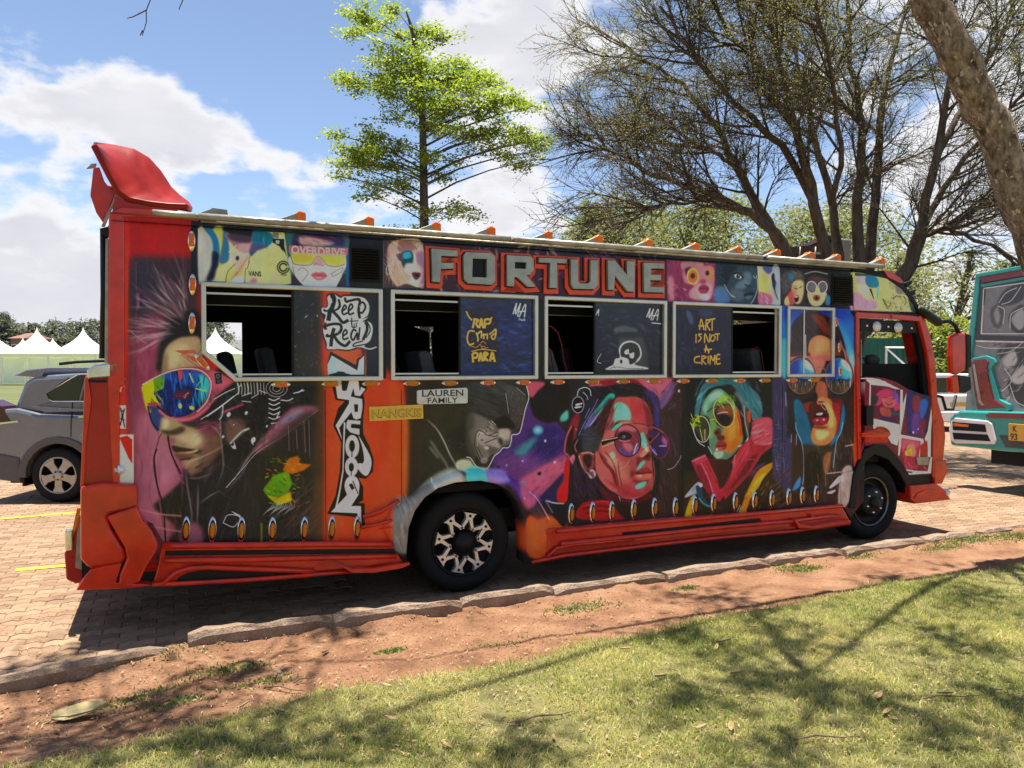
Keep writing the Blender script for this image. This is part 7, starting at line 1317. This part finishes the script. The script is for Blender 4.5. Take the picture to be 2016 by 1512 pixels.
# young green tree with layered branches, behind the bus
M['leaf_fresh'] = leafmat('fresh_green_leaves', (.10, .155, .02), (.29, .355, .055), .55, .4)
TY = 14.; TX = (836-PCX)/F*TY
t1 = empty('green_tree', (TX, TY, 0), 0, label='young bright green tree with layered branches behind the bus roof', cat='tree')
zz = lambda y, Y=TY: 1.8+(720-y)/F*Y
tw = Twigs(); tr = np.array([(0, 0, 0), (.0, .02, 2.5), (.0, 0, 4.5), (-.02, 0, 6), (-.06, 0, 7.2), (-.25, .05, 8.0), (-.32, .05, zz(28))]); tw.add(tr, .115, .012, 8)
LC_ = []
BLOB = [(784, 30, 16, 16), (719, 42, 32, 18), (746, 61, 60, 22), (810, 61, 60, 26), (871, 75, 42, 18), (822, 91, 90, 26), (700, 66, 28, 7), (731, 95, 32, 8), (944, 118, 60, 24), (898, 128, 70, 26), (822, 128, 80, 26), (853, 152, 110, 30), (968, 145, 32, 16), (725, 143, 56, 18), (676, 137, 26, 7), (731, 173, 56, 18), (770, 188, 36, 10), (810, 170, 70, 22), (898, 182, 90, 26), (944, 190, 52, 20), (807, 213, 60, 16), (770, 216, 26, 9), (913, 222, 110, 28), (990, 213, 42, 20), (1029, 188, 26, 10), (1044, 213, 26, 14), (1020, 243, 52, 20), (974, 258, 70, 24), (1060, 265, 26, 10), (1035, 289, 52, 14), (990, 292, 56, 15), (1020, 322, 36, 11), (913, 274, 70, 20), (883, 294, 36, 12), (746, 258, 70, 18), (700, 283, 56, 18), (768, 286, 62, 20), (670, 268, 22, 7), (686, 319, 52, 15), (731, 304, 62, 18), (777, 319, 60, 18), (664, 335, 17, 7), (771, 350, 62, 14), (868, 319, 36, 11), (871, 341, 30, 7), (774, 371, 56, 9), (740, 389, 30, 6), (810, 395, 40, 6), (868, 392, 46, 8), (889, 423, 66, 10), (798, 435, 46, 8), (856, 240, 60, 20), (840, 200, 60, 20), (700, 300, 40, 14)]
for bx, by, rx, ry in BLOB:
    X_, Z_ = (bx-PCX)/F*TY-TX, zz(by+11); RX, RZ = rx/F*TY, ry/F*TY; dy = rng.uniform(-.75, .75)*(.4+RX); c = np.array([X_, dy, Z_])
    zb = max(1.2, Z_-.10-.28*abs(X_)); base, _ = interp(tr, min(.99, max(.05, np.interp(zb, tr[:, 2], np.linspace(0, 1, len(tr))))))
    d = c-base; Pm = np.array([base, base+d*.35+(0, 0, .05*abs(X_)), base+d*.7+(0, 0, .04*abs(X_)), c, c+d*np.array([1, 1, .15])*(RX*.6/max(.2, np.linalg.norm(d)))]); tw.add(Pm, .006+.008*np.linalg.norm(d), .002, 4)
    m_ = int(RX*RZ*5600)+140; nsp = max(3, int(RX*16))
    for q in range(nsp):
        u = rng.uniform(.45, 1.); p_, _ = interp(Pm, u); e_ = c+rng.uniform(-1, 1, 3)*np.array([RX, RX*.8, RZ*.8]); P_ = np.array([p_, (p_+e_)/2+(0, 0, .02), e_]); tw.add(P_, .006, .002, 3); k = max(4, m_//nsp); LC_.append(P_[1]+(P_[2]-P_[1])*rng.uniform(0, 1.1, (k, 1))+rng.normal(0, 1, (k, 3))*(.10, .10, .05))
tw.build('trunk', M['bark_grey'], t1); C = np.vstack(LC_); leaves('crown', C, .068, M['leaf_fresh'], t1, .6, .5)
# spreading many-stemmed thorn tree
M['leaf_olive'] = leafmat('fine_olive_leaves', (.11, .12, .045), (.22, .215, .085), .5, .5)
AY = 14.; A0 = np.array([(1660-PCX)/F*AY, AY, 0.]); t2 = empty('thorn_tree', tuple(A0), 0, label='large spreading dark thorn tree with many bare stems above the bus front', cat='tree')
def apx(px, py, dy=0.): x, y, z = at(px, py, AY+dy); return np.array([x, y, z])-A0
LIMB = [([(1640, 700), (1585, 560), (1540, 480), (1480, 420), (1420, 392), (1350, 362), (1290, 345), (1225, 305), (1180, 285)], .0, .15), ([(1640, 700), (1590, 560), (1545, 500), (1490, 400), (1445, 320), (1405, 245), (1362, 185), (1300, 130), (1230, 90)], .3, .15),
 ([(1655, 700), (1640, 560), (1605, 400), (1580, 300), (1548, 180), (1520, 60), (1490, -60)], -.3, .16), ([(1660, 700), (1650, 560), (1640, 400), (1602, 260), (1572, 120), (1545, -60)], .5, .14), ([(1665, 700), (1690, 560), (1690, 390), (1700, 250), (1675, 130), (1672, -70)], .1, .17), ([(1668, 700), (1706, 560), (1722, 400), (1732, 230), (1765, 90), (1810, -70)], .6, .16),
 ([(1655, 760), (1690, 660), (1752, 590), (1790, 520), (1812, 440), (1840, 300), (1872, 150), (1850, 0), (1830, -70)], -.2, .19), ([(1655, 760), (1692, 662), (1756, 594), (1796, 525), (1825, 440), (1855, 370), (1920, 290), (2000, 200), (2090, 110)], .3, .15), ([(1806, 470), (1880, 440), (1950, 400), (2030, 360)], .0, .07), ([(1812, 462), (1860, 448), (1920, 470), (1980, 500), (2040, 540)], -.4, .06), ([(1600, 390), (1540, 290), (1480, 230), (1420, 170), (1360, 100), (1300, 20)], -.6, .09), ([(1545, 180), (1480, 120), (1420, 40), (1380, -40)], -.5, .07), ([(1840, 300), (1900, 200), (1960, 90), (2010, -30)], .4, .08), ([(1640, 400), (1660, 280), (1640, 150), (1610, 30)], -.7, .07), ([(1480, 420), (1400, 400), (1320, 400), (1250, 420)], -.3, .05), ([(1445, 320), (1400, 300), (1330, 255), (1250, 250), (1150, 240)], .4, .05)]
tw = Twigs(); LC_ = []
def limb_noise(P): return P
for pts, dy, r in LIMB:
    n = len(pts); P = np.array([apx(x, y, dy*(i/(n-1))*3.) for i, (x, y) in enumerate(pts)]); Q = []
    for i in range(n-1):
        for u in (0, .33, .66): Q.append(P[i]*(1-u)+P[i+1]*u)
    Q.append(P[-1]); Q = np.array(Q)+rng.normal(0, .025, (len(Q), 3)); r = r*.82; tw.add(Q, r, .02, 7)
    k = 21 if r > .09 else 14
    for b in range(k):
        u = rng.uniform(.34 if r > .09 else .15, 1.); p_, d_ = interp(Q, u); dd = rv(d_, rng.uniform(.45, 1.05)); dd[2] = dd[2]*.7+.12; dd[0] += .25*(-1 if p_[0] < -.2 else .6); L = rng.uniform(1.0, 2.3)*(1.1-.4*u); P2_ = curve(p_, dd, L, 6, .09, (0, 0, .15)); tw.add(P2_, .026, .007, 4)
        for c in range(11):
            u2 = rng.uniform(.2, 1.); p2, d2 = interp(P2_, u2); P3 = curve(p2, rv(d2, rng.uniform(.35, .9)), L*rng.uniform(.28, .55), 4, .1); tw.add(P3, .0095, .0035, 3)
            for e_ in range(5):
                u3 = rng.uniform(.25, 1.); p3, d3 = interp(P3, u3); P4 = curve(p3, rv(d3, rng.uniform(.35, .9)), rng.uniform(.22, .52), 2, .12); tw.add(P4, .0055, .0025, 3)
                lf = np.interp(p3[2], [3.2, 5.0, 7.0], [.8, 3.2, 9]); k4 = int(lf*rng.uniform(.3, 1.5)); 
                if k4: LC_.append(P4[rng.integers(0, 3, k4)]+rng.normal(0, .05, (k4, 3)))
tw.build('trunk', M['bark_dark'], t2); leaves('crown', np.vstack(LC_), .046, M['leaf_olive'], t2, .9, .34)
# leaning tan trunk at the right; its crown hangs over the lawn, out of the picture, and dapples it
LY = 7.; L0 = np.array([(2300-PCX)/F*LY, LY, .1]); t3 = empty('leaning_tree', tuple(L0), 0, label='leaning flaky tan tree trunk at the upper right edge', cat='tree')
lp = lambda x, y, Y=LY: np.array(at(x, y, Y))-L0
P = [np.array([.05, 0, -.1])]+[lp(*q) for q in ((2250, 960), (2150, 740), (2068, 560), (2013, 415), (1955, 258), (1914, 165), (1878, 100), (1835, 10), (1800, -70))]; Q = []
for i in range(len(P)-1):
    for u in (0, .25, .5, .75): Q.append(P[i]*(1-u)+P[i+1]*u+rng.normal(0, .012, 3))
Q.append(P[-1]); 
def lump_tube(Q, r0, r1, k, amp):
    m = len(Q); V = []; 
    for i in range(m):
        d = Q[min(i+1, m-1)]-Q[max(0, i-1)]; d /= np.linalg.norm(d); u = np.cross(d, (0, 1, 0)); u /= np.linalg.norm(u); w = np.cross(d, u); r = r0+(r1-r0)*i/(m-1)
        for j in range(k): t = 2*math.pi*j/k; V.append(Q[i]+(u*math.cos(t)+w*math.sin(t))*r*(1+amp*(float(fbm(i*.55, j*.6+.01, 3))-.5)))
    return V, [[i*k+j, i*k+(j+1) % k, (i+1)*k+(j+1) % k, (i+1)*k+j] for i in range(m-1) for j in range(k)]
v, f = lump_tube(np.array(Q), .172, .138, 22, .35); tk = meshobj('trunk', v, f, M['bark_tan'], t3, True)
M['flake'] = mat('pale_bark_flake', (.40, .31, .22), .9, 0, .45, 14, .4, 40); fv, ff = [], []; kq = 22
for i in range(900):
    a_, b_ = rng.integers(1, len(Q)-2), rng.integers(0, kq); p_ = np.array(v[a_*kq+b_]); c_ = np.array(Q)[a_]; nn = (p_-c_)/np.linalg.norm(p_-c_); ax = (np.array(Q)[a_+1]-c_); ax /= np.linalg.norm(ax); sd_ = np.cross(nn, ax); p_ = p_+ax*rng.uniform(-.08, .08)+sd_*rng.uniform(-.03, .03); h_, w_2 = rng.uniform(.008, .034), rng.uniform(.005, .018); n_ = len(fv); lift = rng.uniform(.001, .007)
    fv += [p_-ax*h_-sd_*w_2-nn*.004, p_-ax*h_*.7+sd_*w_2*rng.uniform(.5, 1)-nn*.004, p_+ax*h_*rng.uniform(.6, 1)+sd_*w_2*.7+nn*lift, p_+ax*h_-sd_*w_2*.6+nn*lift]; ff.append([n_, n_+1, n_+2, n_+3])
tag(meshobj('bark_flakes', fv, ff, M['flake'], t3), kind='stuff')
tw = Twigs(); top = Q[-1]; v, f = lump_tube(np.array([lp(1856, 100), lp(1858, 60), lp(1862, 10), lp(1872, -60), lp(1900, -200)]), .06, .05, 10, .3); meshobj('limb', v, f, M['bark_grey'], t3, True)
SHADE = [(60, 1400, .7), (180, 1440, .5), (300, 1340, .45), (470, 1290, .36), (340, 1470, .4), (120, 1262, .35), (20, 1270, .4), (760, 1450, .3), (1400, 1150, .36), (1500, 1215, .42), (1340, 1240, .34), (1560, 1275, .42), (1450, 1345, .26), (1330, 1405, .28), (1870, 1275, .36), (1910, 1180, .42), (1740, 1125, .26), (1830, 1440, .4), (1990, 1400, .4), (650, 1205, .2), (980, 1490, .3), (1640, 1395, .25), (1960, 1120, .45), (560, 1400, .2), (1550, 1490, .3)]
HUB = []
for hx_, hy_ in ((4.6, 5.6), (2.6, 4.2), (1.0, 4.6), (-1.6, 3.8), (3.4, 3.4)):
    h_ = np.array([hx_, hy_, rng.uniform(6.4, 7.2)])-L0; Qh = curve(top, h_-top, np.linalg.norm(h_-top), 8, .05); Qh = Qh+(h_-Qh[-1])*np.linspace(0, 1, 9)[:, None]; tw.add(Qh, .036, .02, 6); HUB.append(h_)
LC_ = []
for x, y, r in SHADE:
    gx, gy = gnd(x, y, .15); zc = rng.uniform(5.8, 8.2); c = np.array([gx, gy, zc])-np.array([SUNV.x, SUNV.y, 0])/(-SUNV.z)*(zc-.15)-L0
    tp = min(HUB, key=lambda h_: np.linalg.norm(h_-c)); Qs = curve(tp, c-tp, np.linalg.norm(c-tp)+.01, 8, .03); Qs = Qs+(c-Qs[-1])*np.linspace(0, 1, 9)[:, None]; Qs[1:-1] += rng.normal(0, .05, (7, 3)); tw.add(Qs, .022, .008, 4)
    for b in range(int(7+r*16)):
        d = rng.normal(0, 1, 3)*(1, 1, .3); P_ = curve(c+rng.normal(0, .12, 3)*r, d, r*rng.uniform(.6, 1.4), 4, .12); tw.add(P_, .012, .004, 3); k = int(17*r+5); LC_.append(P_[rng.integers(1, 5, k)]+rng.normal(0, .11, (k, 3)))
    P_ = curve(c, rng.normal(0, 1, 3)*(1, 1, .2), r*rng.uniform(1.4, 2.2), 5, .1); tw.add(P_, .014, .005, 4)
hang = [[(420, -160), (360, -90), (318, -40), (296, 0), (288, 20), (288, 45), (280, 70)], [(288, 20), (262, 33), (250, 36)], [(420, -160), (372, -40), (360, 0), (352, 19)], [(281, 60), (276, 70)], [(700, -420), (520, -250), (420, -160)]]
for q, h_ in enumerate(hang): Pq = np.array([np.array(at(x, y, 5.))-L0 for x, y in h_]); tw.add(Pq, .009 if q == 4 else .005, .003, 4)
a_ = np.array(at(700, -420, 5.))-L0; tw.add(curve(top, a_-top, np.linalg.norm(a_-top), 6, .0), .05, .01, 5)
tw.build('branches', M['bark_grey'], t3); leaves('crown', np.vstack(LC_), .095, M['leaf_olive'], t3, .6, .5)
# background trees
def bgtree(px, Y, top, wpx, m, label, name='background_tree', n=2600, ls=.3, low=.25, grp='trees behind the buses', bark='bark_grey', base=0.):
    x = (px-PCX)/F*Y; H = 1.8+(720-top)/F*Y; W = wpx/F*Y/2; o = empty(name, (x, Y, base), rng.uniform(0, 6), label=label, cat='tree', group=grp); tw = Twigs(); Pt = curve((0, 0, 0), (0, 0, 1), H*.9, 6, .05); tw.add(Pt, .02*H+.05, .03, 6); C = []
    nc = 26 if name != 'background_tree' else 54
    for k in range(nc):
        u = low+(1-low)*((k+rng.uniform(0, 1))/nc); p_, _ = interp(Pt, min(.98, u)); rad = W*(math.sin(math.pi*min(1, max(.08, (u-low)/(1-low)*.86+.10))))**.5; a = rng.uniform(0, 6.28); r = rad*rng.uniform(.35, .95); c = p_+np.array([r*math.cos(a), r*math.sin(a), rng.uniform(-.03, .06)*H]); tw.add(np.array([p_-(0, 0, .08*H), (p_+c)/2+(0, 0, .02*H), c]), .012*H*.5, .015, 4)
        m_ = n//nc; cr_ = max(.12*W, .32*rad)*rng.uniform(.7, 1.3); C.append(c+rng.normal(0, 1, (m_, 3))*(cr_, cr_, cr_*.62))
    tw.build('trunk', M[bark], o); leaves('crown', np.vstack(C), ls, m, o, .8, .5); return o
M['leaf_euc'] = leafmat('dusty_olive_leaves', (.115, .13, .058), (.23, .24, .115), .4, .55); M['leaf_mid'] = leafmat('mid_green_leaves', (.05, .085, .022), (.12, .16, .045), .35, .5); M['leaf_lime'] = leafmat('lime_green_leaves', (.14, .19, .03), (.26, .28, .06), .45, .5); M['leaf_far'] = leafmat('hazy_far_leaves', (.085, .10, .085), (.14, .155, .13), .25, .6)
for i, (px, Y, top, w, lb) in enumerate(((1085, 46, 382, 85, 'pale thin eucalyptus farthest left of the trees over the bus roof'), (1170, 44, 352, 120, 'rounded olive tree beside the pale thin eucalyptus'), (1260, 48, 385, 120, 'olive tree behind the drooping lowest thorn branches'), (1360, 42, 372, 140, 'broad olive tree behind the thorn tree lower limb'), (1470, 46, 365, 130, 'olive tree just left of the thorn tree stems'), (1590, 40, 395, 150, 'olive tree filling the gap behind the thorn stems'), (1700, 44, 380, 160, 'olive tree behind the middle thorn stems'))):
    bgtree(px, Y, top, w*1.9, M['leaf_euc'], lb, n=15000, ls=.22, low=.12)
bgtree(1862, 30, 470, 130, M['leaf_euc'], 'thin pale tree with bare grey limbs beside the bus mirror', n=1600, ls=.16, low=.2, bark='bark_grey'); bgtree(1780, 34, 480, 150, M['leaf_euc'], 'pale tree just right of the thick dark thorn stem', n=4500, ls=.2); bgtree(1960, 33, 490, 150, M['leaf_euc'], 'pale tree above the roof of the turquoise bus', n=3500, ls=.2)
for px, Y, top, w, lb in ((1845, 27.5, 610, 90, 'lime green bush over the top of the green fence'), (1890, 25, 600, 80, 'lime green bush beside the red wing mirror'), (1790, 28, 590, 120, 'lime green bush behind the bus windscreen'), (1935, 27, 620, 90, 'lime green bush hidden partly by the turquoise bus')): bgtree(px, Y, top, w, M['leaf_lime'], lb, 'leafy_bush', n=2600, ls=.15, low=.1, grp='bushes behind the green fence')
LB = ['far left dark tree at the edge of the photo', 'far dark tree behind the brick house', 'far rounded tree right of the brick house', 'far low tree between the two marquee peaks', 'far tree above the right marquee slope', 'far tree just left of the bus rear post', 'far tree behind the left marquee, low', 'far tree seen through the rear bus window', 'far tree behind the rear of the bus, left', 'far tree behind the rear of the bus, right', 'far tree hidden behind the bus side', 'far tree seen through the second bus window']
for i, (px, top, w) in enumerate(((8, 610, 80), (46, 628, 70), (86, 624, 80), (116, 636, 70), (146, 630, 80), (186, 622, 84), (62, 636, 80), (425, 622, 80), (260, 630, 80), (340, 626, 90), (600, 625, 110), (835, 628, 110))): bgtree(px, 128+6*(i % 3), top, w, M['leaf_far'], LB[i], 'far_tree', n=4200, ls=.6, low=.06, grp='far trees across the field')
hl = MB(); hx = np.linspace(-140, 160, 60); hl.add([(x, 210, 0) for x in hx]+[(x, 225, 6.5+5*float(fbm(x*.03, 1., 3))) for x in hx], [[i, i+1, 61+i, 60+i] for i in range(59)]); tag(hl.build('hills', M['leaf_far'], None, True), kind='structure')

# the trees behind the viewer: they stand there, shade the near side and show as dark branches in the window film
for x, y, h_, w, lb in ((-6, -12, 9.5, 6, 'leafy tree behind the photographer, left'), (2, -14, 10, 6.5, 'leafy tree behind the photographer, middle'), (9, -12, 10, 6.5, 'leafy tree behind the photographer, right'), (-14, -9, 10, 7, 'leafy tree on the lawn beyond the left edge')):
    d = 40.; o = bgtree(PCX, d, 720-(h_-1.8)/d*F, w/d*F, M['leaf_mid'], lb, 'lawn_tree', 4500, .24, .16, 'trees on the lawn behind the viewer'); o.location = (x, y, .1)
# ---------------------------------------------------------------- litter on the ground
M['dryleaf'] = mat('dry_leaf', (.34, .23, .11), .7, 0, .35, 9, .2, 40); M['paleleaf'] = mat('pale_yellow_leaf', (.46, .36, .15), .6, 0, .4, 16, .2, 30); M['twig'] = mat('dry_twig', (.16, .10, .06), .8, 0, .3, 20)
def leaf(name, L, W, m, curl=.15, nx=8):
    v = []; f = []
    for i in range(nx+1):
        u = i/nx; w = W*math.sin(math.pi*min(1, u*.93+.05))**.75*(1-.25*u)
        for j in range(5): k = (j-2)/2; v.append((L*(u-.5), w/2*k*(1+.06*math.sin(9*u+2*j)), curl*L*(abs(k)**1.5*.35+.35*(u-.5)**2)))
    for i in range(nx):
        for j in range(4): f.append([i*5+j, i*5+j+1, (i+1)*5+j+1, (i+1)*5+j])
    o = meshobj(name, v, f, m, None, True); sd = o.modifiers.new('thick', 'SOLIDIFY'); sd.thickness = .0015; return o
def ground_at(px, py, lawn=True):
    x, y = gnd(px, py, .15); q = np.array([x, y, 0])-P0; s, t = q@BD, q@BN
    onl = t < float(edge_t(s)); z = float(lawn_z(np.array([s]), np.array([t]))[0]) if onl else (float(verge_z(np.array([s]), np.array([t]))[0]) if t < -.45 else 0.); return x, y, z
bl = leaf('fallen_leaf', .25, .135, M['paleleaf'], .34); x, y, z = ground_at(158, 1362); bl.location = (x, y, z+.022); bl.rotation_euler = (R(14), R(-8), R(20)); MB().tube([(-.125, 0, .03), (-.05, 0, .008), (.05, 0, .006), (.125, 0, .03)], .0035, 5).build('midrib', M['twig'], bl, True); tag(bl, 'big curled yellowish leaf lying on the soil at lower left', 'leaf'); MB().tube([(-.12, 0, .012), (-.19, -.01, .004), (-.24, -.035, -.012)], .0035, 5).build('stalk', M['paleleaf'], bl, True)
D = leaf('dry_leaf', .066, .017, M['dryleaf'], .35, 5); D.data.materials[0] = M['dryleaf']; first_d = True
spots = [(760, 1365), (770, 1432), (880, 1325), (640, 1345), (1010, 1440), (1090, 1475), (880, 1490), (1400, 1205), (1425, 1272), (1410, 1285), (1450, 1340), (1480, 1245), (1590, 1240), (1600, 1290), (1570, 1398), (1730, 1390), (1745, 1425), (1760, 1440), (1810, 1440), (1860, 1385), (1960, 1378), (1680, 1282), (1350, 1440), (1380, 1455), (1440, 1455), (1560, 1475), (1240, 1400), (1300, 1350), (1620, 1170), (1920, 1100), (640, 1250), (480, 1375), (545, 1415), (330, 1390), (110, 1400), (700, 1470), (1150, 1390), (1230, 1290), (1900, 1300), (1700, 1340)]
for i, (px, py) in enumerate(spots):
    if first_d: o = D; first_d = False
    else: o = D.copy(); link(o)
    x, y, z = ground_at(px, py); o.location = (x, y, z+.014); o.rotation_euler = (rng.uniform(-.3, .3), rng.uniform(-.3, .3), rng.uniform(0, 6.3)); s = rng.uniform(.6, 1.35); o.scale = (s, s*rng.uniform(.8, 1.5), s); tag(o, 'small dry brown leaf lying on the grass or soil', 'leaf', 'dry leaves strewn on the lawn')
C = []
for k in range(3200):
    px, py = rng.uniform(0, 2016), rng.uniform(1150, 1512); x, y, z = ground_at(px, py); C.append((x, y, z+.012))
C = np.array(C); lo = leaves('leaf_litter', C, .026, M['dryleaf'], None, .35, .3, .08); tag(lo, kind='stuff')
for px, py, L, a, lb in ((560, 1338, .22, -.3, 'thin dark twig on the soil near the grass edge'), (600, 1322, .12, .5, 'short bent twig on the soil, right of the longer one'), (1075, 1432, .3, .35, 'grey twig lying in the grass at lower centre'), (1870, 1395, .34, .1, 'pale stick on the shaded grass at lower right'), (1630, 1478, .3, .05, 'pale stick in the grass near the bottom edge, right')):
    x, y, z = ground_at(px, py); o = MB().tube([(-L/2, 0, 0), (-L/6, .012, .012), (L/5, -.006, .01), (L/2, .02, .0)], [.004, .0045, .004, .002], 5).build('twig', M['twig'], None, True); o.location = (x, y, z+.014); o.rotation_euler = (0, 0, a); tag(o, lb, 'twig')
pb = MB().lathe([(0, .018), (.012, .015), (.02, .004), (.017, -.006), (0, -.008)], 9, 'z').build('pebble', M['render'], None, True); x, y, z = ground_at(548, 1292); pb.location = (x, y, z+.004); tag(pb, 'small white pebble on the soil near the kerb', 'pebble')
g = [(rng.uniform(0, 2016), rng.uniform(1130, 1420)) for _ in range(5200)]; vb, fb_ = [], []
for px, py in g:
    x, y, z = ground_at(px, py); q = np.array([x, y, 0])-P0; s, t = q@BD, q@BN
    if t > -.5 or t < float(edge_t(s))-.1: continue
    r = rng.uniform(.002, .008)*(1+1.6*math.exp((t+.5)/.25)*rng.uniform(0, 1)); n = len(vb); vb += [(x-r, y-r*.6, z), (x+r, y-r*.8, z), (x+r*.8, y+r, z), (x-r*.7, y+r*.8, z), (x, y, z+r*.9)]; fb_ += [[n, n+1, n+4], [n+1, n+2, n+4], [n+2, n+3, n+4], [n+3, n, n+4]]
tag(meshobj('soil_crumbs', vb, fb_, M['soil']), kind='stuff')
